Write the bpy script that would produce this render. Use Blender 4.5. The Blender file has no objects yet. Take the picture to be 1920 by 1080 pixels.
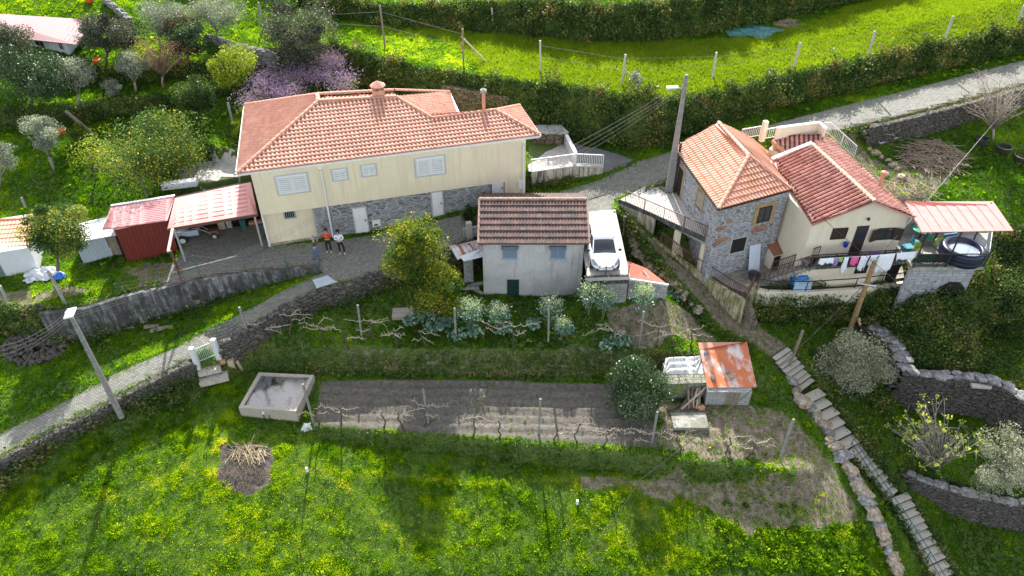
import bpy, bmesh, math, random
import numpy as np
from mathutils import Vector as V, Matrix, geometry
# ---------------- camera, sky, sun, exposure ----------------
S = bpy.context.scene
COL = S.collection
CAM_H, CAM_F, PITCH = 27.0, 1381.0, math.radians(39)
cam = bpy.data.objects.new('camera', bpy.data.cameras.new('camera'))
COL.objects.link(cam); S.camera = cam
cam.data.sensor_width = 36; cam.data.lens = 36*CAM_F/1920
cam.data.clip_end = 2000
cam.location = (0, 0, CAM_H); cam.rotation_euler = (math.pi/2-PITCH, 0, 0)
SUN_EL, SUN_AZ = math.radians(38), math.radians(-4)      # azimuth measured from +Y towards +X
w = bpy.data.worlds.new('World'); S.world = w; w.use_nodes = True
nt = w.node_tree; bg = nt.nodes['Background']
sk = nt.nodes.new('ShaderNodeTexSky'); sk.sky_type = 'NISHITA'; sk.sun_disc = False
sk.sun_elevation = SUN_EL; sk.sun_rotation = SUN_AZ; sk.dust_density = 1.5
hs = nt.nodes.new('ShaderNodeHueSaturation'); hs.inputs['Saturation'].default_value = .4      # no clouds: sky desaturated to take the blue out of the shade
nt.links.new(sk.outputs[0], hs.inputs['Color']); nt.links.new(hs.outputs[0], bg.inputs[0]); bg.inputs[1].default_value = 0.15
sl = bpy.data.lights.new('sun', 'SUN'); sun = bpy.data.objects.new('sun', sl); COL.objects.link(sun)
sl.energy = 3.7; sl.angle = math.radians(0.55); sl.color = (1, .965, .91)
sd = V((math.sin(SUN_AZ)*math.cos(SUN_EL), math.cos(SUN_AZ)*math.cos(SUN_EL), math.sin(SUN_EL)))
sun.rotation_euler = sd.to_track_quat('Z', 'Y').to_euler(); sun.location = (0, 60, 60)
S.render.engine = 'CYCLES'
S.view_settings.view_transform = 'Standard'; S.view_settings.look = 'None'
S.view_settings.exposure = 1.48; S.view_settings.gamma = 1
# ---------------- points on the photo -> points in the world ----------------
cp, sp = math.cos(PITCH), math.sin(PITCH)
EYE = V((0, 0, CAM_H))
def ray(px, py):
    a = (px-960)/CAM_F; b = (py-540)/CAM_F
    return V((a, cp-b*sp, -sp-b*cp))
def P(px, py, z):
    d = ray(px, py); return EYE + d*((z-CAM_H)/d.z)
def onplane(px, py, o, n):
    d = ray(px, py); return EYE + d*((o-EYE).dot(n)/d.dot(n))
def depth(p): return p[1]*cp-(p[2]-CAM_H)*sp
def tall(base, topy):                                   # height of a vertical thing whose top shows at row topy
    b = -(topy-540)/CAM_F; x, y, z = base; z -= CAM_H
    # (y*sp+(z+h)*cp) / (y*cp-(z+h)*sp) = b
    return (b*y*cp-y*sp)/(cp+b*sp)-z
# ---------------- helpers: objects ----------------
def tag(o, label=None, cat=None, group=None, kind=None):
    if label: o['label'] = label
    if cat: o['category'] = cat
    if group: o['group'] = group
    if kind: o['kind'] = kind
    return o
def thing(name, label, cat, loc=(0, 0, 0), group=None):
    o = bpy.data.objects.new(name, None); COL.objects.link(o); o.location = loc; o.empty_display_size = .3
    return tag(o, label, cat, group)
ORG = {}
def org(o): return V(o.location) if o.parent is None else org(o.parent)+V(o.location)
def dup(root, loc, rz=0, label=None):
    r = root.copy(); COL.objects.link(r); r.location = loc; r.rotation_euler = (0, 0, rz)
    if label: r['label'] = label
    for ch in list(root.children):
        c = ch.copy(); COL.objects.link(c); c.parent = r
        for g in list(ch.children):
            d = g.copy(); COL.objects.link(d); d.parent = c
    return r
class MB:
    def __init__(s): s.v = []; s.f = []; s.uv = None
    def add(s, vs, fs):
        k = len(s.v); s.v += [tuple(a) for a in vs]; s.f += [tuple(i+k for i in f) for f in fs]; return s
    def obox(s, o, a, b, c):
        o, a, b, c = V(o), V(a), V(b), V(c)
        if a.cross(b).dot(c) < 0: a, b = b, a
        return s.add([o, o+a, o+a+b, o+b, o+c, o+a+c, o+a+b+c, o+b+c],
            [(0, 3, 2, 1), (4, 5, 6, 7), (0, 1, 5, 4), (1, 2, 6, 5), (2, 3, 7, 6), (3, 0, 4, 7)])
    def box(s, c, d, rz=0):
        a = V((math.cos(rz), math.sin(rz), 0)); b = V((-a.y, a.x, 0))
        return s.obox(V(c)-a*d[0]/2-b*d[1]/2-V((0, 0, d[2]/2)), a*d[0], b*d[1], V((0, 0, d[2])))
    def beam(s, p, q, w_=.1, h=.1, up=(0, 0, 1)):
        p, q = V(p), V(q); d = q-p; a = d.cross(V(up))
        if a.length < 1e-4: a = V((1, 0, 0))
        a.normalize(); b = a.cross(d).normalized()
        return s.obox(p-a*w_/2-b*h/2, a*w_, b*h, d)
    def tube(s, pts, r, n=6, cap=True):
        pts = [V(p) for p in pts]; m = len(pts)
        rr = r if isinstance(r, (list, tuple)) else [r]*m
        k = len(s.v); ref = V((0.3, 0.2, 1)).normalized()
        for i, p in enumerate(pts):
            d = (pts[min(i+1, m-1)]-pts[max(i-1, 0)]).normalized()
            a = d.cross(ref)
            if a.length < .15: a = d.cross(V((1, 0, 0)))
            a.normalize(); b = a.cross(d)
            for j in range(n):
                t = 2*math.pi*j/n; s.v.append(tuple(p+(a*math.cos(t)+b*math.sin(t))*rr[i]))
        for i in range(m-1):
            for j in range(n):
                j2 = (j+1) % n; s.f.append((k+i*n+j, k+i*n+j2, k+(i+1)*n+j2, k+(i+1)*n+j))
        if cap: s.f.append(tuple(k+j for j in range(n))[::-1]); s.f.append(tuple(k+(m-1)*n+j for j in range(n)))
        return s
    def prism(s, pts, d):                               # polygon swept by vector d
        pts = [V(p) for p in pts]; n = len(pts); d = V(d); k = len(s.v)
        s.v += [tuple(p) for p in pts]+[tuple(p+d) for p in pts]
        s.f += [tuple(range(k, k+n))[::-1], tuple(range(k+n, k+2*n))]
        s.f += [(k+i, k+(i+1) % n, k+n+(i+1) % n, k+n+i) for i in range(n)]
        return s
    def lathe(s, c, prof, n=14):                        # prof: (radius, z)
        c = V(c); k = len(s.v); m = len(prof)
        for r, z in prof:
            for j in range(n):
                t = 2*math.pi*j/n; s.v.append((c.x+r*math.cos(t), c.y+r*math.sin(t), c.z+z))
        for i in range(m-1):
            for j in range(n):
                j2 = (j+1) % n; s.f.append((k+i*n+j, k+i*n+j2, k+(i+1)*n+j2, k+(i+1)*n+j))
        s.f.append(tuple(k+(m-1)*n+j for j in range(n))); s.f.append(tuple(k+j for j in range(n))[::-1]); return s
    def rock(s, c, d, rnd, rz=0, jit=.18):
        c = V(c); cs, sn = math.cos(rz), math.sin(rz); k = len(s.v)
        for z in (-1, -.35, .4, 1):
            e = (.72, 1, .97, .6)[(-1, -.35, .4, 1).index(z)]
            for j in range(7):
                t = 2*math.pi*j/7; q = e*(1+rnd.uniform(-jit, jit))
                x = math.copysign(abs(math.cos(t))**.7, math.cos(t))*d[0]/2*q; y = math.copysign(abs(math.sin(t))**.7, math.sin(t))*d[1]/2*q
                s.v.append((c.x+x*cs-y*sn, c.y+x*sn+y*cs, c.z+z*d[2]/2*(1+rnd.uniform(-jit, jit)*.6)))
        for i in range(3):
            for j in range(7):
                j2 = (j+1) % 7; s.f.append((k+i*7+j, k+i*7+j2, k+i*7+7+j2, k+i*7+7+j))
        s.f.append(tuple(k+21+j for j in range(7))); s.f.append(tuple(k+j for j in range(7))[::-1]); return s
    def out(s, name, m, parent=None, smooth=False, loc=None):
        me = bpy.data.meshes.new(name)
        L = org(parent) if parent else V(loc or (0, 0, 0))
        me.from_pydata([(a[0]-L.x, a[1]-L.y, a[2]-L.z) for a in s.v], [], s.f)
        me.materials.append(m)
        if smooth: me.polygons.foreach_set('use_smooth', [True]*len(me.polygons))
        uvl = me.uv_layers.new(name='UVMap')
        if s.uv is not None:
            uvl.data.foreach_set('uv', np.array([s.uv[l.vertex_index] for l in me.loops], dtype='f').ravel())
        else:
            buf = []; vv = s.v
            for p in me.polygons:
                n = p.normal
                if abs(n.z) > .96: t, b = V((1, 0, 0)), V((0, 1, 0))
                else:
                    t = V((-n.y, n.x, 0)).normalized(); b = n.cross(t)
                for i in p.vertices: q = V(vv[i]); buf += [q.dot(t), q.dot(b)]
            uvl.data.foreach_set('uv', buf)
        me.update()
        o = bpy.data.objects.new(name, me); COL.objects.link(o)
        if parent: o.parent = parent
        else: o.location = L
        return o
def solo(mb, name, m, label, cat, loc, group=None, smooth=False):
    return tag(mb.out(name, m, None, smooth, loc), label, cat, group)
def rawmesh(name, vs, quads, m, attrs=None, parent=None, nside=4, loc=(0, 0, 0), smooth=False):
    vs = np.asarray(vs, 'f').reshape(-1, 3); q = np.asarray(quads, 'i').reshape(-1, nside)
    L = np.array(org(parent) if parent else loc, 'f')
    me = bpy.data.meshes.new(name); me.vertices.add(len(vs)); me.vertices.foreach_set('co', (vs-L).ravel())
    me.loops.add(q.size); me.loops.foreach_set('vertex_index', q.ravel())
    me.polygons.add(len(q)); me.polygons.foreach_set('loop_start', np.arange(len(q), dtype='i')*nside)
    if smooth: me.polygons.foreach_set('use_smooth', np.ones(len(q), bool))
    me.materials.append(m); me.update(calc_edges=True)
    for k, a in (attrs or {}).items():
        a = np.asarray(a, 'f')
        if a.ndim == 1: at = me.attributes.new(k, 'FLOAT', 'POINT'); at.data.foreach_set('value', a)
        else: at = me.attributes.new(k, 'FLOAT_COLOR', 'POINT'); at.data.foreach_set('color', np.c_[a, np.ones(len(a))].astype('f').ravel())
    o = bpy.data.objects.new(name, me); COL.objects.link(o)
    if parent: o.parent = parent
    else: o.location = loc
    return o
# ---------------- helpers: materials ----------------
def C(h):
    h = h.lstrip('#'); r = [int(h[i:i+2], 16)/255 for i in (0, 2, 4)]
    return tuple(((c+.055)/1.055)**2.4 if c > .04045 else c/12.92 for c in r)+(1,)
def lin(*a): return tuple(a)+(1,)
class NT:
    def __init__(s, name):
        s.m = bpy.data.materials.new(name); s.m.use_nodes = True; s.t = s.m.node_tree
        s.b = s.t.nodes['Principled BSDF']; s.out = s.t.nodes['Material Output']
    def n(s, ty, ins=None, **kw):
        x = s.t.nodes.new('ShaderNode'+ty)
        for k, v_ in kw.items(): setattr(x, k, v_)
        for k, v_ in (ins or {}).items():
            if isinstance(v_, bpy.types.NodeSocket): s.t.links.new(v_, x.inputs[k])
            else: x.inputs[k].default_value = v_
        return x
    def l(s, a, b): s.t.links.new(a, b)
    def coord(s, kind='Object', scale=(1, 1, 1), rot=(0, 0, 0)):
        tc = s.n('TexCoord'); return s.n('Mapping', {'Vector': tc.outputs[kind], 'Scale': scale, 'Rotation': rot}).outputs[0]
    def noise(s, vec, sc=3., det=4., rough=.6, dist=0.):
        return s.n('TexNoise', {'Vector': vec, 'Scale': sc, 'Detail': det, 'Roughness': rough, 'Distortion': dist}).outputs[0]
    def ramp(s, fac, stops):
        r = s.n('ValToRGB', {'Fac': fac}); e = r.color_ramp.elements
        while len(e) < len(stops): e.new(.5)
        for i, (p, c) in enumerate(stops): e[i].position = p; e[i].color = c if len(c) == 4 else tuple(c)+(1,)
        return r.outputs[0]
    def mix(s, f, a, b, mode='MIX'):
        x = s.n('Mix', data_type='RGBA', blend_type=mode)
        for i, v_ in ((0, f), (6, a), (7, b)):
            if isinstance(v_, bpy.types.NodeSocket): s.l(v_, x.inputs[i])
            else: x.inputs[i].default_value = v_
        return x.outputs[2]
    def math(s, op, a, b=0., c=0.):
        x = s.n('Math', operation=op)
        for i, v_ in enumerate((a, b, c)):
            if isinstance(v_, bpy.types.NodeSocket): s.l(v_, x.inputs[i])
            else: x.inputs[i].default_value = v_
        return x.outputs[0]
    def step(s, v_, a, b): return s.n('MapRange', {'Value': v_, 'From Min': a, 'From Max': b}).outputs[0]
    def bump(s, h, st=.5, d=.02): s.l(s.n('Bump', {'Height': h, 'Strength': st, 'Distance': d}).outputs[0], s.b.inputs['Normal'])
    def col(s, c):
        if isinstance(c, bpy.types.NodeSocket): s.l(c, s.b.inputs['Base Color'])
        else: s.b.inputs['Base Color'].default_value = c
    def set(s, **k):
        for a, v_ in k.items(): s.b.inputs[a.replace('_', ' ')].default_value = v_
        return s
def sc(c, k): return (min(1, c[0]*k), min(1, c[1]*k), min(1, c[2]*k), 1)
def m_plain(name, c, rough=.8, var=.25, scale=4, bump=.15, metal=0):
    t = NT(name); n = t.noise(t.coord(), scale, 5)
    t.col(t.ramp(n, [(.3, sc(c, 1-var)), (.7, sc(c, 1+var))])); t.set(Roughness=rough, Metallic=metal)
    if bump: t.bump(n, bump)
    return t.m
def m_plaster(name, c, stain, amt=.6, rough=.9):
    t = NT(name)
    st = t.noise(t.coord('Object', (2.6, 2.6, .22)), 1.6, 5); big = t.noise(t.coord('Object'), .7, 5); fine = t.noise(t.coord(), 14, 3)
    f = t.math('MULTIPLY', t.step(st, .48, .72), t.step(big, .35, .65)); f = t.math('MULTIPLY', f, amt)
    a = t.mix(t.step(big, .3, .7), sc(c, .9), sc(c, 1.06)); a = t.mix(.12, a, t.ramp(fine, [(.35, sc(c, .6)), (.65, sc(c, 1.3))]))
    t.col(t.mix(f, a, stain)); t.set(Roughness=rough); t.bump(fine, .2, .01); return t.m
def m_blotch(name, c, stains, rough=.9, s1=1.1, s2=.35):
    t = NT(name); o = t.coord('Object'); big = t.noise(o, s1, 7, .72); st = t.noise(t.coord('Object', (3, 3, s2)), 1.2, 6, .7); fine = t.noise(o, 16, 4); r = t.mix(.25, c, t.ramp(fine, [(.3, (.05, .05, .05)), (.7, (1., 1., 1.))]))
    for i, (k, th, amt) in enumerate(stains):
        n = (big, st, t.noise(o, s1*2.7, 6, .8))[i % 3]; r = t.mix(t.math('MULTIPLY', t.step(n, th-.07, th+.09), amt), r, k)
    t.col(r); t.set(Roughness=rough); t.bump(big, .5, .03); return t.m
def m_stone(name, cols, mortar, sx=2.2, sy=5., edge=.06, rand=.9, bump=.8, rough=.9):
    t = NT(name); tc = t.coord('UV', (sx, sy, 1)); wv = t.n('TexNoise', {'Vector': tc, 'Scale': .9, 'Detail': 2.})
    vec = t.n('VectorMath', {0: tc, 1: wv.outputs[1]}, operation='ADD').outputs[0]
    vo = t.n('TexVoronoi', {'Vector': vec, 'Scale': 1., 'Randomness': rand}, voronoi_dimensions='2D')
    ve = t.n('TexVoronoi', {'Vector': vec, 'Scale': 1., 'Randomness': rand}, voronoi_dimensions='2D', feature='DISTANCE_TO_EDGE')
    r = t.n('SeparateColor', {0: vo.outputs['Color']}).outputs[0]; k = len(cols)
    c = t.ramp(r, [(i/(k-1), cc) for i, cc in enumerate(cols)]); fine = t.noise(t.coord('UV'), 9, 5)
    c = t.mix(.45, c, t.ramp(fine, [(.3, (.25, .25, .25)), (.7, (1.4, 1.4, 1.4))]), 'MULTIPLY')
    e = t.step(ve.outputs[0], edge*.4, edge*1.5)
    t.col(t.mix(e, mortar, c)); t.set(Roughness=rough)
    t.bump(t.math('ADD', e, t.math('MULTIPLY', fine, .5)), bump, .05); return t.m
def m_tile(name, c1, c2, dirt, tw, th, amt=.35, dsc=.8, moss=None, th0=.45, rough=.75, chan=.55):
    t = NT(name); uv = t.coord('UV', (1/tw, 1/th, 1)); s_ = t.n('SeparateXYZ', {0: uv})
    fl = t.n('CombineXYZ', {0: t.math('FLOOR', s_.outputs[0]), 1: t.math('FLOOR', s_.outputs[1])})
    wn = t.n('TexWhiteNoise', {'Vector': fl.outputs[0]}, noise_dimensions='2D').outputs[0]
    n1 = t.noise(t.coord('UV'), dsc, 6, .65); n2 = t.noise(t.coord('UV'), 7, 4)
    c = t.mix(wn, c1, c2); c = t.mix(t.math('MULTIPLY', t.step(n1, th0, th0+.25), amt), c, dirt)
    c = t.mix(t.math('MULTIPLY', t.step(n2, .52, .68), amt*.9), c, dirt)
    fr = t.math('FRACT', s_.outputs[0]); c = t.mix(t.math('MULTIPLY', t.step(fr, .52, .62), chan), c, sc(dirt, .55))     # darker channels: dirt, plus shade painted in so the rolls show stripes
    if moss: c = t.mix(t.math('MULTIPLY', t.step(t.noise(t.coord('UV'), 3.1, 6, .8), .55, .68), .7), c, moss)
    t.col(c); t.set(Roughness=rough); t.bump(n2, .15, .01); return t.m
def m_sheet(name, c, dirt, amt=.3, rough=.45, metal=.0, patch=.6, sharp=.1, sx=1., sy=.3):
    t = NT(name); n1 = t.noise(t.coord('UV', (sx, sy, 1)), 1.3, 6, .65); n2 = t.noise(t.coord('UV', (6, 1, 1)), 1.5, 4)
    f = t.math('MULTIPLY', t.step(n1, patch-sharp, patch+sharp), amt)
    a = t.mix(t.step(n2, .35, .7), sc(c, .88), sc(c, 1.08))
    t.col(t.mix(f, a, dirt)); t.set(Roughness=rough, Metallic=metal); return t.m
def m_leaf(name, c1, c2, trans=.35, rough=.55, spec=.3):
    t = NT(name); a = t.n('Attribute', attribute_name='tint').outputs['Fac']
    c = t.mix(a, c1, c2); t.col(c); t.set(Roughness=rough); t.b.inputs['Specular IOR Level'].default_value = spec
    tr = t.n('BsdfTranslucent', {'Color': t.mix(.5, c, (c2[0]*1.6, c2[1]*1.6, c2[2]*.9, 1))}); mx = t.n('MixShader', {0: trans})
    t.l(t.b.outputs[0], mx.inputs[1]); t.l(tr.outputs[0], mx.inputs[2]); t.l(mx.outputs[0], t.out.inputs[0]); return t.m
def m_glass(name, c, rough=.08):
    t = NT(name); t.col(c); t.set(Roughness=rough); t.b.inputs['Specular IOR Level'].default_value = .8; return t.m
# ---------------- terrain: break lines measured in the photo, heights in metres ----------------
rng = np.random.default_rng(7); RND = random.Random(11)
TP = []
def pt(q): return q if isinstance(q, V) else P(*q)
def Ln(*qs):
    q = [pt(a) for a in qs]
    for a, b in zip(q, q[1:]):
        n = max(1, int((b-a).length/.6))
        for i in range(n): TP.append(a.lerp(b, i/n))
    TP.append(q[-1])
def Wl(qs, bat=.35, sgn=1, inn=0):                          # (px, py, ztop, zbot): a bank or wall, top edge and foot
    T = [P(a, b, c) if not isinstance(a, V) else V((a.x, a.y, b)) for a, b, c, *_ in [q if not isinstance(q[0], V) else (q[0], q[1], 0, 0) for q in qs]]
    Z = [q[3] if not isinstance(q[0], V) else q[2] for q in qs]; B = []; NS = []
    for i, p in enumerate(T):
        d = T[min(i+1, len(T)-1)]-T[max(i-1, 0)]; n = V((d.y, -d.x, 0)).normalized()
        if n.y > 0: n = -n
        k = p+n*(bat*sgn-inn); B.append(V((k.x, k.y, Z[i])))
        if inn: NS.append((i, n))
    T0 = list(T); T = [p-NS[i][1]*inn for i, p in enumerate(T)] if inn else T
    for a, b, c, d in zip(T, T[1:], B, B[1:]):
        n = max(1, int((b-a).length/.5))
        for i in range(n): TP.append(a.lerp(b, i/n)); TP.append(c.lerp(d, i/n))
    TP.append(T[-1]); TP.append(B[-1]); return T0, B
WV = lambda x, y: V((x, y, 0))
# meadow
Ln((-500, 900, -7), (0, 930, -5.9), (200, 830, -5.2), (330, 760, -4.9), (430, 735, -4.9), (480, 690, -4.7))
Ln((430, 800, -5.4), (470, 806, -5.45), (560, 806, -5.5)); Ln((420, 900, -5.9), (700, 900, -6.2), (960, 900, -6.4), (1300, 930, -6.8), (1560, 960, -7.5))
Ln((-600, 1080, -7.4), (0, 1080, -6.8), (500, 1080, -7.1), (1000, 1080, -7.4), (1500, 1080, -8.3), (1660, 1080, -9.1))
Ln((-900, 1500, -12), (0, 1500, -10.5), (1000, 1500, -11), (1700, 1500, -12), (2600, 1500, -13))
# road: wall side (top, foot of the wall below it) and far side
ROADW = Wl([(-70, 888, -4.5, -5.3), (0, 852, -4.2, -5.1), (110, 797, -3.9, -4.8), (213, 743, -3.5, -4.4), (297, 700, -3.1, -4.1), (352, 672, -2.85, -3.9), (413, 642, -2.5, -3.3), (480, 604, -2.1, -3.1), (540, 570, -1.8, -2.9), (597, 543, -1.5, -2.7), (660, 527, -1.3, -2.5), (723, 503, -1.1, -2.3), (770, 492, -1.0, -2.2), (830, 468, -.9, -2.3), (885, 450, -.8, -2.8)])
Wl([(WV(-2.1, 41.6), -.5, -3.3), (WV(4.9, 41.6), -.1, -3.3), (WV(6.9, 41.6), 0, -3.3)])
Ln((390, 720, -4.6), (440, 705, -4.6)); Ln((1112, 562, -2.), (1180, 562, -2.), (1240, 556, -2.1)); Ln((890, 562, -3.4), (1000, 566, -3.45), (1092, 566, -3.4))
Ln((-60, 838, -4.4), (0, 812, -4.15), (90, 770, -3.85), (180, 720, -3.45), (217, 700, -3.3), (333, 650, -2.8), (400, 613, -2.45), (480, 573, -2.05), (540, 540, -1.75), (590, 517, -1.45))
Ln((500, 455, -1), (590, 452, -.95), (720, 430, -.9), (830, 405, -.45), (985, 368, .15), (1040, 360, .2), (1100, 345, .25), (1130, 325, .45), (1200, 298, .8), (1240, 290, 1.2), (1300, 268, 1.8), (1380, 248, 2.4), (1440, 235, 2.7), (1583, 198, 3.3), (1727, 163, 4.1), (1823, 137, 4.6), (1920, 113, 5.1), (2100, 70, 5.8))
Ln((600, 480, -.95), (700, 470, -.95)); Wl([(996, 322, 1.3, .2), (1075, 312, 1.2, .3), (1128, 314, .85, .45)], .15, 1, .35); Ln((1000, 270, 1.4), (1060, 268, 1.35), (1110, 282, 1.15), (1180, 300, .75))
Ln((1000, 380, -.1), (1110, 375, .03), (1165, 385, 0)); Ln((1165, 350, .2), (1255, 345, .8), (1300, 285, 1.5), (1350, 262, 2.1), (1440, 246, 2.6), (1570, 243, 3.0))
Wl([(1570, 243, 3.0, 2.7), (1627, 230, 3.3, 1.9), (1727, 207, 3.9, 2.3), (1820, 182, 4.4, 3.0), (1960, 145, 5.1, 4)])
# left yard, its retaining wall and the verge below
LW = Wl([(-60, 578, -1.4, -3.2), (20, 582, -1.35, -3.2), (75, 590, -1.2, -3.3), (160, 580, -1.2, -3.4), (233, 557, -1.15, -3.4), (347, 533, -1.1, -3.05), (415, 521, -1.1, -2.6), (480, 513, -1.05, -2.1), (540, 507, -1.05, -1.75), (598, 501, -1.0, -1.4)], .2, 1, .3)
Ln((0, 700, -3.9), (60, 660, -3.7), (150, 660, -3.5)); Ln((0, 760, -4.1), (60, 740, -3.9), (150, 700, -3.5))
Ln((-60, 530, -1.1), (100, 510, -1.05), (190, 500, -1), (330, 480, -1), (420, 470, -1), (500, 455, -1))
Ln((-80, 400, -.9), (0, 395, -.7), (150, 392, -.6), (250, 380, -.4), (330, 372, -.2)); Ln((0, 365, 0), (130, 345, .1), (250, 335, .3), (320, 330, .5))
Wl([(325, 352, 1.0, -.3), (400, 342, 1, -.8), (470, 330, 1, -.9), (500, 325, 1, -.9)], .3); Ln((320, 310, 1), (460, 300, 1.05))
Ln((-60, 330, .3), (100, 315, .6), (200, 305, .8), (320, 300, 1)); Wl([(330, 262, 2, 1.3), (375, 265, 2.2, 1.1), (460, 285, 2.3, 1.1)])
Ln((-60, 262, .9), (0, 260, 1.0), (100, 245, 1.2), (200, 235, 1.4), (330, 218, 1.7), (440, 215, 2.3))
Wl([(-80, 207, 2.5, .9), (0, 203, 2.6, 1.0), (80, 200, 2.6, 1.2), (200, 190, 2.7, 1.5), (330, 177, 2.8, 1.9), (440, 165, 2.9, 2.4)])
Wl([(100, 138, 3.9, 3.), (150, 128, 4.1, 3.1), (270, 125, 4.2, 3.2), (400, 118, 4.3, 3.3), (450, 116, 4.3, 3.4)])
Ln((-80, 150, 3.3), (60, 148, 3.4)); Ln((-100, 110, 4.3), (0, 110, 4.3), (150, 110, 4.5), (300, 100, 4.7), (440, 100, 4.7))
Ln((-100, 60, 5.4), (0, 55, 5.6), (150, 50, 5.8)); Ln((190, -5, 7.), (240, 30, 6.2), (385, 68, 5.3), (440, 80, 5.2), (510, 98, 5.1)); Ln((250, -20, 7.2), (400, 20, 6.2), (440, 45, 5.8))
Ln((-200, -60, 8), (0, -60, 8.2), (200, -60, 8.5), (500, -40, 8))
# garden and soil terraces
Wl([(415, 655, -3.55, -4.5), (450, 652, -3.6, -4.8), (640, 652, -3.6, -5), (850, 655, -3.6, -5), (1050, 657, -3.6, -5), (1290, 660, -3.65, -5.05), (1350, 675, -3.95, -5.1), (1430, 705, -4.7, -5.3)], .75)
Ln((1000, 600, -3.45), (700, 620, -3.45)); Ln((600, 720, -5), (900, 715, -5), (1200, 725, -5.05))
Wl([(570, 797, -5.2, -5.6), (700, 812, -5.2, -5.9), (900, 826, -5.2, -6.1), (1000, 836, -5.2, -6.2), (1150, 850, -5.3, -6.3), (1250, 862, -5.4, -6.4), (1380, 876, -5.55, -6.5), (1482, 887, -5.7, -6.6)])
Ln((1320, 765, -5.15), (1410, 760, -5.15)); Ln((1470, 790, -5.5), (1530, 860, -6.3), (1600, 960, -7.6))
# path, stairs, boulder line
PATHW = Wl([(1172, 402, -.1, -3.2), (1182, 420, -.5, -3.2), (1215, 460, -1.1, -3.3), (1262, 520, -2.0, -3.4), (1300, 562, -2.8, -3.5), (1340, 610, -3.5, -3.8), (1395, 645, -4.15, -4.4)])
Ln((1425, 620, -3.95), (1480, 655, -4.45)); Ln((1445, 668, -4.45), (1510, 740, -5.6), (1570, 820, -6.7), (1600, 860, -7.3), (1650, 910, -8.1), (1690, 960, -8.8), (1730, 1030, -9.7), (1765, 1090, -10.5))
Ln((1490, 655, -4.5), (1560, 725, -5.6), (1620, 800, -6.7), (1650, 860, -7.4), (1690, 900, -8.1), (1730, 960, -8.9), (1775, 1040, -9.9), (1810, 1100, -10.6))
Ln((1420, 690, -4.6), (1490, 760, -5.4), (1545, 830, -6.2), (1590, 900, -7.1), (1630, 980, -8.), (1665, 1070, -9))
# lower yard of the stone house
YW = Wl([(1225, 446, -1.2, -1.3), (1280, 488, -1.8, -2.05), (1320, 514, -2.2, -2.7), (1365, 543, -2.2, -3.5), (1398, 563, -2.2, -4.0)], .2, 1, .4)
YW2 = Wl([(1418, 541, -2.2, -2.9), (1440, 545, -2.2, -2.75), (1510, 546, -2.2, -2.9), (1602, 540, -2.2, -3.1), (1700, 528, -2.2, -3.2)], .2, 1, .4)
Ln((1330, 490, -2.2), (1450, 500, -2.2), (1600, 500, -2.2), (1690, 500, -2.2)); Wl([(1190, 370, .2, -2.), (1262, 342, .5, -2.)], .2)
Ln((1150, 372, .05), (1195, 412, -.5), (1222, 440, -1.1)); Ln((1640, 556, -2.9), (1675, 554, -2.4), (1710, 548, -2.), (1780, 553, -1.9), (1845, 553, -2.1), (1930, 545, -2.6))
Ln((1400, 592, -4.1), (1480, 602, -4.4), (1600, 608, -4.7), (1700, 612, -4.9), (1800, 622, -5.1), (1960, 640, -5.3))
Ln((1640, 280, 1.6), (1750, 300, 1.3), (1850, 280, 1.8), (1960, 260, 2.2)); Ln((1600, 330, 1.4), (1680, 370, .8), (1750, 365, .7), (1870, 365, .5), (1960, 330, .8))
Ln((1850, 430, -.3), (1920, 420, -.5), (2050, 400, -.5)); Ln((1865, 500, -2.4), (1940, 490, -2.3), (2050, 470, -2.3))
# ruin and curved wall
RW = Wl([(1678, 695, -5.0, -7.3), (1780, 700, -5.2, -7.6), (1860, 712, -5.4, -7.7), (1930, 745, -5.6, -7.8), (2050, 800, -5.9, -8.0)], .2, 1, .35)
Ln((1655, 620, -4.9), (1660, 650, -5.0), (1650, 690, -5.4), (1640, 740, -6.3)); Ln((1620, 640, -4.8), (1600, 700, -5.4))
CW = Wl([(1702, 888, -7.9, -8.5), (1760, 908, -8.0, -9.1), (1840, 930, -8.0, -9.7), (1930, 945, -8.0, -9.9), (2050, 950, -8, -10)], .2, 1, .35)
Ln((1740, 850, -7.7), (1850, 870, -7.8), (1950, 890, -7.8)); Ln((1800, 1020, -10), (1950, 1040, -10.4), (1850, 1100, -10.9), (2000, 1100, -11))
# banks and fields above
FW = Wl([(505, 97, 5.1, 3.4), (620, 85, 4.9, 2.6), (700, 105, 4.8, 2.4), (800, 130, 4.8, 2.3), (900, 145, 4.8, 2.2), (940, 150, 4.85, 2.0)], .4)
FW2 = Wl([(985, 156, 4.8, 1.7), (1090, 168, 4.7, 1.3), (1200, 188, 4.5, 1.2), (1290, 184, 4.4, 1.9), (1350, 175, 4.5, 2.3), (1440, 152, 4.9, 2.9), (1600, 115, 5.6, 3.6), (1750, 85, 6.2, 4.4), (1920, 55, 6.8, 5.3), (2100, 15, 7.6, 6)], .6)
Ln((900, 215, 2.2), (960, 225, 1.9), (1030, 250, 1.5), (1100, 275, 1.0))
BW = Wl([(520, -30, 6.9, 6.2), (600, -15, 6.9, 5.7), (700, 5, 7.0, 5.5), (800, 8, 7.1, 5.5), (900, 5, 7.5, 5.5), (1000, 2, 8.0, 5.5), (1100, 8, 8.1, 5.5), (1200, 8, 8.2, 5.6), (1300, -2, 8.3, 5.7), (1400, -18, 8.6, 6), (1500, -40, 9.0, 6.4), (1650, -80, 10., 7), (1800, -120, 10.6, 7.8), (2000, -170, 11.2, 8.6)], .8)
Ln((440, 60, 5.6), (620, 50, 5.3)); Ln((1700, 50, 6.9), (1920, 0, 7.9), (2200, -60, 9))
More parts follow.
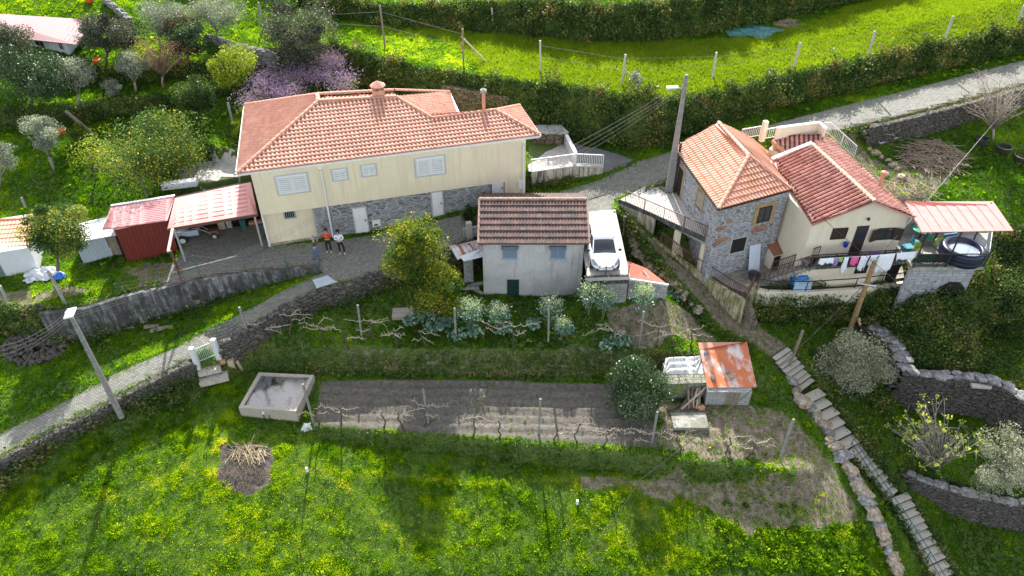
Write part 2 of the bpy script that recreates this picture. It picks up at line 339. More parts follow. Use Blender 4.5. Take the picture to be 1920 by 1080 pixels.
Ln((-900, -250, 15), (0, -250, 13), (1000, -250, 12), (1700, -300, 13), (2700, -300, 15))
for x in range(-170, 171, 20):
    for y, z in ((-30, -19), (-5, -16), (170, 45), (130, 31)): TP.append(V((x, y, z)))
for y in range(10, 130, 12):
    for s_ in (-1, 1): TP += [V((s_*170, y, -16+y*.35+(0 if s_ < 0 else -3))), V((s_*75, y, -16+y*.36-1.5*s_))]
co = [(p.x, p.y) for p in TP]; zz = np.array([p.z for p in TP])
cv, _, cf, ov, _, _ = geometry.delaunay_2d_cdt([V(c) for c in co], [], [], 0, .02)
cx = np.array([(v_.x, v_.y) for v_ in cv]); cz = np.array([np.mean(zz[list(o)]) if len(o) else 0 for o in ov])
def axis(lo, hi, st, far_lo, far_hi):
    a = [lo]; s_ = st
    while a[0] > far_lo: s_ *= 1.25; a.insert(0, a[0]-s_)
    b = list(np.arange(lo+st, hi, st)); s_ = st
    while b[-1] < far_hi: s_ *= 1.25; b.append(b[-1]+s_)
    return np.array(a+b)
ST = .2
GX, GY = axis(-48, 46, ST, -150, 150), axis(15, 72, ST, -20, 160)
NX, NY = len(GX), len(GY); GZ = np.full((NY, NX), np.nan)
for f in cf:
    a, b, c = f[:3]; pa, pb, pc = cx[a], cx[b], cx[c]
    i0, i1 = np.searchsorted(GX, [min(pa[0], pb[0], pc[0]), max(pa[0], pb[0], pc[0])+1e-6])
    j0, j1 = np.searchsorted(GY, [min(pa[1], pb[1], pc[1]), max(pa[1], pb[1], pc[1])+1e-6])
    if i1 <= i0 or j1 <= j0: continue
    X, Y = np.meshgrid(GX[i0:i1], GY[j0:j1]); d = (pb[1]-pc[1])*(pa[0]-pc[0])+(pc[0]-pb[0])*(pa[1]-pc[1])
    if abs(d) < 1e-9: continue
    l1 = ((pb[1]-pc[1])*(X-pc[0])+(pc[0]-pb[0])*(Y-pc[1]))/d; l2 = ((pc[1]-pa[1])*(X-pc[0])+(pa[0]-pc[0])*(Y-pc[1]))/d; l3 = 1-l1-l2
    m = (l1 > -1e-6) & (l2 > -1e-6) & (l3 > -1e-6); sub = GZ[j0:j1, i0:i1]; sub[m] = (l1*cz[a]+l2*cz[b]+l3*cz[c])[m]
GZ[np.isnan(GZ)] = -12
# value noise
def vnoise(x, y, s, seed):
    g = np.random.default_rng(seed).random((256, 256)); x = np.asarray(x)/s+500; y = np.asarray(y)/s+500
    xi, yi = np.floor(x).astype(int), np.floor(y).astype(int); fx, fy = x-xi, y-yi; fx = fx*fx*(3-2*fx); fy = fy*fy*(3-2*fy)
    q = lambda i, j: g[j & 255, i & 255]
    return (q(xi, yi)*(1-fx)+q(xi+1, yi)*fx)*(1-fy)+(q(xi, yi+1)*(1-fx)+q(xi+1, yi+1)*fx)*fy
def fbm(x, y, s, seed, o=4):
    r = 0; a = .5; t = 0
    for k in range(o): r = r+a*vnoise(x, y, s/2**k, seed+k); t += a; a *= .55
    return r/t
def Zi(x, y):
    x = np.asarray(x, float); y = np.asarray(y, float)
    i = np.clip(np.searchsorted(GX, x)-1, 0, NX-2); j = np.clip(np.searchsorted(GY, y)-1, 0, NY-2)
    fx = np.clip((x-GX[i])/(GX[i+1]-GX[i]), 0, 1); fy = np.clip((y-GY[j])/(GY[j+1]-GY[j]), 0, 1)
    return (GZ[j, i]*(1-fx)+GZ[j, i+1]*fx)*(1-fy)+(GZ[j+1, i]*(1-fx)+GZ[j+1, i+1]*fx)*fy
def G(px, py):                                       # the ground point seen at a pixel
    d = ray(px, py); t = np.arange(18, 140, .05)
    x, y, z = d.x*t, d.y*t, CAM_H+d.z*t; k = np.argmax(z < Zi(x, y)); return V((x[k], y[k], float(Zi(x[k], y[k]))))
def Zp(x, y): return float(Zi(x, y))
def inpoly(x, y, poly):
    r = np.zeros(np.shape(x), bool); n = len(poly); j = n-1
    for i in range(n):
        xi, yi, xj, yj = poly[i][0], poly[i][1], poly[j][0], poly[j][1]
        c = ((yi > y) != (yj > y)) & (x < (xj-xi)*(y-yi)/((yj-yi) or 1e-9)+xi); r ^= c; j = i
    return r
def R(*px): return [G(*q) for q in px]
XX, YY = np.meshgrid(GX, GY)
FLIGHTS = [(P(1462, 660, -4.35), P(1512, 726, -5.55), 8, 1.6), (P(1517, 735, -5.6), P(1590, 842, -7.1), 6, 1.7), (P(1600, 838, -7.1), P(1672, 930, -8.45), 8, 1.15), (P(1684, 930, -8.5), P(1770, 1085, -10.5), 11, 1.4)]
for fa, fb, fn_, fw in FLIGHTS:                      # the ground is cut to the line of each flight of steps
    dx, dy = fb.x-fa.x, fb.y-fa.y; LL = dx*dx+dy*dy; tt_ = ((XX-fa.x)*dx+(YY-fa.y)*dy)/LL; dd = np.abs((XX-fa.x)*dy-(YY-fa.y)*dx)/LL**.5
    m = (tt_ > -.05) & (tt_ < 1.08) & (dd < fw*.62); GZ[m] = (fa.z+(fb.z-fa.z)*tt_-.3)[m]
road_near = [(0, 852), (110, 797), (213, 743), (297, 700), (352, 672), (413, 642), (480, 604), (540, 570), (597, 543), (660, 527), (723, 503), (770, 492), (830, 468), (885, 450)]
ROAD_ZN = [-4.2, -3.9, -3.5, -3.1, -2.85, -2.5, -2.1, -1.8, -1.5, -1.3, -1.1, -1.0, -.9, -.8]
rd = [P(-70, 888, -4.5)]+[P(a, b, z) for (a, b), z in zip(road_near, ROAD_ZN)]+[V((-2.3, 41.55, -.5)), V((4.9, 41.55, -.1)), V((6.8, 41.3, 0)), P(1152, 372, .05), P(1200, 355, .35), P(1240, 343, .6), P(1262, 320, .9), P(1300, 285, 1.5), P(1350, 262, 2.1), P(1440, 246, 2.6), P(1570, 243, 3), P(1627, 230, 3.3), P(1727, 207, 3.9), P(1820, 182, 4.4), P(1960, 145, 5.1), P(2100, 110, 5.5),
     P(2100, 70, 5.8), P(1920, 113, 5.1), P(1823, 137, 4.6), P(1727, 163, 4.1), P(1583, 198, 3.3), P(1440, 235, 2.7), P(1380, 248, 2.4), P(1300, 268, 1.8), P(1240, 290, 1.2), P(1195, 305, .7), P(1150, 325, .5), P(1100, 345, .25), P(1040, 362, .2), P(985, 372, .15), P(830, 410, -.45), P(720, 436, -.9), P(640, 450, -.93), P(500, 462, -1), P(500, 420, -1), P(345, 440, -1), P(336, 478, -1), P(322, 500, -1), P(300, 540, -1.1), P(347, 531, -1.1), P(415, 519, -1.1), P(480, 511, -1.05), P(540, 505, -1.05), P(598, 499, -1), P(606, 508, -1.2), P(590, 517, -1.45), P(540, 540, -1.75), P(480, 573, -2.05), P(400, 613, -2.45), P(333, 650, -2.8), P(217, 700, -3.3), P(180, 720, -3.45), P(90, 770, -3.85), P(0, 812, -4.15), P(-60, 838, -4.4)]
ROADPOLY = rd
path_poly = [P(1150, 374, .05), P(1195, 414, -.5), P(1225, 450, -1.2), P(1272, 492, -1.9), P(1315, 522, -2.6), P(1362, 560, -3.4), P(1405, 598, -4.0), P(1440, 625, -4.1), P(1485, 652, -4.45), P(1445, 670, -4.5), P(1400, 640, -4.15), P(1345, 606, -3.5), P(1303, 556, -2.75), P(1266, 515, -2.0), P(1220, 455, -1.1), P(1186, 415, -.4), P(1172, 398, -.02)]
reg = {k: R(*v_) for k, v_ in {
    'soil': [(588, 800), (604, 716), (800, 712), (1150, 722), (1225, 745), (1235, 840), (1000, 826), (800, 812)],
    'dirt1': [(1236, 745), (1420, 770), (1470, 800), (1480, 880), (1240, 850)], 'dirt2': [(1080, 890), (1480, 895), (1560, 900), (1590, 990), (1400, 1000), (1290, 940), (1080, 915)],
    'dirt3': [(1130, 585), (1300, 580), (1340, 640), (1180, 655)], 'burn': [(408, 845), (425, 832), (460, 828), (498, 838), (516, 862), (505, 898), (480, 925), (455, 938), (428, 922), (408, 892)],
    'yard': [(240, 500), (330, 488), (338, 520), (330, 540), (255, 545)], 'dirt4': [(0, 545), (180, 540), (60, 572), (0, 574)], 'dirt7': [(1425, 760), (1470, 770), (1530, 830), (1590, 930), (1600, 985), (1540, 985), (1490, 905), (1480, 850)], 'track': [(1562, 252), (1605, 246), (1690, 330), (1755, 400), (1680, 395), (1630, 335), (1590, 290)], 'dirt5': [(1660, 310), (1760, 280), (1790, 310), (1740, 400), (1690, 375)],
    'dirt6': [(640, 655), (1050, 660), (1300, 662), (1310, 700), (900, 706), (640, 700)], 'burn2': [(1690, 280), (1790, 270), (1800, 310), (1700, 320)],
    'cereal': [(900, 145), (860, 95), (780, 50), (1000, 68), (1150, 80), (1300, 77), (1400, 70), (1480, 52), (1560, 32), (1700, -20), (2100, -80), (2100, 10), (1920, 50), (1750, 80), (1600, 110), (1440, 148), (1350, 170), (1290, 178), (1200, 182), (1000, 152)],
    'meadow': [(-50, 900), (215, 765), (350, 705), (470, 690), (440, 800), (570, 806), (1000, 845), (1480, 893), (1600, 960), (1680, 1090), (-50, 1090)],
    'lush': [(1380, 880), (1600, 930), (1680, 1090), (1300, 1090)], 'upfield': [(440, 10), (760, 30), (900, 140), (700, 100), (600, 80), (440, 70)]}.items()}
def kindof(x, y):                                    # masks by where the ground is
    x = np.asarray(x); y = np.asarray(y); jx = x+(fbm(x, y, 1.1, 60)-.5)*1.2; jy = y+(fbm(x, y, 1.1, 70)-.5)*1.2
    k = {n: inpoly(jx if n not in ('soil',) else x, jy if n not in ('soil',) else y, p) for n, p in reg.items()}
    k['road'] = inpoly(x, y, ROADPOLY); k['path'] = inpoly(jx*.3+x*.7, jy*.3+y*.7, path_poly); return k
gy, gx = np.gradient(GZ, GY, GX); SL = np.hypot(gx, gy)
K = kindof(XX, YY); flat = K['road'] | inpoly(XX, YY, path_poly)
amp = np.where(flat, 0, np.clip(.06+.2*np.clip(SL-.3, 0, 2), 0, .34)); amp[K['soil']] = .03
near_r = np.zeros_like(flat)
for dj in (-2, -1, 0, 1, 2):
    for di in (-2, -1, 0, 1, 2): near_r |= np.roll(np.roll(flat, dj, 0), di, 1)
amp[near_r] = 0
GZ = GZ+(fbm(XX, YY, 1.6, 3)-.5)*2*amp+(fbm(XX, YY, 14, 9)-.5)*np.where(near_r, 0, .12)
wx = XX*math.cos(.03)+YY*.03
GZ = GZ+np.where(K['soil'], .09*np.sin((YY+.02*XX+.05*np.sin(XX*.7))*2*math.pi/.66), 0)
# ---- ground material ----
t = NT('ground'); at = t.n('Attribute', attribute_name='mask'); sep = t.n('SeparateColor', {0: at.outputs['Color']})
oc = t.coord(); n1 = t.noise(oc, .5, 6, .65); n2 = t.noise(oc, 3, 6, .7); n3 = t.noise(oc, 22, 3)
g = t.mix(t.step(n1, .35, .65), lin(.05, .095, .014), lin(.1, .15, .022)); g = t.mix(t.step(n2, .5, .7), g, lin(.09, .11, .03))
dirt = t.ramp(n2, [(.3, (.1, .075, .05)), (.5, (.2, .155, .11)), (.72, (.33, .28, .21))]); dirt = t.mix(.35, dirt, t.ramp(n3, [(.3, (.1, .1, .1)), (.7, (1.5, 1.5, 1.5))]), 'MULTIPLY')
soil = t.ramp(t.noise(oc, 5, 6, .75), [(.3, (.055, .048, .04)), (.7, (.18, .16, .13))])
edge = t.math('ADD', sep.outputs[0], t.math('MULTIPLY', t.math('SUBTRACT', n2, .5), .9))
c = t.mix(t.step(edge, .4, .6), g, dirt); c = t.mix(sep.outputs[1], c, soil); burn = t.ramp(n2, [(.35, (.03, .025, .022)), (.7, (.16, .12, .1))])
c = t.mix(t.step(t.math('ADD', sep.outputs[2], t.math('MULTIPLY', t.math('SUBTRACT', n2, .5), .7)), .4, .6), c, burn)
t.col(c); t.set(Roughness=.95); t.bump(t.math('ADD', n2, n3), .8, .06); GROUND_M = t.m
f_ = lambda b, s_=1.: np.where(b, s_, 0.)
mask = np.stack([np.maximum.reduce([f_(K['dirt1'], .75), f_(K['dirt2'], .62), f_(K['dirt3'], .7), f_(K['yard']), f_(K['path'], .85), f_(K['dirt4'], .8), f_(K['dirt5'], .7), f_(K['track'], .8), f_(K['dirt7'], .68), f_(K['dirt6'], .45), f_(K['road'], .8)]), f_(K['soil']), np.maximum(f_(K['burn']), f_(K['burn2'], .8))], -1)
vs = np.stack([XX, YY, GZ], -1).reshape(-1, 3); idx = np.arange(NX*NY).reshape(NY, NX)
vs[:, 2] -= np.where(K['road'].ravel(), .06, 0)
qd = np.stack([idx[:-1, :-1], idx[:-1, 1:], idx[1:, 1:], idx[1:, :-1]], -1).reshape(-1, 4)
gr = tag(rawmesh('ground', vs, qd, GROUND_M, {'mask': mask.reshape(-1, 3)}, smooth=True), kind='structure')
# ---- paved sheets draped on the ground ----
def pave(name, poly, m, off=.03, st=.45, zf=None, ang=0):
    b = [V((p[0], p[1])) for p in poly]; n0 = len(b); bb = []
    for i in range(n0):
        a, c_ = b[i], b[(i+1) % n0]; k = max(1, int((c_-a).length/st))
        bb += [a.lerp(c_, j/k) for j in range(k)]
    n = len(bb); xs = [p.x for p in bb]; ys = [p.y for p in bb]
    X, Y = np.meshgrid(np.arange(min(xs), max(xs), st), np.arange(min(ys), max(ys), st)); m_ = inpoly(X, Y, bb)
    pts = bb+[V((x, y)) for x, y in zip(X[m_], Y[m_])]
    vv, _, ff, _, _, _ = geometry.delaunay_2d_cdt(pts, [(i, (i+1) % n) for i in range(n)], [list(range(n))], 1, .01)
    M = MB(); z = Zi([p.x for p in vv], [p.y for p in vv]) if zf is None else [zf(p.x, p.y) for p in vv]
    M.v = [(p.x, p.y, float(z_)+off) for p, z_ in zip(vv, z)]; M.f = [tuple(f) for f in ff]
    ca, sa = math.cos(ang), math.sin(ang); M.uv = [(p[0]*ca+p[1]*sa, -p[0]*sa+p[1]*ca) for p in M.v]
    o = M.out(name, m)
    for p in o.data.polygons:
        if p.normal.z < 0: p.flip()
    return tag(o, kind='structure')
t = NT('cobbles'); uv = t.coord('UV'); br = t.n('TexBrick', {'Vector': uv, 'Scale': 1., 'Mortar Size': .022, 'Mortar Smooth': .5, 'Brick Width': .2, 'Row Height': .13, 'Color1': lin(.24, .23, .21), 'Color2': lin(.14, .137, .13), 'Mortar': lin(.085, .08, .06), 'Bias': -.1})
n1 = t.noise(uv, .55, 6, .7); n2 = t.noise(uv, 4, 5, .7)
moss = t.math('MULTIPLY', t.step(n1, .42, .62), t.math('ADD', t.math('MULTIPLY', br.outputs['Fac'], .85), t.step(n2, .55, .75)))
c = t.mix(.4, br.outputs[0], t.ramp(n2, [(.3, (.55, .55, .55)), (.7, (1.4, 1.38, 1.3))]), 'MULTIPLY'); t.col(t.mix(t.math('MINIMUM', moss, .8), c, lin(.075, .1, .03)))
t.set(Roughness=.8); t.bump(br.outputs['Fac'], -.8, .03); COBBLE = t.m
pave('cobbled_road', ROADPOLY, COBBLE, .0, ang=.45)
# ---------------- shared materials ----------------
WHITE = m_plain('white_paint', lin(.72, .72, .7), .5, .06, 3, .05)
CREAM = m_plaster('cream_plaster', lin(.79, .68, .48), lin(.42, .36, .22), .42)
CREAM2 = m_plaster('pale_plaster', lin(.74, .66, .52), lin(.5, .42, .28), .35)
GREYP = m_blotch('grey_render', lin(.53, .52, .51), [(lin(.3, .3, .3), .52, .5), (lin(.2, .2, .2), .6, .6), (lin(.16, .16, .16), .66, .7)], s1=.5)
WHITEP = m_plaster('old_whitewash', lin(.62, .64, .66), lin(.3, .31, .33), .6)
YWALL = m_blotch('mossy_yellow_render', lin(.55, .47, .27), [(lin(.3, .28, .1), .5, .7), (lin(.09, .1, .03), .5, .9), (lin(.05, .055, .03), .6, .8)])
DIRTYW = m_blotch('stained_cream_render', lin(.6, .54, .4), [(lin(.38, .34, .24), .5, .7), (lin(.08, .07, .05), .52, .9), (lin(.1, .09, .07), .66, .8)])
CONC = m_blotch('concrete', lin(.34, .32, .29), [(lin(.2, .19, .16), .5, .7), (lin(.16, .15, .12), .58, .6), (lin(.09, .1, .06), .62, .7)])
CONCL = m_blotch('pale_concrete', lin(.45, .42, .37), [(lin(.4, .37, .33), .5, .6), (lin(.3, .28, .24), .58, .5), (lin(.2, .18, .15), .66, .6)])
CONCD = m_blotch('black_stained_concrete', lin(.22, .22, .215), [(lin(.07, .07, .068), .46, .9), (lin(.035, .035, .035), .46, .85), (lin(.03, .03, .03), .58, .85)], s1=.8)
SLATE = m_stone('slate_masonry', [lin(.14, .14, .15), lin(.3, .3, .31), lin(.2, .19, .18), lin(.36, .36, .37), lin(.1, .08, .07)], lin(.46, .46, .46), 1.7, 5.5, .08)
SLATE2 = m_stone('slate_masonry_pale', [lin(.16, .17, .2), lin(.3, .32, .36), lin(.22, .22, .24), lin(.4, .41, .44), lin(.17, .13, .1)], lin(.5, .5, .5), 2.2, 6.5, .1)
DRY = m_stone('dry_stone', [lin(.09, .085, .08), lin(.24, .23, .22), lin(.14, .13, .11), lin(.36, .34, .31)], lin(.015, .015, .012), 2.0, 5., .05)
DRYD = m_stone('dark_dry_stone', [lin(.05, .045, .04), lin(.12, .11, .1), lin(.08, .07, .055), lin(.18, .165, .14)], lin(.015, .015, .012), 2.0, 5., .05)
DRYB = m_stone('brown_dry_stone', [lin(.12, .09, .05), lin(.22, .17, .11), lin(.09, .08, .04), lin(.28, .23, .16)], lin(.02, .018, .01), 1.8, 3.2, .05)
BLOCK = NT('cement_blocks'); _b = BLOCK.n('TexBrick', {'Vector': BLOCK.coord('UV'), 'Scale': 1., 'Mortar Size': .012, 'Brick Width': .42, 'Row Height': .2, 'Color1': lin(.36, .36, .36), 'Color2': lin(.27, .27, .27), 'Mortar': lin(.16, .16, .15)})
BLOCK.col(BLOCK.mix(.5, _b.outputs[0], BLOCK.ramp(BLOCK.noise(BLOCK.coord(), 2.2, 5, .7), [(.3, (.5, .5, .45)), (.7, (1.4, 1.4, 1.35))]), 'MULTIPLY')); BLOCK.set(Roughness=.9); BLOCK = BLOCK.m
T_BEIGE = m_tile('clay_tile', lin(.73, .42, .3), lin(.6, .31, .21), lin(.38, .2, .16), .26, .3, .4, .7)
T_ORANGE = m_tile('orange_tile', lin(.62, .28, .16), lin(.7, .38, .27), lin(.38, .2, .13), .24, .4, .35)
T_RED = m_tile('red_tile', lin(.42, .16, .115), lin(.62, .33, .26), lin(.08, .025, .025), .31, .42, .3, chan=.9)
T_OLD = m_tile('old_brown_tile', lin(.15, .08, .065), lin(.24, .12, .09), lin(.06, .05, .045), .2, .43, .8, 1.2, lin(.24, .22, .2), .36)
T_CAP = m_plain('ridge_clay', lin(.5, .24, .16), .75, .2, 6)
T_CAPL = m_plain('pale_ridge_mortar', lin(.5, .34, .25), .8, .3, 6)
RIDGEO = m_plain('lichened_ridge_clay', lin(.3, .2, .15), .8, .4, 5)
PINKM = m_sheet('faded_red_sheet', lin(.62, .27, .24), lin(.5, .17, .14), .2, .4)
REDM = m_sheet('red_sheet', lin(.17, .024, .018), lin(.12, .02, .015), .4, .45)
REDR = m_sheet('worn_red_roof_sheet', lin(.55, .27, .26), lin(.4, .07, .07), .7, .4, 0, .6, .05, 1.2, .5)
ZINC = m_sheet('grey_zinc_sheet', lin(.4, .46, .52), lin(.26, .2, .15), .35, .5)
ZINCW = m_sheet('white_fibre_sheet', lin(.66, .68, .7), lin(.35, .34, .3), .3, .6)
RUST = m_sheet('rusty_sheet', lin(.5, .14, .045), lin(.6, .55, .52), .85, .45, .0, .53, .06, .8, .5)
RUSTW = m_sheet('rust_streaked_sheet', lin(.66, .64, .63), lin(.34, .1, .05), .95, .5, .0, .5, .03, 2.2, .35)
IRON = m_plain('dark_iron', lin(.03, .028, .028), .5, .3, 8, 0)
BIRON = m_plain('brown_iron', lin(.13, .06, .045), .6, .3, 8, 0)
WIRON = m_plain('white_iron', lin(.7, .69, .66), .5, .08, 8, 0)
GALV = m_plain('galvanised_steel', lin(.45, .46, .47), .4, .1, 8, 0, .3)
WOOD = m_plain('weathered_wood', lin(.22, .18, .14), .85, .35, 7)
WOODL = m_plain('pale_wood', lin(.42, .34, .24), .8, .3, 7)
WOODB = m_plain('brown_pole_wood', lin(.3, .19, .09), .8, .3, 5)
BARK = m_plain('bark', lin(.13, .1, .075), .9, .4, 9, .4)
BARKG = m_plain('grey_bark', lin(.27, .24, .21), .9, .35, 9, .4)
CANE = m_plain('pale_vine_cane', lin(.6, .5, .4), .8, .3, 12)
VINEB = m_plain('dark_vine_bark', lin(.08, .06, .045), .9, .4, 12)
BLACK = m_plain('black_rubber', lin(.015, .015, .015), .7, .2, 5, 0)
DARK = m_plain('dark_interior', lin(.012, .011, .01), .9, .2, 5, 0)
GLASS = m_glass('dark_glass', lin(.03, .035, .045)); GLASSB = m_glass('curtained_glass', lin(.2, .25, .34), .2)
DBROWN = m_plain('dark_brown_wood', lin(.035, .018, .013), .6, .3, 8)
STEEL = m_plain('pole_concrete', lin(.23, .22, .21), .8, .25, 6)
ROCKM = m_blotch('ochre_rock', lin(.36, .29, .2), [(lin(.22, .13, .04), .48, .9), (lin(.5, .48, .43), .58, .8), (lin(.035, .03, .02), .56, .95)], s1=2.2, s2=2.5)
ROCKG = m_blotch('grey_slate_rock', lin(.3, .29, .27), [(lin(.1, .095, .09), .48, .9), (lin(.5, .49, .46), .6, .8), (lin(.03, .03, .025), .56, .9)], s1=2.2, s2=2.5)
LICHR = m_blotch('lichened_slate', lin(.19, .185, .175), [(lin(.12, .115, .11), .48, .8), (lin(.48, .46, .43), .6, .8), (lin(.05, .05, .045), .58, .9)], s1=2.5, s2=3)
# ---------------- building helpers ----------------
class Fac:                                            # a facade: origin, direction, outward normal
    def __init__(s, p, q, z=None):
        p, q = V(p), V(q); s.o = V((p.x, p.y, 0)); d = V((q.x-p.x, q.y-p.y, 0)); s.L = d.length; s.u = d.normalized(); s.n = V((s.u.y, -s.u.x, 0))
    def at(s, px, py): p = onplane(px, py, s.o, s.n); return ((p-s.o).dot(s.u), p.z)
    def pt(s, u, z, d=0): return s.o+s.u*u+s.n*d+V((0, 0, z))
    def box(s, M, u0, u1, z0, z1, d0, d1): return M.obox(s.pt(u0, z0, d0), s.u*(u1-u0), s.n*(d1-d0), V((0, 0, z1-z0)))
    def wall(s, M, z0, z1, th=.25, holes=(), u0=0, u1=None):
        u1 = s.L if u1 is None else u1
        us = sorted({u0, u1}|{h[0] for h in holes}|{h[1] for h in holes})
        for a, b in zip(us, us[1:]):
            hs = sorted([(h[2], h[3]) for h in holes if h[0] < (a+b)/2 < h[1]]); z = z0
            for c_, d in hs+[(z1, z1)]:
                if c_ > z+1e-4: s.box(M, a, b, z, c_, -th, 0)
                z = max(z, d)
def win(F, px0, py0, px1, py1, parent, frame=WHITE, pane=GLASS, sill=True, fw=.07, shut=None, surround=None, sizes=None, mull=True, bars=None, name='window'):
    u0, z1 = F.at(px0, py0); u1, z0 = F.at(px1, py1)
    if sizes: uc, zc = (u0+u1)/2, (z0+z1)/2; u0, u1, z0, z1 = uc-sizes[0]/2, uc+sizes[0]/2, zc-sizes[1]/2, zc+sizes[1]/2
    M = MB(); F.box(M, u0, u1, z0, z1, .0, .03)
    w_ = M.out(name, pane, parent)
    M = MB(); F.box(M, u0-fw, u0, z0-fw, z1+fw, .0, .06); F.box(M, u1, u1+fw, z0-fw, z1+fw, .0, .06); F.box(M, u0, u1, z1, z1+fw, .0, .06); F.box(M, u0, u1, z0-fw, z0, .0, .06)
    if mull: F.box(M, (u0+u1)/2-.025, (u0+u1)/2+.025, z0, z1, .03, .055)
    M.out('window_frame', frame, w_)
    if surround:
        M = MB(); s_ = .09; F.box(M, u0-fw-s_, u0-fw, z0-fw-s_, z1+fw+s_, .0, .03); F.box(M, u1+fw, u1+fw+s_, z0-fw-s_, z1+fw+s_, 0, .03); F.box(M, u0-fw, u1+fw, z1+fw, z1+fw+s_, 0, .03); F.box(M, u0-fw, u1+fw, z0-fw-s_, z0-fw, 0, .03)
        M.out('window_surround', surround, w_)
    if shut:
        for a, b in ((u0+.01, (u0+u1)/2-.015), ((u0+u1)/2+.015, u1-.01)):
            M = MB(); e_ = min(.1, (b-a)*.2)
            for q_ in ((a, a+e_, z0, z1), (b-e_, b, z0, z1), (a+e_, b-e_, z0, z0+e_), (a+e_, b-e_, z1-e_, z1)): F.box(M, *q_, .031, .08)
            n = max(3, int((z1-z0-2*e_)/.13)); dz = (z1-z0-2*e_)/n
            for i in range(n): F.box(M, a+e_, b-e_, z0+e_+dz*(i+.12), z0+e_+dz*(i+.78), .031, .06)
            M.out('shutter', shut, w_)
    if bars:
        M = MB(); n = max(4, int((u1-u0)/.11))
        for i in range(n+1): F.box(M, u0+(u1-u0)*i/n-.012, u0+(u1-u0)*i/n+.012, z0, z1, .07, .095)
        M.out('window_bars', bars, w_)
    if sill: M = MB(); F.box(M, u0-.12, u1+.12, z0-fw-.06, z0-fw, .0, .12); M.out('window_sill', CONCL, w_)
    return w_
def door(F, px0, py0, px1, py1, parent, m=WHITE, name='door', handle=True, z0=None, frame=None, panels=True):
    u0, z1 = F.at(px0, py0); u1, zb = F.at(px1, py1); zb = zb if z0 is None else z0
    M = MB(); F.box(M, u0, u1, zb, z1, 0, .05)
    if panels:
        for k in range(4): F.box(M, u0+.13, u1-.13, zb+.12+(z1-zb-.2)*k/4, zb+.06+(z1-zb-.2)*(k+1)/4, .05, .065)
    d = M.out(name, m, parent)
    if frame: M = MB(); F.box(M, u0-.08, u0, zb, z1+.08, 0, .07); F.box(M, u1, u1+.08, zb, z1+.08, 0, .07); F.box(M, u0, u1, z1, z1+.08, 0, .07); M.out('door_frame', frame, d)
    if handle: M = MB(); F.box(M, u1-.12, u1-.07, zb+.95, zb+1.1, .05, .1); M.out('handle', IRON, d)
    return d
PROF = {
    'S': lambda q: .5*(1-math.cos(2*math.pi*q)) if q < .62 else .1*(1-math.cos(2*math.pi*(q-.62)/.38))*0+.5*(1-math.cos(2*math.pi*q)),
    'roll': lambda q: math.sin(math.pi*q/.6) if q < .6 else 0.,
    'wave': lambda q: .5*(1-math.cos(2*math.pi*q)),
    'rib': lambda q: 1. if .01 < q < .09 else (.2 if .4 < q < .44 or .66 < q < .7 else 0.),
    'box': lambda q: 1. if q < .45 else 0.,
}
def roof(pts, m, parent, name='roof', tw=.3, th=.4, h=.05, lift=.045, prof='roll', ns=6, plate=.1, up=None, plm=None):
    pts = [V(p) for p in pts]; n = (pts[1]-pts[0]).cross(pts[2]-pts[0]).normalized()
    if n.z < 0: n = -n
    if up is not None: vv = (V(up)-n*V(up).dot(n)).normalized(); u = vv.cross(n)
    else: u = V((-n.y, n.x, 0)).normalized(); vv = n.cross(u)
    o = pts[0]; q = [((p-o).dot(u), (p-o).dot(vv)) for p in pts]; v0, v1 = min(a[1] for a in q), max(a[1] for a in q)
    def span(v_):
        v_ = min(max(v_, v0+1e-4), v1-1e-4); xs = []
        for (a, b), (c_, d) in zip(q, q[1:]+q[:1]):
            if (b-v_)*(d-v_) <= 0 and abs(b-d) > 1e-9: xs.append(a+(c_-a)*(v_-b)/(d-b))
        return min(xs), max(xs)
    M = MB(); M.uv = []; rows = max(1, round((v1-v0)/th)); th = (v1-v0)/rows; f = PROF[prof]
    if prof in ('rib', 'box'): cuts = {'rib': (0, .02, .08, .1, .4, .41, .43, .44, .66, .67, .69, .7), 'box': (0, .05, .4, .45)}[prof]
    else: cuts = [j/ns for j in range(ns)]
    for r in range(rows):
        va, vb = v0+r*th, v0+(r+1)*th; (a0, a1), (b0, b1) = span(va), span(vb); lo, hi = min(a0, b0), max(a1, b1)
        k0, k1 = math.floor(lo/tw), math.ceil(hi/tw); gs = [(k+c_)*tw for k in range(k0, k1+1) for c_ in cuts]; gs = [g_ for g_ in gs if lo < g_ < hi]; gs = [lo]+gs+[hi]
        base = len(M.v); jit = RND.uniform(-.006, .006) if rows > 1 else 0
        for g_ in gs:
            hh = h*f((g_/tw) % 1)
            for (v_, (s0, s1), lf) in ((va, (a0, a1), -.01), (va, (a0, a1), lift+jit), (vb, (b0, b1), 0.)):
                x = min(max(g_, s0), s1); e = lf if lf < 0 else hh+lf
                M.v.append(tuple(o+u*x+vv*v_+n*e)); M.uv.append((x, v_-v0+(.001 if lf else -.001)))
        for i in range(len(gs)-1):
            k = base+3*i; M.f += [(k, k+3, k+4, k+1), (k+1, k+4, k+5, k+2)]
    if plate:
        k = len(M.v); e = n*.012; np_ = len(pts); M.v += [tuple(p-e) for p in pts]+[tuple(p-e-n*plate) for p in pts]; M.uv += [(0, 0)]*2*np_
        A = list(range(k, k+np_)); B_ = list(range(k+np_, k+2*np_)); M.f += [tuple(B_), tuple(A[::-1])]+[(A[i], A[(i+1) % np_], B_[(i+1) % np_], B_[i]) for i in range(np_)]
    return M.out(name, m, parent)
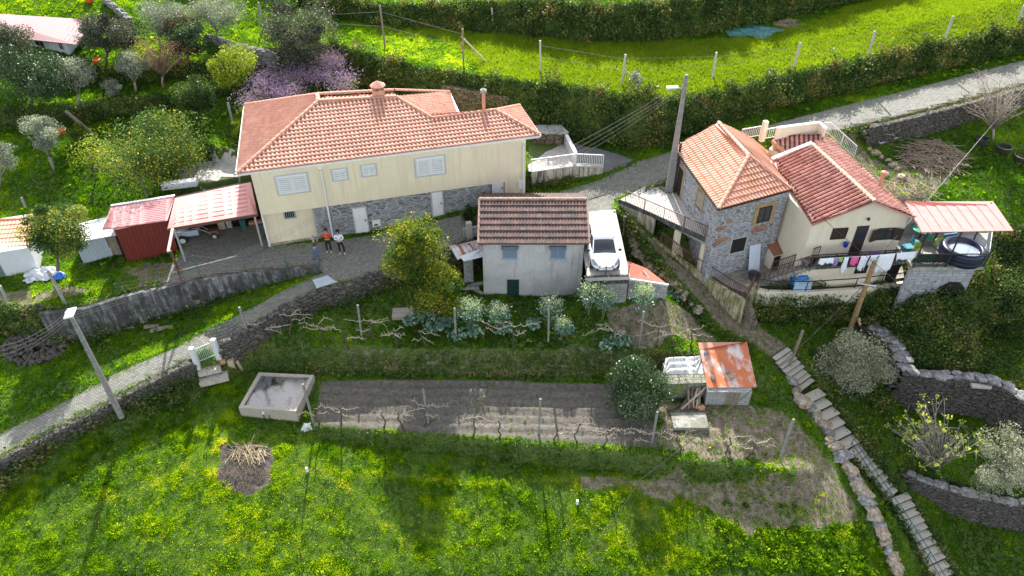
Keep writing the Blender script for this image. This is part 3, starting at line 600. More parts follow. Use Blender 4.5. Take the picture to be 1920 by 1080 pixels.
def ridge(parent, segs, m=T_CAP, r=.13, ln=.42, name='ridge_tiles', lift=.03):
    M = MB()
    for p, q in segs:
        p, q = V(p), V(q); d = q-p; k = max(1, round(d.length/ln)); t_ = d.normalized(); a = t_.cross(V((0, 0, 1))).normalized(); b = a.cross(t_)
        for i in range(k):
            s0, s1 = p+d*(i/k), p+d*((i+1.12)/k if i < k-1 else 1); base = len(M.v)
            for c_, rr in ((s0, r*1.12), (s1, r*.92)):
                for j in range(7):
                    an = math.pi*j/6; M.v.append(tuple(c_+a*math.cos(an)*rr+b*(math.sin(an)*rr*.8+lift)))
            for j in range(6): M.f.append((base+j, base+j+1, base+8+j, base+7+j))
            M.f.append(tuple(base+j for j in range(7))); M.f.append(tuple(base+7+j for j in range(7))[::-1])
    return M.out(name, m, parent)
def plane_pt(px, py, A, B_, C_):
    n = (V(B_)-V(A)).cross(V(C_)-V(A)).normalized(); return onplane(px, py, V(A), n)
def slope_third(A, B_, deg):                          # third point defining the roof plane rising behind eave A-B
    u = (V(B_)-V(A)); u.z = 0; u.normalize(); n = V((-u.y, u.x, 0)); r = math.radians(deg); return V(A)+n*math.cos(r)+V((0, 0, math.sin(r)))
def railing(name, label, pts, h=.95, sp=.13, m=IRON, cat='railing', group=None, parent=None, br=.012, post=1.6, rr=.025, low=True, bars=True):
    pts = [V(p) for p in pts]; T = parent or thing(name, label, cat, pts[0], group); Z = V((0, 0, h))
    M = MB()
    for a, b in zip(pts, pts[1:]):
        M.beam(a+Z, b+Z, rr*2, rr*2)
        if low: M.beam(a+Z*.12, b+Z*.12, rr*1.2, rr*1.2)
    M.out('rail', m, T)
    for a, b in zip(pts, pts[1:]):
        k = max(1, round((b-a).length/post))
        for i in range(0 if a is pts[0] else 1, k+1):
            p = a.lerp(b, i/k); M = MB(); M.beam(p-V((0, 0, .05)), p+Z, rr*1.7, rr*1.7); M.out('rail_post', m, T)
    if bars:
        M = MB()
        for a, b in zip(pts, pts[1:]):
            k = max(1, round((b-a).length/sp))
            for i in range(1, k): p = a.lerp(b, i/k); M.beam(p+Z*.12, p+Z, br*2, br*2)
        if M.v: M.out('rail_bars', m, T)
    return T
def wallrun(name, label, cat, pts, zb, th, m, cap=None, parent=None, group=None, capw=.06, caph=.06):   # free wall along 3-D top points; zb: foot heights
    pts = [V(p) for p in pts]; T = parent or thing(name, label, cat, (pts[0].x, pts[0].y, zb[0]), group); M = MB(); N = []
    for i, p in enumerate(pts):
        d = pts[min(i+1, len(pts)-1)]-pts[max(i-1, 0)]; N.append(V((d.y, -d.x, 0)).normalized())
    k = len(pts); M.v = []
    for i, p in enumerate(pts):
        a, b = p+N[i]*th/2, p-N[i]*th/2; M.v += [tuple(a), tuple(b), (b.x, b.y, zb[i]), (a.x, a.y, zb[i])]
    for i in range(k-1):
        for j in range(4): M.f.append((4*i+j, 4*i+(j+1) % 4, 4*i+4+(j+1) % 4, 4*i+4+j))
    M.f += [(3, 2, 1, 0), tuple(4*k-4+j for j in range(4))]
    o = M.out('wall_body' if cap or not parent else 'wall', m, T)
    if cap:
        M = MB()
        for p, q in zip(pts, pts[1:]): M.beam(p+V((0, 0, caph/2+.003)), q+V((0, 0, caph/2+.003)), th+capw, caph)
        M.out('coping', cap, T)
    return T
# ================= cream house =================
EZ = 4.5
A, B_ = P(445, 325, EZ), P(1012, 253, EZ); D3 = slope_third(A, B_, 24)
H1 = thing('cream_house', 'long cream house with hipped clay roof, stone ground floor and white shutters', 'house', (-8, 41, -1))
wa, wb = P(470, 327, 4.4), P(986, 262, 4.4); F = Fac(wa, wb)
rp = lambda x, y: plane_pt(x, y, A, B_, D3)
r1, r2, v1, r3 = rp(597, 190), rp(743, 182), rp(810, 222), rp(930, 207)
back = F.n*-1
L2 = P(460, 197, EZ); n_ = (r1-A).cross(L2-A).normalized(); r1b = onplane(595, 178, A, n_); r1b.z = r1.z
roof([A, B_, r3, v1, r2, r1], T_BEIGE, H1, tw=.26, th=.3, h=.085, lift=.075, name='roof')
roof([L2, A, r1, r1b], T_BEIGE, H1, tw=.26, th=.3, h=.085, lift=.075, name='roof')
r2b = r2+(r1b-r1); Ra = P(842, 173, EZ); Rb = P(872, 222, EZ)
roof([r1, r2, r2b+V((0, 0, -.25)), r1b+V((0, 0, -.25))], T_BEIGE, H1, tw=.26, th=.3, h=.06, lift=.06, name='roof', plate=.3)
n2 = (r2-v1).cross(Ra-v1).normalized(); Rb = onplane(866, 224, v1, n2); roof([Rb, Ra, r2, v1], T_BEIGE, H1, tw=.26, th=.3, h=.08, lift=.06, name='roof')
n3 = (r3-B_).cross(P(974, 198, EZ)-B_).normalized(); roof([B_, P(974, 198, EZ), r3], T_BEIGE, H1, tw=.26, th=.3, h=.08, lift=.06, name='roof')
ridge(H1, [(A, r1), (r1, r1b), (r1, r2), (r2, v1), (v1, r3), (B_, r3), (L2, r1b), (r1b, r2b), (r2b, Ra), (r3, P(974, 198, EZ))], T_CAP, .15)
bk = [P(957, 203, 4.4), P(868, 226, 4.4), P(846, 185, 4.4), P(474, 203, 4.4)]
M = MB(); M.prism([wa+F.n*-.66, wb+F.n*-.26]+bk, (0, 0, -5.7)); M.out('wall', CREAM, H1)
ZS = 1.45; us = F.at(586, 395)[0]; u2 = F.at(921, 345)[0]; u3 = F.at(946, 345)[0]
M = MB(); F.wall(M, ZS, 4.4, .25); F.wall(M, -.5, ZS, .25, (), u3, F.L); F.box(M, 0, us, -1.6, ZS-.01, -.6, -.35); M.out('wall', CREAM, H1)
M = MB(); F.box(M, -.02, .1, -1.5, ZS-.1, -.2, -.05); M.out('corner_post', WHITE, H1)
M = MB(); F.box(M, us, u2, -1.7, ZS, -.25, -.03); M.out('stone_wall', SLATE, H1)
M = MB(); F.box(M, -.1, us+.05, -1.7, -.95, -.34, -.1); F.box(M, us+.06, u2, -1.7, -1.0, -.02, .03); M.out('plinth', CONC, H1)
for q in ((524, 331, 573, 358, 'a'), (626, 320, 648, 334, 'b'), (680, 312, 703, 326, 'b'), (786, 297, 827, 325, 'a')):
    win(F, *q[:4], H1, WHITE, GALV, False, .05, WHITE, m_plain('grey_surround', lin(.46, .47, .5), .8, .1) if 'grey_surround' not in bpy.data.materials else bpy.data.materials['grey_surround'], (1.75, 1.15) if q[4] == 'a' else (.75, .62))
Fr = Fac(F.pt(0, 0, -.35), F.pt(F.L, 0, -.35)); win(Fr, 532, 394, 553, 406, H1, GALV, DARK, False, .08, None, None, None, False, GALV)
for a in ((661, 391, 691, 433, -.98), (809, 361, 831, 404, -.5)): door(F, *a[:4], H1, WHITE, frame=CONCL, z0=a[4])
door(F, 922, 345, 944, 373, H1, WHITE, z0=.05, panels=False)
M = MB(); a = F.at(697, 413); F.box(M, a[0], a[0]+.55, a[1]-.45, a[1], 0, .12); M.out('meter_box', WHITE, H1)
M = MB(); a = F.at(704, 416); F.box(M, a[0]-.12, a[0]+.12, a[1]-.22, a[1]-.1, .121, .13); M.out('meter_window', DARK, H1)
M = MB(); a = F.at(971, 339); F.box(M, a[0], a[0]+.42, a[1]-.6, a[1], 0, .1); M.out('meter_box', WHITE, H1)
M = MB(); M.beam(A+V((0, -.08, -.08)), B_+V((0, -.08, -.08)), .12, .1); M.beam(A+V((-.08, 0, -.08)), L2+V((-.08, 0, -.08)), .12, .1); M.beam(B_+V((.05, 0, -.08)), P(974, 198, EZ-.08), .12, .1); M.beam(Rb+V((0, 0, -.02)), Ra, .12, .1); M.out('gutter', WHITE, H1)
for px in (601, 981):
    u = F.at(px, 318 if px < 700 else 268)[0]; M = MB(); M.tube([F.pt(u, 4.38, .3), F.pt(u, 4.15, .1), F.pt(u, -.9 if px < 700 else .2, .1)], .06, 8); M.out('downpipe', WHITE, H1)
c0 = (r1.lerp(r2, .76)); cc = V((c0.x, c0.y+.45, c0.z))
M = MB(); M.box(cc+V((0, 0, -.2)), (.75, .75, 1.3), .26); M.out('chimney', m_plain('pink_render', lin(.6, .32, .22), .85), H1)
M = MB()
for i in range(6): M.box(cc+V((.3*math.cos(i*1.05), .3*math.sin(i*1.05), 0.5)), (.1, .1, .35), .26)
M.lathe(cc+V((0, 0, .65)), [(.54, 0), (.52, .05), (.1, .3), (.02, .34)], 8); M.out('chimney_cap', T_CAP, H1)
f0 = (v1.lerp(r3, .8)); M = MB(); M.tube([f0+V((0, .9, -.6)), f0+V((0, .9, 1.0))], .12, 10); M.out('flue_pipe', T_CAP, H1)
M = MB(); M.lathe(f0+V((0, .9, .95)), [(.12, 0), (.24, .05), (.22, .2), (.05, .3)], 10); M.out('flue_cap', CONC, H1)
# side terrace with white railing
TZ = 1.3; tp = [P(996, 322, TZ), P(1078, 311, TZ-.05), P(1130, 313, .95)]
wallrun('terrace_wall', 'stained cream wall carrying the white railing beside the cream house', 'wall', tp, [-.2, 0, .2], .22, DIRTYW, CONCL)
tl = [p+V((0, 0, .08)) for p in tp]
railing('white_railing', 'white metal railing on the terrace wall next to the cream house', tl, .85, .13, WIRON, br=.018, rr=.03)
wp = [P(1056, 262, 1.35), P(1078, 306, 1.3)]
wallrun('terrace_parapet', 'low white parapet between the house terrace and the asphalt ramp', 'wall', [p+V((0, 0, .8)) for p in wp], [1.2, 1.1], .18, WHITEP, WHITE)
pave('terrace_floor', [P(990, 322, TZ), tp[0], tp[1], P(1060, 262, TZ), P(990, 262, TZ)], CONCL, 0, zf=lambda x, y: TZ+.02)
t = NT('asphalt'); n1 = t.noise(t.coord(), 1.4, 6, .6); n2 = t.noise(t.coord(), 40, 2); t.col(t.mix(.4, t.ramp(n1, [(.3, (.075, .07, .068)), (.7, (.15, .14, .135))]), t.ramp(n2, [(.3, (.06, .06, .06)), (.7, (.25, .25, .25))]))); t.set(Roughness=.9); ASPH = t.m
pave('asphalt_ramp', [P(1078, 311, 1.25), P(1130, 313, 1.0), P(1172, 309, .8), P(1187, 300, .8), P(1170, 289, 1.05), P(1120, 278, 1.2), P(1062, 262, 1.35)], ASPH, .04)
T = thing('stone_lean_to', 'low dark stone shelter with grey slab roof beside the house terrace', 'shelter', P(1028, 266, 1.4))
M = MB(); a, b = P(1000, 272, 1.3), P(1055, 272, 1.3); M.obox(a, b-a, V((0, .9, 0)), V((0, 0, .9))); M.out('wall', DRYB, T)
M = MB()
for i in range(5): M.box(a.lerp(b, .1+i*.2)+V((0, .45, 1.0+.04*(i % 2))), (.8, 1.3, .05), .1*i); M.out('roof_slab', CONC, T) if i == 4 else None
# ================= carport, red shed, zinc shed, left house =================
CP = thing('carport', 'open carport with faded red metal roof against the cream house', 'carport', P(340, 440, -1))
q = [P(314, 428, 1.55), P(482, 400, 1.55), P(470, 341, 2.0), P(328, 371, 2.0)]
upv = (q[3]+q[2]-q[0]-q[1]); roof(q, PINKM, CP, tw=.42, th=.5, h=.045, prof='rib', lift=0, plate=.05, up=(q[1]-q[0]).cross(V((0, 0, 1))).cross(V((0, 0, 1)))*-1 if False else (q[1]-q[0]))
M = MB()
for a, b in ((q[0], q[3]), (q[1], q[2]), (q[0], q[1])): M.beam(a-V((0, 0, .14)), b-V((0, 0, .14)), .08, .12)
M.out('roof_beam', BIRON, CP)
for p in (q[1]+V((-.25, .1, 0)), q[2]+V((-.3, 0, 0)), q[3]+V((.2, 0, 0)), q[0]+V((.35, .1, 0))):
    M = MB(); M.beam((p.x, p.y, -1.3), (p.x, p.y, p.z-.1), .1, .1); M.out('post', GALV, CP)
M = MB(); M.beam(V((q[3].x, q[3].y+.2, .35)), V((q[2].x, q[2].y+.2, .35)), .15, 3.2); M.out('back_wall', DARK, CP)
b0 = P(343, 534, -1.08); h0 = tall(b0, 470)
PO = thing('gate_post', 'leaning rusty steel post with pale beam in front of the carport', 'post', b0)
M = MB(); M.beam(b0, b0+V((0, 0, h0)), .1, .1); M.tube([b0+V((.25, .05, 0)), b0+V((.05, 0, h0*.75))], .03); M.out('post', BIRON, PO)
M = MB(); M.beam(b0+V((-.1, -.1, h0)), V((q[0].x+.3, q[0].y, 1.5)), .14, .1); M.out('beam', m_plain('pale_pink_paint', lin(.6, .42, .36), .6), PO)
def shed(T, p, q_, dep, z0, zf, zb, wm, wname='wall'):
    p, q_ = V(p), V(q_); u = V((q_.x-p.x, q_.y-p.y, 0)); n = V((-u.y, u.x, 0)).normalized(); M = MB()
    a = V((p.x, p.y, 0)); M.prism([a+V((0, 0, z0)), a+n*dep+V((0, 0, z0)), a+n*dep+V((0, 0, zb)), a+V((0, 0, zf))], u); M.out(wname, wm, T); return u, n
RS = thing('red_shed', 'dark red metal shed with worn red roof beside the carport', 'shed', P(285, 480, -1))
a, b = P(241, 494, -1.05), P(334, 473, -1.05); zt = a.z+tall(a, 430)
u, n = shed(RS, a, b, 2.3, -1.2, zt-.05, zt+.3, REDM)
M = MB(); L_ = u.length; uu = u.normalized()
for i in range(int(L_/.24)): M.obox(V((a.x, a.y, -1.1))+uu*(.12+i*.24)-n*.03, uu*.04, n*.03, V((0, 0, zt+1)))
M.out('wall_ribs', REDM, RS)
q = [P(192, 430, zt), P(314, 413, zt), P(328, 367, zt+.35), P(208, 386, zt+.35)]
roof(q, REDR, RS, tw=.17, th=.5, h=.035, prof='wave', lift=0, plate=.04, up=(q[1]-q[0]))
M = MB(); M.beam(q[3]+V((0, 0, .03)), q[2]+V((0, 0, .03)), .18, .04); M.out('roof_flashing', WHITE, RS)
ZS_ = thing('zinc_shed', 'small blue-grey metal shed with white sheet roof left of the red shed', 'shed', P(185, 490, -1))
a, b = P(158, 496, -1.05), P(213, 484, -1.05); zt = a.z+tall(a, 456); u, n = shed(ZS_, a, b, 2.0, -1.2, zt-.04, zt+.2, ZINC)
M = MB(); uu = u.normalized()
for i in range(int(u.length/.2)): M.obox(V((a.x, a.y, -1.1))+uu*(.1+i*.2)-n*.02, uu*.05, n*.02, V((0, 0, zt+1)))
M.out('wall_ribs', ZINC, ZS_)
q = [P(134, 456, zt), P(217, 441, zt), P(205, 405, zt+.22), P(150, 419, zt+.22)]; roof(q, ZINCW, ZS_, tw=.2, th=.5, h=.03, prof='wave', lift=0, plate=.03)
M = MB(); M.obox(b+V((.02, .05, -.1)), V((.5, .15, 0)), V((-.02, .06, 0)), V((0, 0, zt+1.05))); M.out('board_door', WOOD, ZS_)
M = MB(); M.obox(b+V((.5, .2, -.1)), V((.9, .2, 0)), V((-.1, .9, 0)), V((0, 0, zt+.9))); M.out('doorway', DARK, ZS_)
LH = thing('whitewashed_outbuilding', 'small whitewashed outbuilding with orange sheet roof at the left edge', 'outbuilding', P(30, 520, -1.2))
a, b = P(-60, 536, -1.25), P(77, 512, -1.25); zt = a.z+tall(b, 462)*.98; u, n = shed(LH, a, b, 3., -1.5, zt-.05, zt+.55, WHITEP)
q = [P(-75, 470, zt), P(58, 459, zt), P(62, 406, zt+.6), P(-75, 414, zt+.6)]; roof(q, m_sheet('orange_sheet', lin(.68, .33, .2), lin(.55, .12, .06), .8, .5), LH, tw=.22, th=.35, h=.03, prof='wave', lift=.03, plate=.05)
M = MB(); Fl = Fac(a, b); g0 = Fl.at(-2, 500); Fl.box(M, g0[0]-.6, g0[0]+.1, -1.3, .4, 0, .04); M.out('door', m_plain('dull_green_paint', lin(.1, .16, .14), .6), LH)
# pink-roofed shed top left
PS = thing('pink_roof_shed', 'grey shed with pale pink ribbed roof behind the top left trees', 'shed', P(70, 90, 4.6))
a, b = P(-40, 80, 4.5), P(134, 107, 4.45); zt = 4.5+tall(P(90, 100, 4.5), 73); u, n = shed(PS, a, b, 2.3, 4., zt-.05, zt+.45, WHITEP)
q = [P(-50, 62, zt), P(142, 83, zt), P(180, 37, zt+1.), P(45, 25, zt+1.), P(-60, 22, zt+1)]; q = [q[0], q[1], q[2], q[4]]
roof(q, m_sheet('pale_pink_sheet', lin(.66, .4, .37), lin(.5, .28, .25), .15), PS, tw=.42, th=.5, h=.05, prof='rib', lift=0, plate=.06)
Fp = Fac(a, b)
for x0, x1 in ((66, 86), (108, 120)): win(Fp, x0, 76, x1, 92, PS, GALV, DARK, False, .04, name='window')
# ================= grey building with brown tiles =================
GB = thing('grey_storehouse', 'two-storey grey rendered storehouse with mossy brown tile roof', 'storehouse', (1.3, 38, -3.5))
X0, X1, Y0 = -1.82, 4.42, 36.75
M = MB(); M.prism([(X0, Y0, -3.7), (X0, 41.9, -3.7), (X0, 41.9, .82), (X0, 39.45, 1.98), (X0, Y0, .82)], (X1-X0, 0, 0)); M.out('wall', GREYP, GB)
e0, e1 = P(897, 453, .9), P(1104, 449, .9); e0.y = e1.y = 36.5; rz, ry = 2.2, 39.45
roof([e0, e1, V((e1.x, ry, rz)), V((e0.x, ry, rz))], T_OLD, GB, tw=.2, th=.43, h=.05, lift=.07, prof='roll')
roof([V((e1.x, 42.2, .9)), V((e0.x, 42.2, .9)), V((e0.x, ry, rz)), V((e1.x, ry, rz))], T_OLD, GB, tw=.2, th=.43, h=.05, lift=.06)
ridge(GB, [(V((e0.x, ry, rz)), V((e1.x, ry, rz)))], RIDGEO, .14)
for x in (e0.x, e1.x): M = MB(); M.beam((x, 36.5, .93), (x, ry, rz+.04), .12, .12); M.out('verge_board', RIDGEO, GB)
F = Fac(V((X0, Y0, 0)), V((X1, Y0, 0)))
for x in (956, 1046):
    win(F, x-12, 467, x+12, 483, GB, m_plain('faded_blue_paint', lin(.22, .32, .42), .6), GLASSB, True, .06)
    M = MB(); a = F.at(x-16, 466); b = F.at(x+16, 461); F.box(M, a[0], b[0], a[1]+.02, b[1]+.04, 0, .2); M.out('shutter_box', m_plain('slate_blue_paint', lin(.12, .17, .2), .6), GB)
door(F, 951, 524, 973, 556, GB, m_plain('dark_green_door', lin(.012, .04, .045), .5), z0=-3.5, panels=False, handle=False)
M = MB(); a = F.at(1037, 523); b = F.at(1057, 546); F.box(M, a[0], b[0], b[1], a[1], 0, .02); M.out('wall_patch', CONCL, GB)
# lean-to left of it
T = thing('rusty_lean_to', 'lean-to shelter with rust-streaked sheets between fruit tree and storehouse', 'lean-to', P(885, 535, -3.2))
q = [P(858, 487, -.75), P(905, 470, -.75), P(902, 448, -.35), P(842, 462, -.35)]; roof(q, RUSTW, T, tw=.18, th=.5, h=.03, prof='wave', lift=0, plate=.02, name='rusted_sheet')
q = [P(870, 493, -.85), P(907, 484, -.85), P(907, 467, -.6), P(862, 483, -.65)]; q = [p+V((0, 0, .12)) for p in q]; roof(q, ZINCW, T, tw=.18, th=.5, h=.03, prof='wave', lift=0, plate=.02, name='white_sheet')
a, b = P(871, 536, -3.2), P(888, 533, -3.2); M = MB(); M.obox(a, b-a, V((0, .15, 0)), V((0, 0, 2.3))); M.obox(a, V((.15, 0, 0)), V((-.1, 2.2, 0)), V((0, 0, 2.3))); M.out('block_wall', BLOCK, T)
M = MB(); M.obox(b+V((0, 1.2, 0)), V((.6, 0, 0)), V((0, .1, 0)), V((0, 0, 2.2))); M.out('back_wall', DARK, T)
# ================= parking deck =================
DK = thing('parking_deck', 'concrete parking deck on grey block walls under the white car', 'parking deck', (5.8, 35, -3.3))
d0, d1 = P(1094, 522, 0), P(1181, 519, 0); dl = P(1164, 442, 0); 
M = MB(); M.prism([V((4.46, d0.y, -.22)), V((d1.x, d1.y, -.22)), V((dl.x+.02, dl.y, -.22)), P(1153, 398, -.22), V((4.46, 41.3, -.22))], (0, 0, .24)); M.out('deck_slab', CONCL, DK)
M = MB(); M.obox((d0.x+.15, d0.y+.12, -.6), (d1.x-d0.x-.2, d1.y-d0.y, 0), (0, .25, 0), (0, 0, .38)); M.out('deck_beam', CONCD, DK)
M = MB(); a = V((d0.x+.15, d0.y+.2, -3.5)); M.obox(a, (.6, 0, 0), (0, .2, 0), (0, 0, 2.92)); M.obox(a+V((1.15, 0, 0)), (d1.x-d0.x-1.35, 0, 0), (0, .2, 0), (0, 0, 2.92)); M.obox(a+V((d1.x-d0.x-.4, .2, 0)), (.2, 0, 0), (0, 6, 0), (0, 0, 2.92)); M.out('block_wall', BLOCK, DK)
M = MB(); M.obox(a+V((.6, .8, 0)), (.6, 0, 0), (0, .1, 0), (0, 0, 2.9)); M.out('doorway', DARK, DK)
M = MB(); M.tube([a+V((1.0, -.05, 0)), a+V((1.0, -.05, 2.9))], .07, 8); M.out('post', WHITE, DK)
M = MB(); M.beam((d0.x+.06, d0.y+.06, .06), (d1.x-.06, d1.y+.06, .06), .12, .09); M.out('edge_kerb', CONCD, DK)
for i, (x, y) in enumerate(((d0.x+.15, d0.y+.15), (d0.x+1.3, d0.y+.12), (d1.x-.1, d1.y+.1))):
    M = MB(); M.beam((x, y, 0), (x, y, .85), .05, .05); M.out('post', IRON, DK)
M = MB(); M.tube([(d0.x+.15, d0.y+.15, .45), (d0.x+1.3, d0.y+.12, .42), (d1.x-.1, d1.y+.1, .45)], .012, 4); M.out('rail_wire', IRON, DK)
AX = thing('annex', 'wedge-shaped block annex with flat terracotta roof right of the parking deck', 'annex', P(1215, 550, -3.3))
q = [P(1181, 523, -.35), P(1253, 534, -.95), P(1212, 503, -.75), P(1176, 489, -.25)]
M = MB(); M.v = [tuple(p) for p in q]+[tuple(p-V((0, 0, .12))) for p in q]; M.f = [(0, 1, 2), (0, 2, 3), (7, 5, 4), (7, 6, 5), (0, 4, 5, 1), (1, 5, 6, 2), (2, 6, 7, 3), (3, 7, 4, 0)]
M.out('roof', m_plaster('terracotta_slab', lin(.45, .13, .085), lin(.2, .08, .06), .7), AX)
M = MB(); M.beam(q[0]+V((0, -.03, .0)), q[1]+V((0, -.03, 0)), .1, .12); M.out('roof_edge', WHITEP, AX)
M = MB(); k = [p-V((0, 0, .13)) for p in q]; M.v = [tuple(p+V((0, .1, 0))) for p in k]+[(p.x, p.y+.1, -3.6) for p in k]; M.f = [(0, 1, 5, 4), (1, 2, 6, 5), (2, 3, 7, 6), (3, 0, 4, 7), (0, 3, 2, 1)]; M.out('wall', BLOCK, AX)
M = MB(); M.beam(P(1206, 508, -.55), P(1217, 523, -.72), .1, .08); tag(M.out('concrete_block', CONC), 'short grey concrete beam lying on the terracotta annex roof', 'beam')
# ================= rusty hut and its neighbour =================
HT = thing('block_hut', 'small block hut with rusty orange sheet roof weighted by stones', 'hut', (12.5, 30, -5.2))
a, b = P(1321, 760, -5.15), P(1403, 760, -5.15); u, n = shed(HT, a, b, 2.75, -5.6, -4.02, -3.3, BLOCK)
q = [P(1327, 727, -3.9), P(1419, 726, -3.9), P(1400, 641, -3.1), P(1309, 642, -3.1)]; roof(q, RUST, HT, tw=.12, th=.5, h=.02, prof='wave', lift=0, plate=.03)
F = Fac(a, b); u0 = F.at(1362, 745)[0]; u1 = F.at(1387, 745)[0]; M = MB()
for i in range(5): F.box(M, u0+(u1-u0)*i/5+.01, u0+(u1-u0)*(i+1)/5-.01, -5.25, -4.08, .0, .04+.01*(i % 2))
M.out('plank_door', WOOD, HT); HQ = q
for x, y, s_, lb in ((1337, 710, .42, 'large pale stone at the lower left corner of the rusty hut roof'), (1364, 698, .3, 'thin grey stone in the middle of the rusty hut roof'), (1371, 709, .36, 'brown flat stone near the lower edge of the rusty hut roof'), (1323, 664, .28, 'small grey stone at the upper left of the rusty hut roof')):
    p = plane_pt(x, y, q[0], q[1], q[2]); M = MB(); M.rock(p+V((0, 0, .1)), (s_, s_*.7, .2), RND, x); solo(M, 'roof_stone', ROCKG if y != 709 else ROCKM, lb, 'stone', p, 'stones weighing down the hut roof')
NB = thing('block_pen', 'mossy block pen with white corrugated fibre roof left of the rusty hut', 'animal pen', P(1280, 740, -5.1))
a, b = P(1247, 748, -5.1), P(1318, 745, -5.1); u, n = shed(NB, a, b, 1.5, -5.4, -3.85, -3.65, m_stone('mossy_blocks', [lin(.25, .24, .18), lin(.3, .3, .24), lin(.16, .18, .08)], lin(.1, .1, .07), 2.4, 5, .04, .3))
q = [P(1243, 702, -3.75), P(1319, 700, -3.75), P(1316, 668, -3.5), P(1248, 671, -3.5)]
M = MB(); F = Fac(a, b); g_ = F.at(1266, 722); F.box(M, g_[0], g_[0]+.5, g_[1]-.6, g_[1], 0, .03); M.out('hatch', m_plain('green_board', lin(.16, .2, .05), .8), NB)
roof(q, m_sheet('grimy_fibre', lin(.55, .55, .54), lin(.16, .14, .12), .9, .7, 0, .58, .04, 2.5, 4.), NB, tw=.42, th=.5, h=.1, prof='wave', lift=0, plate=.02, up=(q[1]-q[0]))
# ================= water tank =================
WT = thing('water_tank', 'square concrete water tank full of green water beside the vines', 'water tank', P(510, 780, -5.4))
q = [P(447, 764, -4.5), P(555, 771, -4.5), P(589, 703, -4.5), P(485, 698, -4.5)]; c_ = sum(q, V())/4; inn = [c_+(p-c_)*.87 for p in q]; Z1 = V((0, 0, 1.05))
M = MB(); M.v = [tuple(p) for p in q+inn]+[tuple(p-Z1) for p in q+inn]
for i in range(4): j = (i+1) % 4; M.f += [(i, j, 4+j, 4+i), (i, 8+i, 8+j, j), (4+i, 4+j, 12+j, 12+i)]
M.out('tank_wall', m_plaster('tank_concrete', lin(.38, .34, .28), lin(.2, .18, .14), .6), WT)
t = NT('pond_water'); n1 = t.noise(t.coord('Object', (1.6, .7, 1)), 1.3, 6, .75); t.col(t.mix(t.step(n1, .52, .57), lin(.12, .12, .125), lin(.018, .024, .01))); t.set(Roughness=.12); t.b.inputs['Specular IOR Level'].default_value = 1.  # pale and dark patches paint reflections of sky and branches into the colour
M = MB(); M.v = [tuple(p-V((0, 0, .12))) for p in inn]; M.f = [(0, 1, 2, 3)]; M.out('water', t.m, WT)
M = MB(); a = q[0].lerp(q[1], .42); M.tube([a+V((0, -.03, -.35)), a+V((0, -.12, -.35)), a+V((0, -.12, -.9))], .035); M.tube([a+V((.28, -.03, -.5)), a+V((.28, -.1, -.5)), a+V((.3, -.12, -1))], .025); M.out('outlet_pipe', IRON, WT)
M = MB(); M.box(a+V((0, -.05, -.3)), (.12, .1, .16)); M.out('valve', WHITE, WT)
# ================= stone house =================
E1, E2, E3 = P(1264, 276, 3.5), P(1347, 392, 3.5), P(1482, 355, 3.5)
S1 = thing('stone_house', 'slate stone house with bright orange hipped roof above the lower yard', 'house', (13, 38, -2.2))
t3 = slope_third(E2, E3, 27); ap = plane_pt(1404, 292, E2, E3, t3); nL = (E1-E2).cross(ap-E2).normalized(); rb = onplane(1347, 230, E2, nL)
rb.z = ap.z; EL = V((E2.x+(E3.x-ap.x), E2.y, 0))
roof([E2, E3, ap], T_ORANGE, S1, tw=.25, th=.42, h=.06, lift=.06)
roof([E1, E2, ap, rb], T_ORANGE, S1, tw=.25, th=.42, h=.05, lift=.045)
nR = (E3-ap).cross(rb-ap).normalized(); q5 = onplane(1432, 268, ap, nR)
roof([E3, q5, rb, ap], T_ORANGE, S1, tw=.25, th=.42, h=.05, lift=.045)
ridge(S1, [(E2, ap), (E3, ap)], T_CAP, .13); ridge(S1, [(ap, rb)], T_CAPL, .13)
w1, w2, w3 = P(1272, 280, 3.4), P(1350, 387, 3.4), P(1480, 357, 3.4)
w2 = w2+V((.0, .1, 0)); w4 = w1+(w3-w2)
M = MB(); M.prism([V((p.x, p.y, -2.4)) for p in (w1, w2, w3, w4)], (0, 0, 5.8)); M.out('stone_wall', SLATE2, S1)
M = MB(); M.beam(E1-V((0, 0, .07)), E2-V((0, 0, .07)), .1, .1); M.beam(E2-V((0, 0, .07)), E3-V((0, 0, .07)), .1, .1); M.out('eave_trim', DBROWN, S1)
FLs, FFs = Fac(w1, w2), Fac(w2, w3)
OCH = m_plain('ochre_jamb_stone', lin(.36, .25, .12), .9, .35, 5); REDS = m_plain('reddish_stone', lin(.27, .15, .1), .9, .35, 4)
def jambs(F, u0, u1, z0, z1, w_=.2, lint=True):
    for a, b in ((u0-w_, u0-.02), (u1+.02, u1+w_)): M = MB(); F.box(M, a, b, z0-.05, z1+.05, 0, .05); M.out('jamb_stone', OCH, S1)
    if lint: M = MB(); F.box(M, u0-w_, u1+w_, z1+.06, z1+.28, 0, .05); M.out('lintel_stone', OCH, S1)
for a in ((1271, 315, 1283, 342), (1309, 356, 1318, 380)):
    u0, z1 = FLs.at(a[0], a[1]); u1, z0 = FLs.at(a[2], a[3]); u0, u1 = min(u0, u1), max(u0, u1); uc = (u0+u1)/2; z1 = min(2.9, max(z0, z1)); z0 = .55 if a[0] < 1300 else 1.5
    z1 = 2.5 if z0 < 1 else 2.75
    M = MB(); FLs.box(M, uc-.4, uc+.4, z0, z1, 0, .03); M.out('door' if z0 < 1 else 'window', DARK if z0 < 1 else GLASS, S1); jambs(FLs, uc-.4, uc+.4, z0, z1)
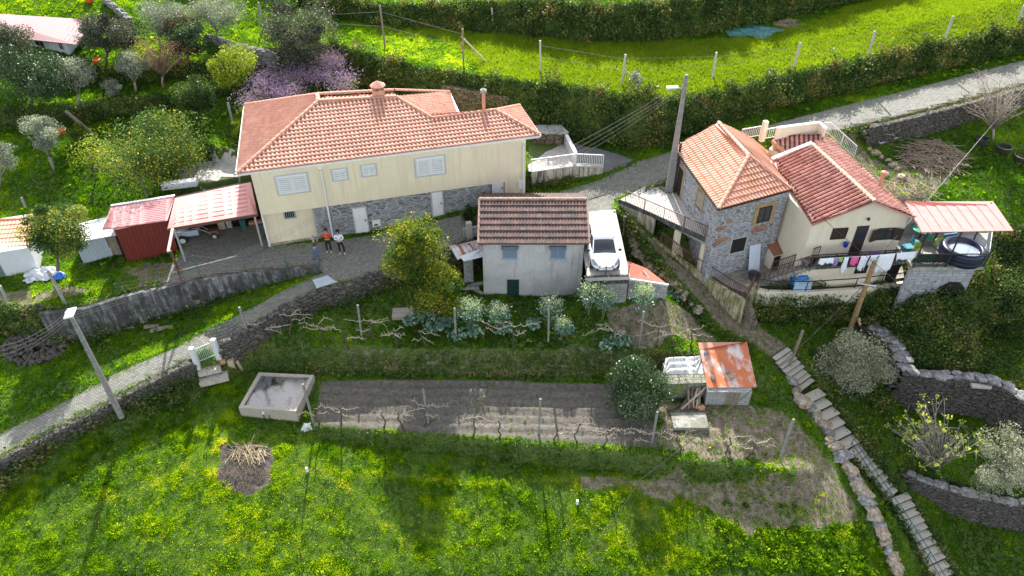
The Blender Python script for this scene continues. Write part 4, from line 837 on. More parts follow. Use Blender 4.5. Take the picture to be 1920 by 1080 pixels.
w_ = win(FFs, 1421, 391, 1444, 412, S1, DBROWN, GLASS, False, .05, sizes=(.85, 1.0)); u, z = FFs.at(1432, 402); jambs(FFs, u-.45, u+.45, z-.6, z+.55, .3)
win(FFs, 1373, 449, 1394, 469, S1, CONCL, DARK, False, .06, mull=False)
for x, y, a, b in ((1423, 428, 1.2, .5), (1352, 428, .75, .28), (1354, 449, 1.0, .36), (1343, 457, .7, .25), (1366, 415, .35, .2)):
    u, z = FFs.at(x, y); M = MB(); u = max(u, a/2+.02); p = FFs.pt(u, z, -.02); M.rock(p, (a, .16, b), RND, math.atan2(FFs.u.y, FFs.u.x), .08); M.out('lintel_stone', REDS, S1)
# white board leaning on the wall
b0 = FFs.at(1403, 472)[0]; p = FFs.pt(b0-.05, -2.15, .55); M = MB(); M.obox(p, FFs.u*.8, FFs.n*-.5+V((0, 0, 1.95)), FFs.n*.05)
tag(M.out('panel', m_plain('pale_blue_panel', lin(.56, .62, .7), .4, .08)), 'tall pale blue-white panel leaning on the slate wall in the lower yard', 'panel')
# small cream box with mossy tile roof
OV = thing('bread_oven', 'small cream oven hut with mossy rusty roof beside the outdoor steps', 'oven', P(1462, 495, -2.2))
a = P(1443, 508, -2.2); M = MB(); M.obox(a, FFs.u*1.0, FFs.n*-.85, V((0, 0, 1.35))); M.out('wall', CREAM2, OV)
q = [a+FFs.u*-.12+FFs.n*.12+V((0, 0, 1.35)), a+FFs.u*1.12+FFs.n*.12+V((0, 0, 1.35)), a+FFs.u*1.12-FFs.n*.95+V((0, 0, 1.8)), a-FFs.u*.12-FFs.n*.95+V((0, 0, 1.8))]
roof(q, m_sheet('mossy_rust', lin(.3, .1, .05), lin(.12, .12, .05), .9, .8, 0, .5, .1), OV, tw=.2, th=.5, h=.02, prof='wave', lift=0, plate=.05)
M = MB(); M.obox(a+FFs.u*.1+FFs.n*.0, FFs.u*.45, FFs.n*.03, V((0, 0, 1.1))); M.out('door', DARK, OV)
# upper terrace slab, its side wall, pillars and railing
ZT = .45
tp = [P(1160, 376, ZT), P(1222, 402, ZT), P(1275, 427, ZT), P(1322, 449, ZT), P(1338, 447, ZT)]
TS = thing('upper_terrace', 'wedge-shaped concrete terrace on pillars along the slate stone house', 'terrace', tp[0])
M = MB(); M.prism([p-V((0, 0, .2)) for p in tp]+[V((w2.x-.02, w2.y+.15, ZT-.2)), V((w1.x-.02, w1.y, ZT-.2)), P(1250, 340, ZT-.2), P(1215, 351, ZT-.2)], (0, 0, .22)); M.out('slab', CONCL, TS)
M = MB(); a, b = tp[0], tp[1]; d_ = (tp[3]-tp[0]); d_.z = 0; d_.normalize(); nn = V((-d_.y, d_.x, 0)); nn = nn if nn.y > 0 else -nn
M.obox(V((a.x, a.y, -2.2))+nn*.05, V((b.x-a.x, b.y-a.y, 0))*1.08, nn*.2, V((0, 0, 2.44))); M.out('side_wall', DIRTYW, TS)
for px, py in ((1269, 432), (1320, 455)):
    p = P(px, py, ZT-.25); M = MB(); M.box((p.x+nn.x*.2, p.y+nn.y*.2, (-2.2+ZT-.2)/2), (.32, .32, ZT+2.), .4); M.out('pillar', CREAM2, TS)
M = MB(); k = V((tp[1].x, tp[1].y, -2.2))+nn*1.9; M.obox(k, V((3.6, -3.0, 0)), nn*.1, V((0, 0, 2.42))); M.out('back_wall', CREAM2, TS)
M = MB()
for a, b in zip(tp, tp[1:4]): M.beam(a+V((0, -.02, -.02)), b+V((0, -.02, -.02)), .08, .28)
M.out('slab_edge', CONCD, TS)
railing('terrace_railing', 'brown metal railing along the edge of the wedge-shaped terrace', [P(1172, 380, ZT+.03), P(1320, 446, ZT+.03), P(1337, 444, ZT+.03)], .9, .12, BIRON, br=.011)
# retaining walls of the lower yard
zt = [P(1225, 446, -1.1), P(1280, 488, -1.75), P(1320, 514, -2.1), P(1365, 543, -2.1), P(1398, 563, -2.1)]
wallrun('yard_wall', 'mossy yellow retaining wall along the footpath below the slate stone house', 'wall', zt, [-1.9, -2.5, -3.2, -4.2, -4.5], .25, YWALL)
M = MB(); c_ = P(1411, 537, -2.1); M.prism([c_+V((.45*math.cos(i*.785), .45*math.sin(i*.785), -2.6)) for i in range(8)], (0, 0, 2.62)); solo(M, 'wall_pier', YWALL, 'thick rounded mossy yellow pier at the corner of the yard wall', 'pier', (c_.x, c_.y, -4.7))
z2 = [P(1418, 540, -2.1), P(1440, 545, -2.1), P(1510, 546, -2.1), P(1602, 540, -2.1), P(1700, 528, -2.1)]
wallrun('yard_wall', 'low cream retaining wall above the dark hedge under the washing line', 'wall', z2, [-3.3]*5, .25, CREAM2)
railing('yard_railing', 'rusty brown railing on the mossy yard wall beside the footpath', [p+V((0, 0, .02)) for p in [P(1238, 456, -1.25)]+zt[1:]+[c_]], .85, .13, BIRON, br=.01)
railing('yard_railing', 'dark railing with two bars on the low cream yard wall above the hedge', [p+V((0, 0, .02)) for p in z2], .75, .13, IRON, post=2.2, bars=False)
# ================= white house =================
f0, f1 = P(1523, 422, 2.8), P(1720, 410, 2.8); g0 = P(1447, 300, 2.8)
S2 = thing('pale_house', 'pale cream gabled house with red roll tiles and a balcony', 'house', (21, 37, -2.2))
u_ = (f1-f0); u_.z = 0; u_.normalize(); nb = V((-u_.y, u_.x, 0)); dl = g0-f0; dl.z = 0; dl.normalize()
mid = f0.lerp(f1, .5); nf = V((u_.y, -u_.x, 0)); R1 = onplane(1640, 378, f0, nf)
nL2 = (g0-f0).cross(R1-f0).normalized(); R0 = onplane(1522, 270, f0, nL2)
R0 = P(1522, 270, R1.z); nL2 = (R0-f0).cross(R1-f0).normalized(); g1 = onplane(1447, 300, f0, nL2); print('R', R0, R1, g1)
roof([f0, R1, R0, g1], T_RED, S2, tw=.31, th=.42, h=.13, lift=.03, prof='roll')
nR2 = (R0-R1).cross(f1-R1).normalized(); q6 = onplane(1548, 252, R1, nR2); q7 = onplane(1597, 298, R1, nR2)
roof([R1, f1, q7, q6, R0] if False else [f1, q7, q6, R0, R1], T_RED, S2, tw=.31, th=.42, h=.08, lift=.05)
ridge(S2, [(R1, R0)], T_CAPL, .13); M = MB(); M.beam(g1+V((0, 0, .08)), R0+V((0, 0, .08)), .3, .12); M.out('verge_board', WHITEP, S2)
wl, wr = f0+u_*.18+nb*.3, f1-u_*.35+nb*.3; Fw = Fac(wl, wr); zr = R1.z-.14
ur = (R1-wl).dot(u_)
M = MB(); P0 = [Fw.pt(0, -2.3), Fw.pt(Fw.L, -2.3), Fw.pt(Fw.L, 2.74), Fw.pt(ur, zr), Fw.pt(0, 2.74)]
bv = (R0-R1)*.97; P0[1:4] = [Fw.pt(ur, -2.3), Fw.pt(ur, zr)]; M.prism(P0, bv); bv = (q7-f1)*.97; M.prism([Fw.pt(ur-.01, -2.3), Fw.pt(Fw.L, -2.3), Fw.pt(Fw.L, 2.74), Fw.pt(ur-.01, zr)], bv); M.out('wall', CREAM2, S2)
Z0 = .2
M = MB(); Fw.box(M, -.1, Fw.L+.15, Z0-.16, Z0, 0, 1.05); M.out('balcony_slab', CONCD, S2)
door(Fw, 1603, 424, 1630, 470, S2, DBROWN, z0=Z0, frame=DBROWN, handle=False) if False else None
def fopen(x0, y0, x1, y1, nm, m, par=S2, z0=None, d=.04):
    u0, z1 = Fw.at(x0, y0); u1 = Fw.at(x1, y0)[0]; zb = Fw.at(x1, y1)[1] if z0 is None else z0; M = MB(); Fw.box(M, min(u0, u1), max(u0, u1), zb, z1, 0, d); return M.out(nm, m, par), u0, u1, zb, z1
o, u0, u1, zb, z1 = fopen(1608, 424, 1630, 474, 'door', DBROWN, z0=Z0); M = MB(); Fw.box(M, u0+.12, u1-.1, 1.2, z1-.12, .04, .05); M.out('door_glass', GLASS, o)
win(Fw, 1564, 430, 1582, 445, S2, DBROWN, DBROWN, False, .05, sizes=(.85, .7))
uw, zw = Fw.at(1659, 438); w_ = win(Fw, 1648, 431, 1670, 445, S2, DBROWN, GLASS, False, .05, sizes=(.9, .75))
for s_ in (-1, 1): M = MB(); p = Fw.pt(uw+s_*.5, zw-.42, .05); M.obox(p, Fw.u*(s_*.48)+Fw.n*.16, Fw.n*.04, V((0, 0, .84))); M.out('shutter', DBROWN, w_)
M = MB(); p = Fw.pt(*Fw.at(1627, 409), .12); M.lathe(p, [(.03, -.1), (.09, -.06), (.07, .08), (.02, .12)], 8); M.beam(p, p-Fw.n*.12, .03, .03); M.out('wall_lamp', IRON, S2)
fopen(1606, 498, 1628, 511, 'window', DARK); fopen(1668, 497, 1689, 530, 'door', DARK, z0=-2.2)
M = MB(); a = Fw.at(1660, 500)[0]; Fw.box(M, a-.15, a+.1, -2.2, .0, 0, .06); M.out('drain_board', CONCL, S2)
fl = plane_pt(1648, 350, R1, f1, R0); M = MB(); M.tube([fl-V((0, 0, .2)), fl+V((0, 0, .95))], .11, 10); M.out('flue_pipe', T_CAP, S2); M = MB(); M.lathe(fl+V((0, 0, .9)), [(.12, 0), (.2, .05), (.17, .17), (.04, .22)], 10); M.out('flue_cap', T_CAP, S2)
# balcony railing
bp = [Fw.pt(-.0, Z0, 1.0), Fw.pt(Fw.L+.1, Z0, 1.0)]
railing('balcony_railing', 'dark iron railing along the balcony of the pale cream house', bp, .9, .13, IRON, br=.011)
# rear annex roofs and parapet
Q = [P(1446, 266, 3.2), P(1458, 248, 3.55), P(1548, 252, 3.75), P(1597, 298, 2.9), P(1524, 272, 3.3), P(1478, 292, 2.85)]
RA = thing('rear_annex', 'low annex with red tiled roof between the pale house and the upper lane', 'annex', P(1500, 270, 2))
an = P(1446, 266, 3.3); pl = (P(1458, 248, 3.7), P(1548, 252, 3.75), P(1478, 292, 2.9)); pp = [plane_pt(x, y, *pl) for x, y in ((1447, 266), (1458, 248), (1548, 252), (1536, 276), (1478, 294))]
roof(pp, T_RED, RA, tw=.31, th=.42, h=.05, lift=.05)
M = MB(); M.prism([V((p.x, p.y+.15, 1.)) for p in pp], (0, 0, 1.75)); M.out('wall', CREAM2, RA)
M = MB(); M.beam(pp[0]+V((0, 0, .1)), pp[4]+V((0, 0, .1)), .16, .16); M.out('verge_board', T_CAP, RA)
a, b = P(1457, 240, 4.3), P(1536, 230, 4.3)
wallrun('lane_parapet', 'cream parapet wall with white top between the lane and the red annex roof', 'wall', [a, b, b+V((.15, -.9, 0))], [2.6]*3, .16, CREAM2, WHITE)
M = MB(); p = P(1428, 262, 2.9); M.box(p+V((0, 0, .65)), (.3, .3, 1.5), .3); solo(M, 'gate_pillar', CREAM2, 'square cream pillar with railings beside the lane behind the orange roof', 'pillar', p)
railing('lane_railing', 'white lane railing left of the cream pillar', [P(1388, 262, 2.4), P(1423, 256, 2.6)], .8, .13, WIRON); railing('lane_railing', 'cream lane railing between the cream pillar and the parapet', [P(1432, 262, 2.7), P(1455, 258, 2.9)], .8, .13, WIRON)
railing('lane_railing', 'thin white railing running down behind the red annex roof', [P(1540, 252, 3.1), P(1551, 252, 3.1), P(1600, 296, 1.9)], .9, .13, WIRON)
# steps up to the balcony
ST_ = thing('outdoor_steps', 'mossy concrete steps rising from the yard to the balcony', 'steps', P(1430, 530, -2.2))
a = P(1431, 531, -2.2); b = Fw.pt(.1, Z0, 1.0); n = 12; dv = V((b.x-a.x, b.y-a.y, 0)); wv = V((-dv.y, dv.x, 0)).normalized()*1.05
M = MB()
for i in range(n): p = a+dv*(i/n); z = -2.2+(i+1)*2.4/n; M.obox(V((p.x, p.y, z-.32)), dv*(1.12/n), wv, V((0, 0, .32)))
M.out('stair_treads', m_blotch('lichened_step', lin(.36, .34, .3), [(lin(.12, .11, .09), .5, .8), (lin(.2, .18, .14), .5, .6), (lin(.06, .06, .05), .6, .7)], s1=2), ST_)
for k in (0, 1):
    railing('', '', [a+wv*k+V((0, 0, .15)), b+wv*k+V((0, 0, .05))], .9, .32 if k == 0 else .16, BIRON, parent=ST_, br=.012)
pave('yard_paving', [P(1240, 455, -2.15), P(1280, 484, -2.15), P(1320, 508, -2.15), P(1365, 537, -2.15), P(1405, 553, -2.15), P(1425, 537, -2.15), P(1600, 533, -2.15), P(1695, 521, -2.15), P(1690, 480, -2.15), P(1500, 470, -2.15), P(1330, 470, -2.15)], m_blotch('yard_concrete', lin(.3, .26, .22), [(lin(.18, .15, .12), .5, .8), (lin(.12, .1, .08), .55, .7), (lin(.07, .08, .04), .62, .8)]), 0, zf=lambda x, y: -2.13)
# blue drum, basket, misc in the yard
M = MB(); p = P(1495, 535, -2.2); M.lathe(p, [(.5, 0), (.55, .4), (.52, .8), (.4, 1.0), (.1, 1.05)], 16); solo(M, 'water_drum', m_plain('blue_plastic', lin(.03, .2, .5), .35, .1), 'round blue plastic drum under the outdoor steps', 'drum', p, smooth=True)
M = MB(); M.obox(p+V((-.5, -.75, 0)), V((1.1, .05, 0)), V((0, .04, .05)), V((0, .2, .75))); solo(M, 'tarpaulin', m_plain('pale_blue_tarp', lin(.3, .42, .55), .5, .2), 'pale blue tarp sheet in front of the blue drum', 'tarp', p)
M = MB(); p = P(1412, 524, -2.2); M.lathe(p, [(.28, 0), (.42, .45), (.38, .45), (.25, .08)], 14); solo(M, 'basket', m_plain('dark_basket', lin(.06, .05, .05), .7), 'round dark basket filled with rags at the foot of the steps', 'basket', p)
# ================= patio with canopy =================
pf0, pf1 = P(1712, 502, .2), P(1846, 501, .2); pb1 = P(1846, 445, .2)+V((.5, .5, 0)); pb0 = V((pf0.x-.1, pb1.y, .2))
PT = thing('patio', 'raised patio on a pale block wall right of the pale cream house', 'patio', (pf0.x, pf0.y, -3.3))
M = MB(); M.prism([p-V((0, 0, .2)) for p in (pf0, pf1, pb1, pb0)], (0, 0, .2)); M.out('patio_slab', CONC, PT)
M = MB(); Fq = Fac(pf0+V((0, .12, 0)), pf1+V((-.35, .12, 0))); Fq.wall(M, -3.8, -.001, .25); M.obox(pf1+V((-.6, .15, -3.8)), V((.25, 0, 0)), V((.4, 3, 0)), V((0, 0, 3.8))); M.out('base_wall', m_stone('pale_blocks', [lin(.4, .41, .43), lin(.3, .31, .33), lin(.45, .46, .47)], lin(.3, .3, .31), 2.4, 5, .04, .15), PT)
u, z = Fq.at(1781, 540); M = MB(); M.prism([Fq.pt(u+x, z+y, .01) for x, y in ((-1.2, -1.2), (-.75, -.35), (-.7, .1), (-.2, .5), (.5, .45), (.9, .0), (1.0, -.4), (1.3, -1.2))], Fq.n*.012); M.out('broken_hole', DARK, PT)
M = MB(); M.obox(pb0+V((0, 0, 0)), V((pb1.x-pb0.x-.6, 0, 0)), V((0, .2, 0)), V((0, 0, 1.2))); M.out('back_wall', m_plaster('dim_block_wall', lin(.32, .31, .3), lin(.15, .14, .13), .7), PT)
CN = thing('canopy', 'faded pink ribbed metal canopy on thin dark posts over the patio', 'canopy', P(1800, 500, .2))
q = [P(1728, 435, 2.8), P(1900, 432, 2.8), P(1862, 377, 3.05), P(1697, 378, 3.05)]; roof(q, PINKM, CN, tw=.62, th=.5, h=.05, prof='rib', lift=0, plate=.05)
for (x0, y0, z0) in ((1740, 436, 2.75), (1803, 435, 2.75), (1877, 434, 2.75), (1715, 502, None), (1846, 500, None)):
    if z0: p = P(x0, y0, z0); bz = .2
    else: continue
    M = MB(); M.beam((p.x, p.y, bz), p, .07, .07); M.out('post', IRON, CN)
for p in (q[2]+V((-.2, -.2, 0)), q[3]+V((.3, -.2, 0)), q[3].lerp(q[2], .5)+V((0, -.2, 0))): M = MB(); M.beam((p.x, p.y, .2), p, .07, .07); M.out('post', IRON, CN)
M = MB(); M.beam(q[0]-V((0, -.1, .08)), q[1]-V((0, -.1, .08)), .06, .08); M.out('roof_beam', IRON, CN)
railing('patio_railing', 'dark thin-barred railing along the front of the patio', [pf0+V((0, .05, 0)), pf1+V((-.05, .05, 0))], .95, .13, IRON, br=.01)
railing('patio_railing', 'pale rail along the right side of the patio beside the tub', [pf1+V((-.05, .1, 0)), pb1+V((-.05, 0, 0))], .95, .3, GALV, br=.01)
# inflatable tub
tc_ = P(1805, 490, .2)+V((0, .4, 0)); TB = thing('hot_tub', 'round dark navy inflatable hot tub on the patio', 'hot tub', tc_)
M = MB(); pr = [(1.2, 0)]+[(1.22+.06*abs(math.sin(i*1.05)), .08+.09*i) for i in range(8)]+[(1.15, .82), (1.0, .84), (.93, .78), (.9, .3)]; M.lathe(tc_, pr, 28); M.out('tub_wall', m_plain('navy_vinyl', lin(.012, .016, .045), .3, .2, 3), TB, True)
M = MB(); M.lathe(tc_+V((0, 0, .55)), [(.92, 0), (.91, .02)], 24); M.out('water', m_glass('tub_water', lin(.25, .3, .36), .05), TB)
# chairs and odds on the patio
def chair(name, p, rz, col, label):
    T = thing(name, label, 'chair', p); m = m_plain(label.split()[0]+'_plastic', col, .4, .1); cs, sn = math.cos(rz), math.sin(rz); r_ = lambda x, y, z: V((p[0]+x*cs-y*sn, p[1]+x*sn+y*cs, p[2]+z))
    M = MB(); M.prism([r_(.24*math.cos(i*.628)*1.05, .24*math.sin(i*.628), .42) for i in range(10)], (0, 0, .04)); M.out('seat', m, T)
    M = MB(); pts = [r_(.27*math.cos(a), .25*math.sin(a)+.02, 0) for a in [math.radians(20+i*14) for i in range(11)]]; k = len(pts); M.v = [tuple(a+V((0, 0, .46))) for a in pts]+[tuple(a+V((0, 0, .85-.12*abs(i-5)/5)))for i, a in enumerate(pts)]; M.f = [(i, i+1, k+i+1, k+i) for i in range(k-1)]; M.out('backrest', m, T)
    for x in (-.2, .2):
        for y in (-.18, .18): M = MB(); M.beam(r_(x*1.15, y*1.15, 0), r_(x, y, .43), .04, .04); M.out('leg', m, T)
    return T
G1, G2, G3 = lin(.02, .22, .14), lin(.33, .42, .06), lin(.05, .25, .33)
for x, y, rz, c_, lb in ((1757, 462, 3.0, G2, 'lime green plastic chair nearest the hot tub'), (1738, 455, 2.2, G1, 'dark green plastic chair under the canopy'), (1717, 478, .4, G2, 'lime green plastic chair nearest the pale house'), (1712, 464, 1.2, G3, 'teal plastic chair against the pale house wall')):
    p = P(x, y, .2); chair('plastic_chair', p, rz, c_, lb)
TBL = thing('patio_table', 'round green patio table under the canopy', 'table', P(1735, 462, .2)+V((0, .9, 0))); p = V(TBL.location)
M = MB(); M.lathe(p, [(.62, .7), (.64, .73), (.6, .75)], 20); M.out('tabletop', m_plain('green_plastic', G1, .4), TBL); M = MB(); M.tube([p, p+V((0, 0, .7))], .05); M.out('leg', IRON, TBL)
for x, y, s_, c_, lb in ((1700, 470, (.6, .5, .35), G3, 'teal plastic crate by the wall of the pale house'), (1775, 455, (.9, .1, .7), G3, 'flat teal board behind the hot tub'), (1790, 494, (.3, .25, .3), lin(.6, .6, .6), 'small white bag in front of the hot tub'), (1798, 495, (.28, .22, .25), lin(.5, .12, .1), 'small red bag in front of the hot tub')):
    p = P(x, y, .2); M = MB(); M.box(p+V((0, 0, s_[2]/2)), s_, .2); o = solo(M, 'bag' if 'bag' in lb else 'board' if 'board' in lb else 'crate', m_plain('c'+lb[:12], c_, .6), lb, lb.split()[2] if 'bag' in lb else 'board' if 'board' in lb else 'crate', p)
    bv_ = o.modifiers.new('b', 'BEVEL'); bv_.width = .06 if 'bag' in lb else .02; bv_.segments = 3
for x, w_, lb in ((1735, 1.5, 'wide dark green net cloth hanging inside the patio railing'), (1762, .9, 'narrow black cloth hanging inside the patio railing')):
    p = P(x, 500, .2)+V((0, .35, 0)); M = MB()
    for i in range(8): M.obox(p+V((-w_/2+w_*i/8, .03*math.sin(i*2), .02)), V((w_/8, .03*(math.sin(i*2+2)-math.sin(i*2)), 0)), V((0, .02, 0)), V((0, -.2, .8)))
    solo(M, 'cloth', m_plain('cl'+lb[:8], lin(.012, .05, .03) if x < 1750 else lin(.015, .015, .02), .9), lb, 'cloth', p)
# laundry
LA, LB = Fw.pt(.15, 1.25, 1.55), Fw.pt(Fw.L+.3, 1.3, 1.5); lu = (LB-LA)
WL = thing('washing_line', 'washing line stretched in front of the balcony', 'washing line', LA); M = MB(); M.tube([LA, LA+lu*.5-V((0, 0, .06)), LB], .012, 4); M.out('line', WIRON, WL)
CW_ = m_plain('white_cotton', lin(.78, .79, .85), .9, .05, 3); 
for i, (t0, w_, h_, c_, lb) in enumerate(((.0, .9, .35, 0, 'white towel folded low at the left end of the washing line'), (.14, .3, .55, lin(.3, .2, .42), 'small mauve cloth pegged on the washing line'), (.19, .25, .25, lin(.25, .5, .08), 'small green cloth pegged on the washing line'), (.25, .28, 1.1, 0, 'long narrow white trousers hanging on the washing line'), (.33, .42, .55, lin(.75, .12, .35), 'bright pink shorts hanging on the washing line'), (.42, .5, .95, 0, 'white shirt hanging beside the pink shorts'), (.52, .45, .7, 0, 'short white top hanging left of the wooden pole'), (.6, 1.0, 1.25, 0, 'large white sheet hanging behind the wooden pole'), (.78, 1.3, .5, 0, 'crumpled white sheet bunched at the right end of the washing line'))):
    M = MB(); p = LA+lu*t0; k = 8; uu = lu.normalized()
    top = [p+uu*(w_*j/k)-V((0, 0, .05*math.sin(math.pi*min(1, t0+.1)))) for j in range(k+1)]
    for r in range(6):
        for j in range(k+1):
            f = r/5; wob = .07*math.sin(j*1.9+i*2+f*2)*(f+.2); M.v.append(tuple(top[j]+V((0, wob-.05*f, -h_*f*(1+.12*math.sin(j*1.3+i)))) + uu*(.08*f*math.sin(i+j*.7))))
    for r in range(5):
        for j in range(k): a = r*(k+1)+j; M.f.append((a, a+1, a+k+2, a+k+1))
    o = solo(M, 'laundry', CW_ if c_ == 0 else m_plain('lc%d' % i, c_, .9, .1), lb, 'laundry', p, 'laundry on the line', True); sm = o.modifiers.new('s', 'SOLIDIFY'); sm.thickness = .015
for x, y, c_, lb in ((1555, 483, lin(.02, .02, .03), 'black round tub standing on the balcony'), (1617, 478, lin(.2, .08, .28), 'purple cloth over the balcony rail'), (1632, 477, lin(.04, .1, .3), 'blue clothes basket on the balcony')):
    p = Fw.pt(Fw.at(x, y)[0], Z0, .8); M = MB()
    if 'cloth o' in lb: M.obox(p+V((-.3, -.23, .3)), Fw.u*.55, V((0, -.03, 0)), V((0, 0, .65)))
    else: M.lathe(p, [(.22, 0), (.32, .3), (.3, .32), (.2, .1)], 12)
    solo(M, 'tub' if 'tub' in lb else 'cloth' if 'cloth o' in lb else 'basket', m_plain('bc%d' % x, c_, .6), lb, 'tub' if 'tub' in lb else 'cloth' if 'cloth o' in lb else 'basket', p)
M = MB(); p = Fw.pt(*Fw.at(1583, 455), .2); M.lathe(p+V((0, 0, -.15)), [(.12, 0), (.16, .28), (.14, .28)], 12); M.tube([p+V((-.15, 0, .13)), p+V((0, 0, .35)), p+V((.15, 0, .13))], .01, 4); solo(M, 'bucket', m_plain('blue_bucket_plastic', lin(.01, .03, .3), .4), 'blue bucket hanging on the pale wall between window and door', 'bucket', p)
# ================= retaining walls, posts, stairs =================
def offset(pts, d):
    out = []
    for i, p in enumerate(pts):
        t_ = pts[min(i+1, len(pts)-1)]-pts[max(i-1, 0)]; n = V((t_.y, -t_.x, 0)).normalized(); n = -n if n.y > 0 else n; out.append(p+n*d)
    return out
def stonewall(M, pts, zb, th, rnd, ln=.4, ht=.17, top=True, faces=(1,), droop=0):
    N = offset(pts, 1.0)
    for i in range(len(pts)-1):
        a, b = pts[i], pts[i+1]; n = (N[i]-a).normalized(); L_ = (b-a).length; u = (b-a).normalized(); u2 = V((u.x, u.y, 0)).normalized(); rz = math.atan2(u2.y, u2.x)
        for s_ in faces:
            z = 0; H_ = max(a.z-zb[i], b.z-zb[i+1])
            while z < H_:
                h_ = ht*rnd.uniform(.7, 1.3); x = -rnd.random()*ln
                while x < L_:
                    w_ = ln*rnd.uniform(.5, 1.5); f = min(1, max(0, (x+w_/2)/L_)); zt_ = a.z+(b.z-a.z)*f-z-h_/2
                    if zt_ > zb[i]+(zb[i+1]-zb[i])*f-.15:
                        p = a.lerp(b, f)+n*s_*(th/2-.06+rnd.uniform(-.03, .04)); M.rock((p.x, p.y, zt_), (w_*1.02, .3, h_*1.0), rnd, rz)
                    x += w_
                z += h_
        if top:
            x = 0
            while x < L_:
                w_ = ln*rnd.uniform(.7, 1.7); p = a.lerp(b, min(1, (x+w_/2)/L_))
                for k in range(2): q_ = p+n*th*(k-.5)*rnd.uniform(.3, .6); M.rock((q_.x, q_.y, p.z+rnd.uniform(-.05, .08)), (w_, th*rnd.uniform(.55, .8), ht*rnd.uniform(.7, 1.5)), rnd, rz+rnd.uniform(-.3, .3))
                x += w_
def core(M, pts, zb, th):
    N = offset(pts, th/2); k = len(pts); Q_ = offset(pts, -th/2); b0 = len(M.v)
    for i in range(k): M.v += [tuple(N[i]-V((0, 0, .05))), tuple(Q_[i]-V((0, 0, .05))), (Q_[i].x, Q_[i].y, zb[i]), (N[i].x, N[i].y, zb[i])]
    for i in range(k-1):
        for j in range(4): M.f.append((b0+4*i+j, b0+4*i+(j+1) % 4, b0+4*i+4+(j+1) % 4, b0+4*i+4+j))
RT, RB_ = ROADW; k_ = 6
rt = offset(RT, .22); zb_ = [b.z-.6 for b in RB_]
M = MB(); core(M, rt[:k_], zb_[:k_], .42); stonewall(M, rt[:k_], zb_[:k_], .42, RND, .5, .26, False); 
solo(M, 'road_wall', DRYD, 'long dark stone retaining wall between the lower lane and the meadow', 'wall', rt[0])
M = MB(); core(M, rt[k_:], zb_[k_:], .42); stonewall(M, rt[k_:], zb_[k_:], .42, RND, .5, .26, True)
solo(M, 'road_wall', DRYD, 'dark stone retaining wall between the lane and the vine garden', 'wall', rt[k_])
lt, lb_ = LW; lt = offset(lt, -.02)
wallrun('yard_retaining_wall', 'black-stained concrete retaining wall below the red shed yard', 'wall', [p+V((0, 0, .1)) for p in lt[2:]], [b.z-.6 for b in lb_[2:]], .26, CONCD)
# brown dry stone face in the bank, lane wall, ruins
a = [P(835, 158, 4.1), P(900, 170, 4.0), P(952, 178, 3.8)]; M = MB(); core(M, a, [1.5]*3, .5); stonewall(M, a, [1.7]*3, .5, RND, .55, .26, False); solo(M, 'bank_wall', DRYB, 'brown dry stone wall showing through the ivy behind the cream house', 'wall', a[0])
a = [P(1628, 233, 3.3), P(1680, 222, 3.55), P(1728, 210, 3.9), P(1822, 186, 4.4), P(1925, 158, 5.0)]; M = MB(); a_ = offset(a, .25); core(M, a_, [1.4, 1.5, 1.8, 2.5, 3.5], .4); stonewall(M, a_, [1.5, 1.6, 1.9, 2.6, 3.6], .4, RND, .4, .2, False); solo(M, 'lane_wall', DRYD, 'dark stone wall holding up the lane above the scrap sheets', 'wall', a[0])
rt_, rb_ = RW
r0 = [P(1632, 606, -4.2), P(1672, 632, -4.3), P(1690, 665, -4.4), P(1697, 692, -4.6)]; r1_ = [P(1697, 694, -4.6), P(1760, 703, -4.6), P(1815, 705, -4.7), P(1862, 712, -4.8), P(1895, 728, -4.9), P(1935, 755, -5.0), P(2010, 790, -5.2)]
T = thing('ruin_wall', 'roofless ruin with dark slate walls and rubble tops right of the silvery olive', 'ruin', r0[0])
M = MB(); core(M, r0, [-6, -6.3, -6.8, -7.6], .95); stonewall(M, r0, [-5.6, -6, -6.5, -7.1], 1., RND, .55, .12, False, (1, -1)); core(M, r1_, [-8.2]*7, .55); stonewall(M, r1_, [-7.6, -7.8, -7.9, -8, -8, -8, -8.1], .65, RND, .55, .11, False); M.out('wall', DRYD, T)
M = MB(); stonewall(M, r0, [9]*4, 1., RND, .5, .15, True, ()); stonewall(M, r0, [9]*4, .5, RND, .4, .15, True, ()); stonewall(M, r1_, [9]*7, .65, RND, .5, .15, True, ()); M.out('rubble_top', LICHR, T)
M = MB(); p = P(1832, 716, -5.0); M.beam(p+V((-.55, -.25, .08)), p+V((.6, -.3, .0)), .5, .16); solo(M, 'lintel_slab', CONCL, 'long pale slab lying on top of the ruin wall', 'slab', p)
a = [P(1702, 884, -7.7), P(1730, 898, -7.75), P(1760, 908, -7.8), P(1800, 921, -7.8), P(1840, 930, -7.8), P(1885, 938, -7.8), P(1960, 946, -7.8)]
T = thing('curved_wall', 'curved slate retaining wall at the lower right corner', 'wall', a[0]); M = MB(); core(M, a, [-9, -9.5, -10, -10.3, -10.5, -10.5, -10.6], .5); stonewall(M, a, [-8.9, -9.2, -9.6, -9.9, -10.1, -10.3, -10.4], .5, RND, .42, .1, False); M.out('wall', DRYD, T)
M = MB(); stonewall(M, a, [9]*7, .5, RND, .6, .12, True, ()); M.out('coping_stones', LICHR, T)
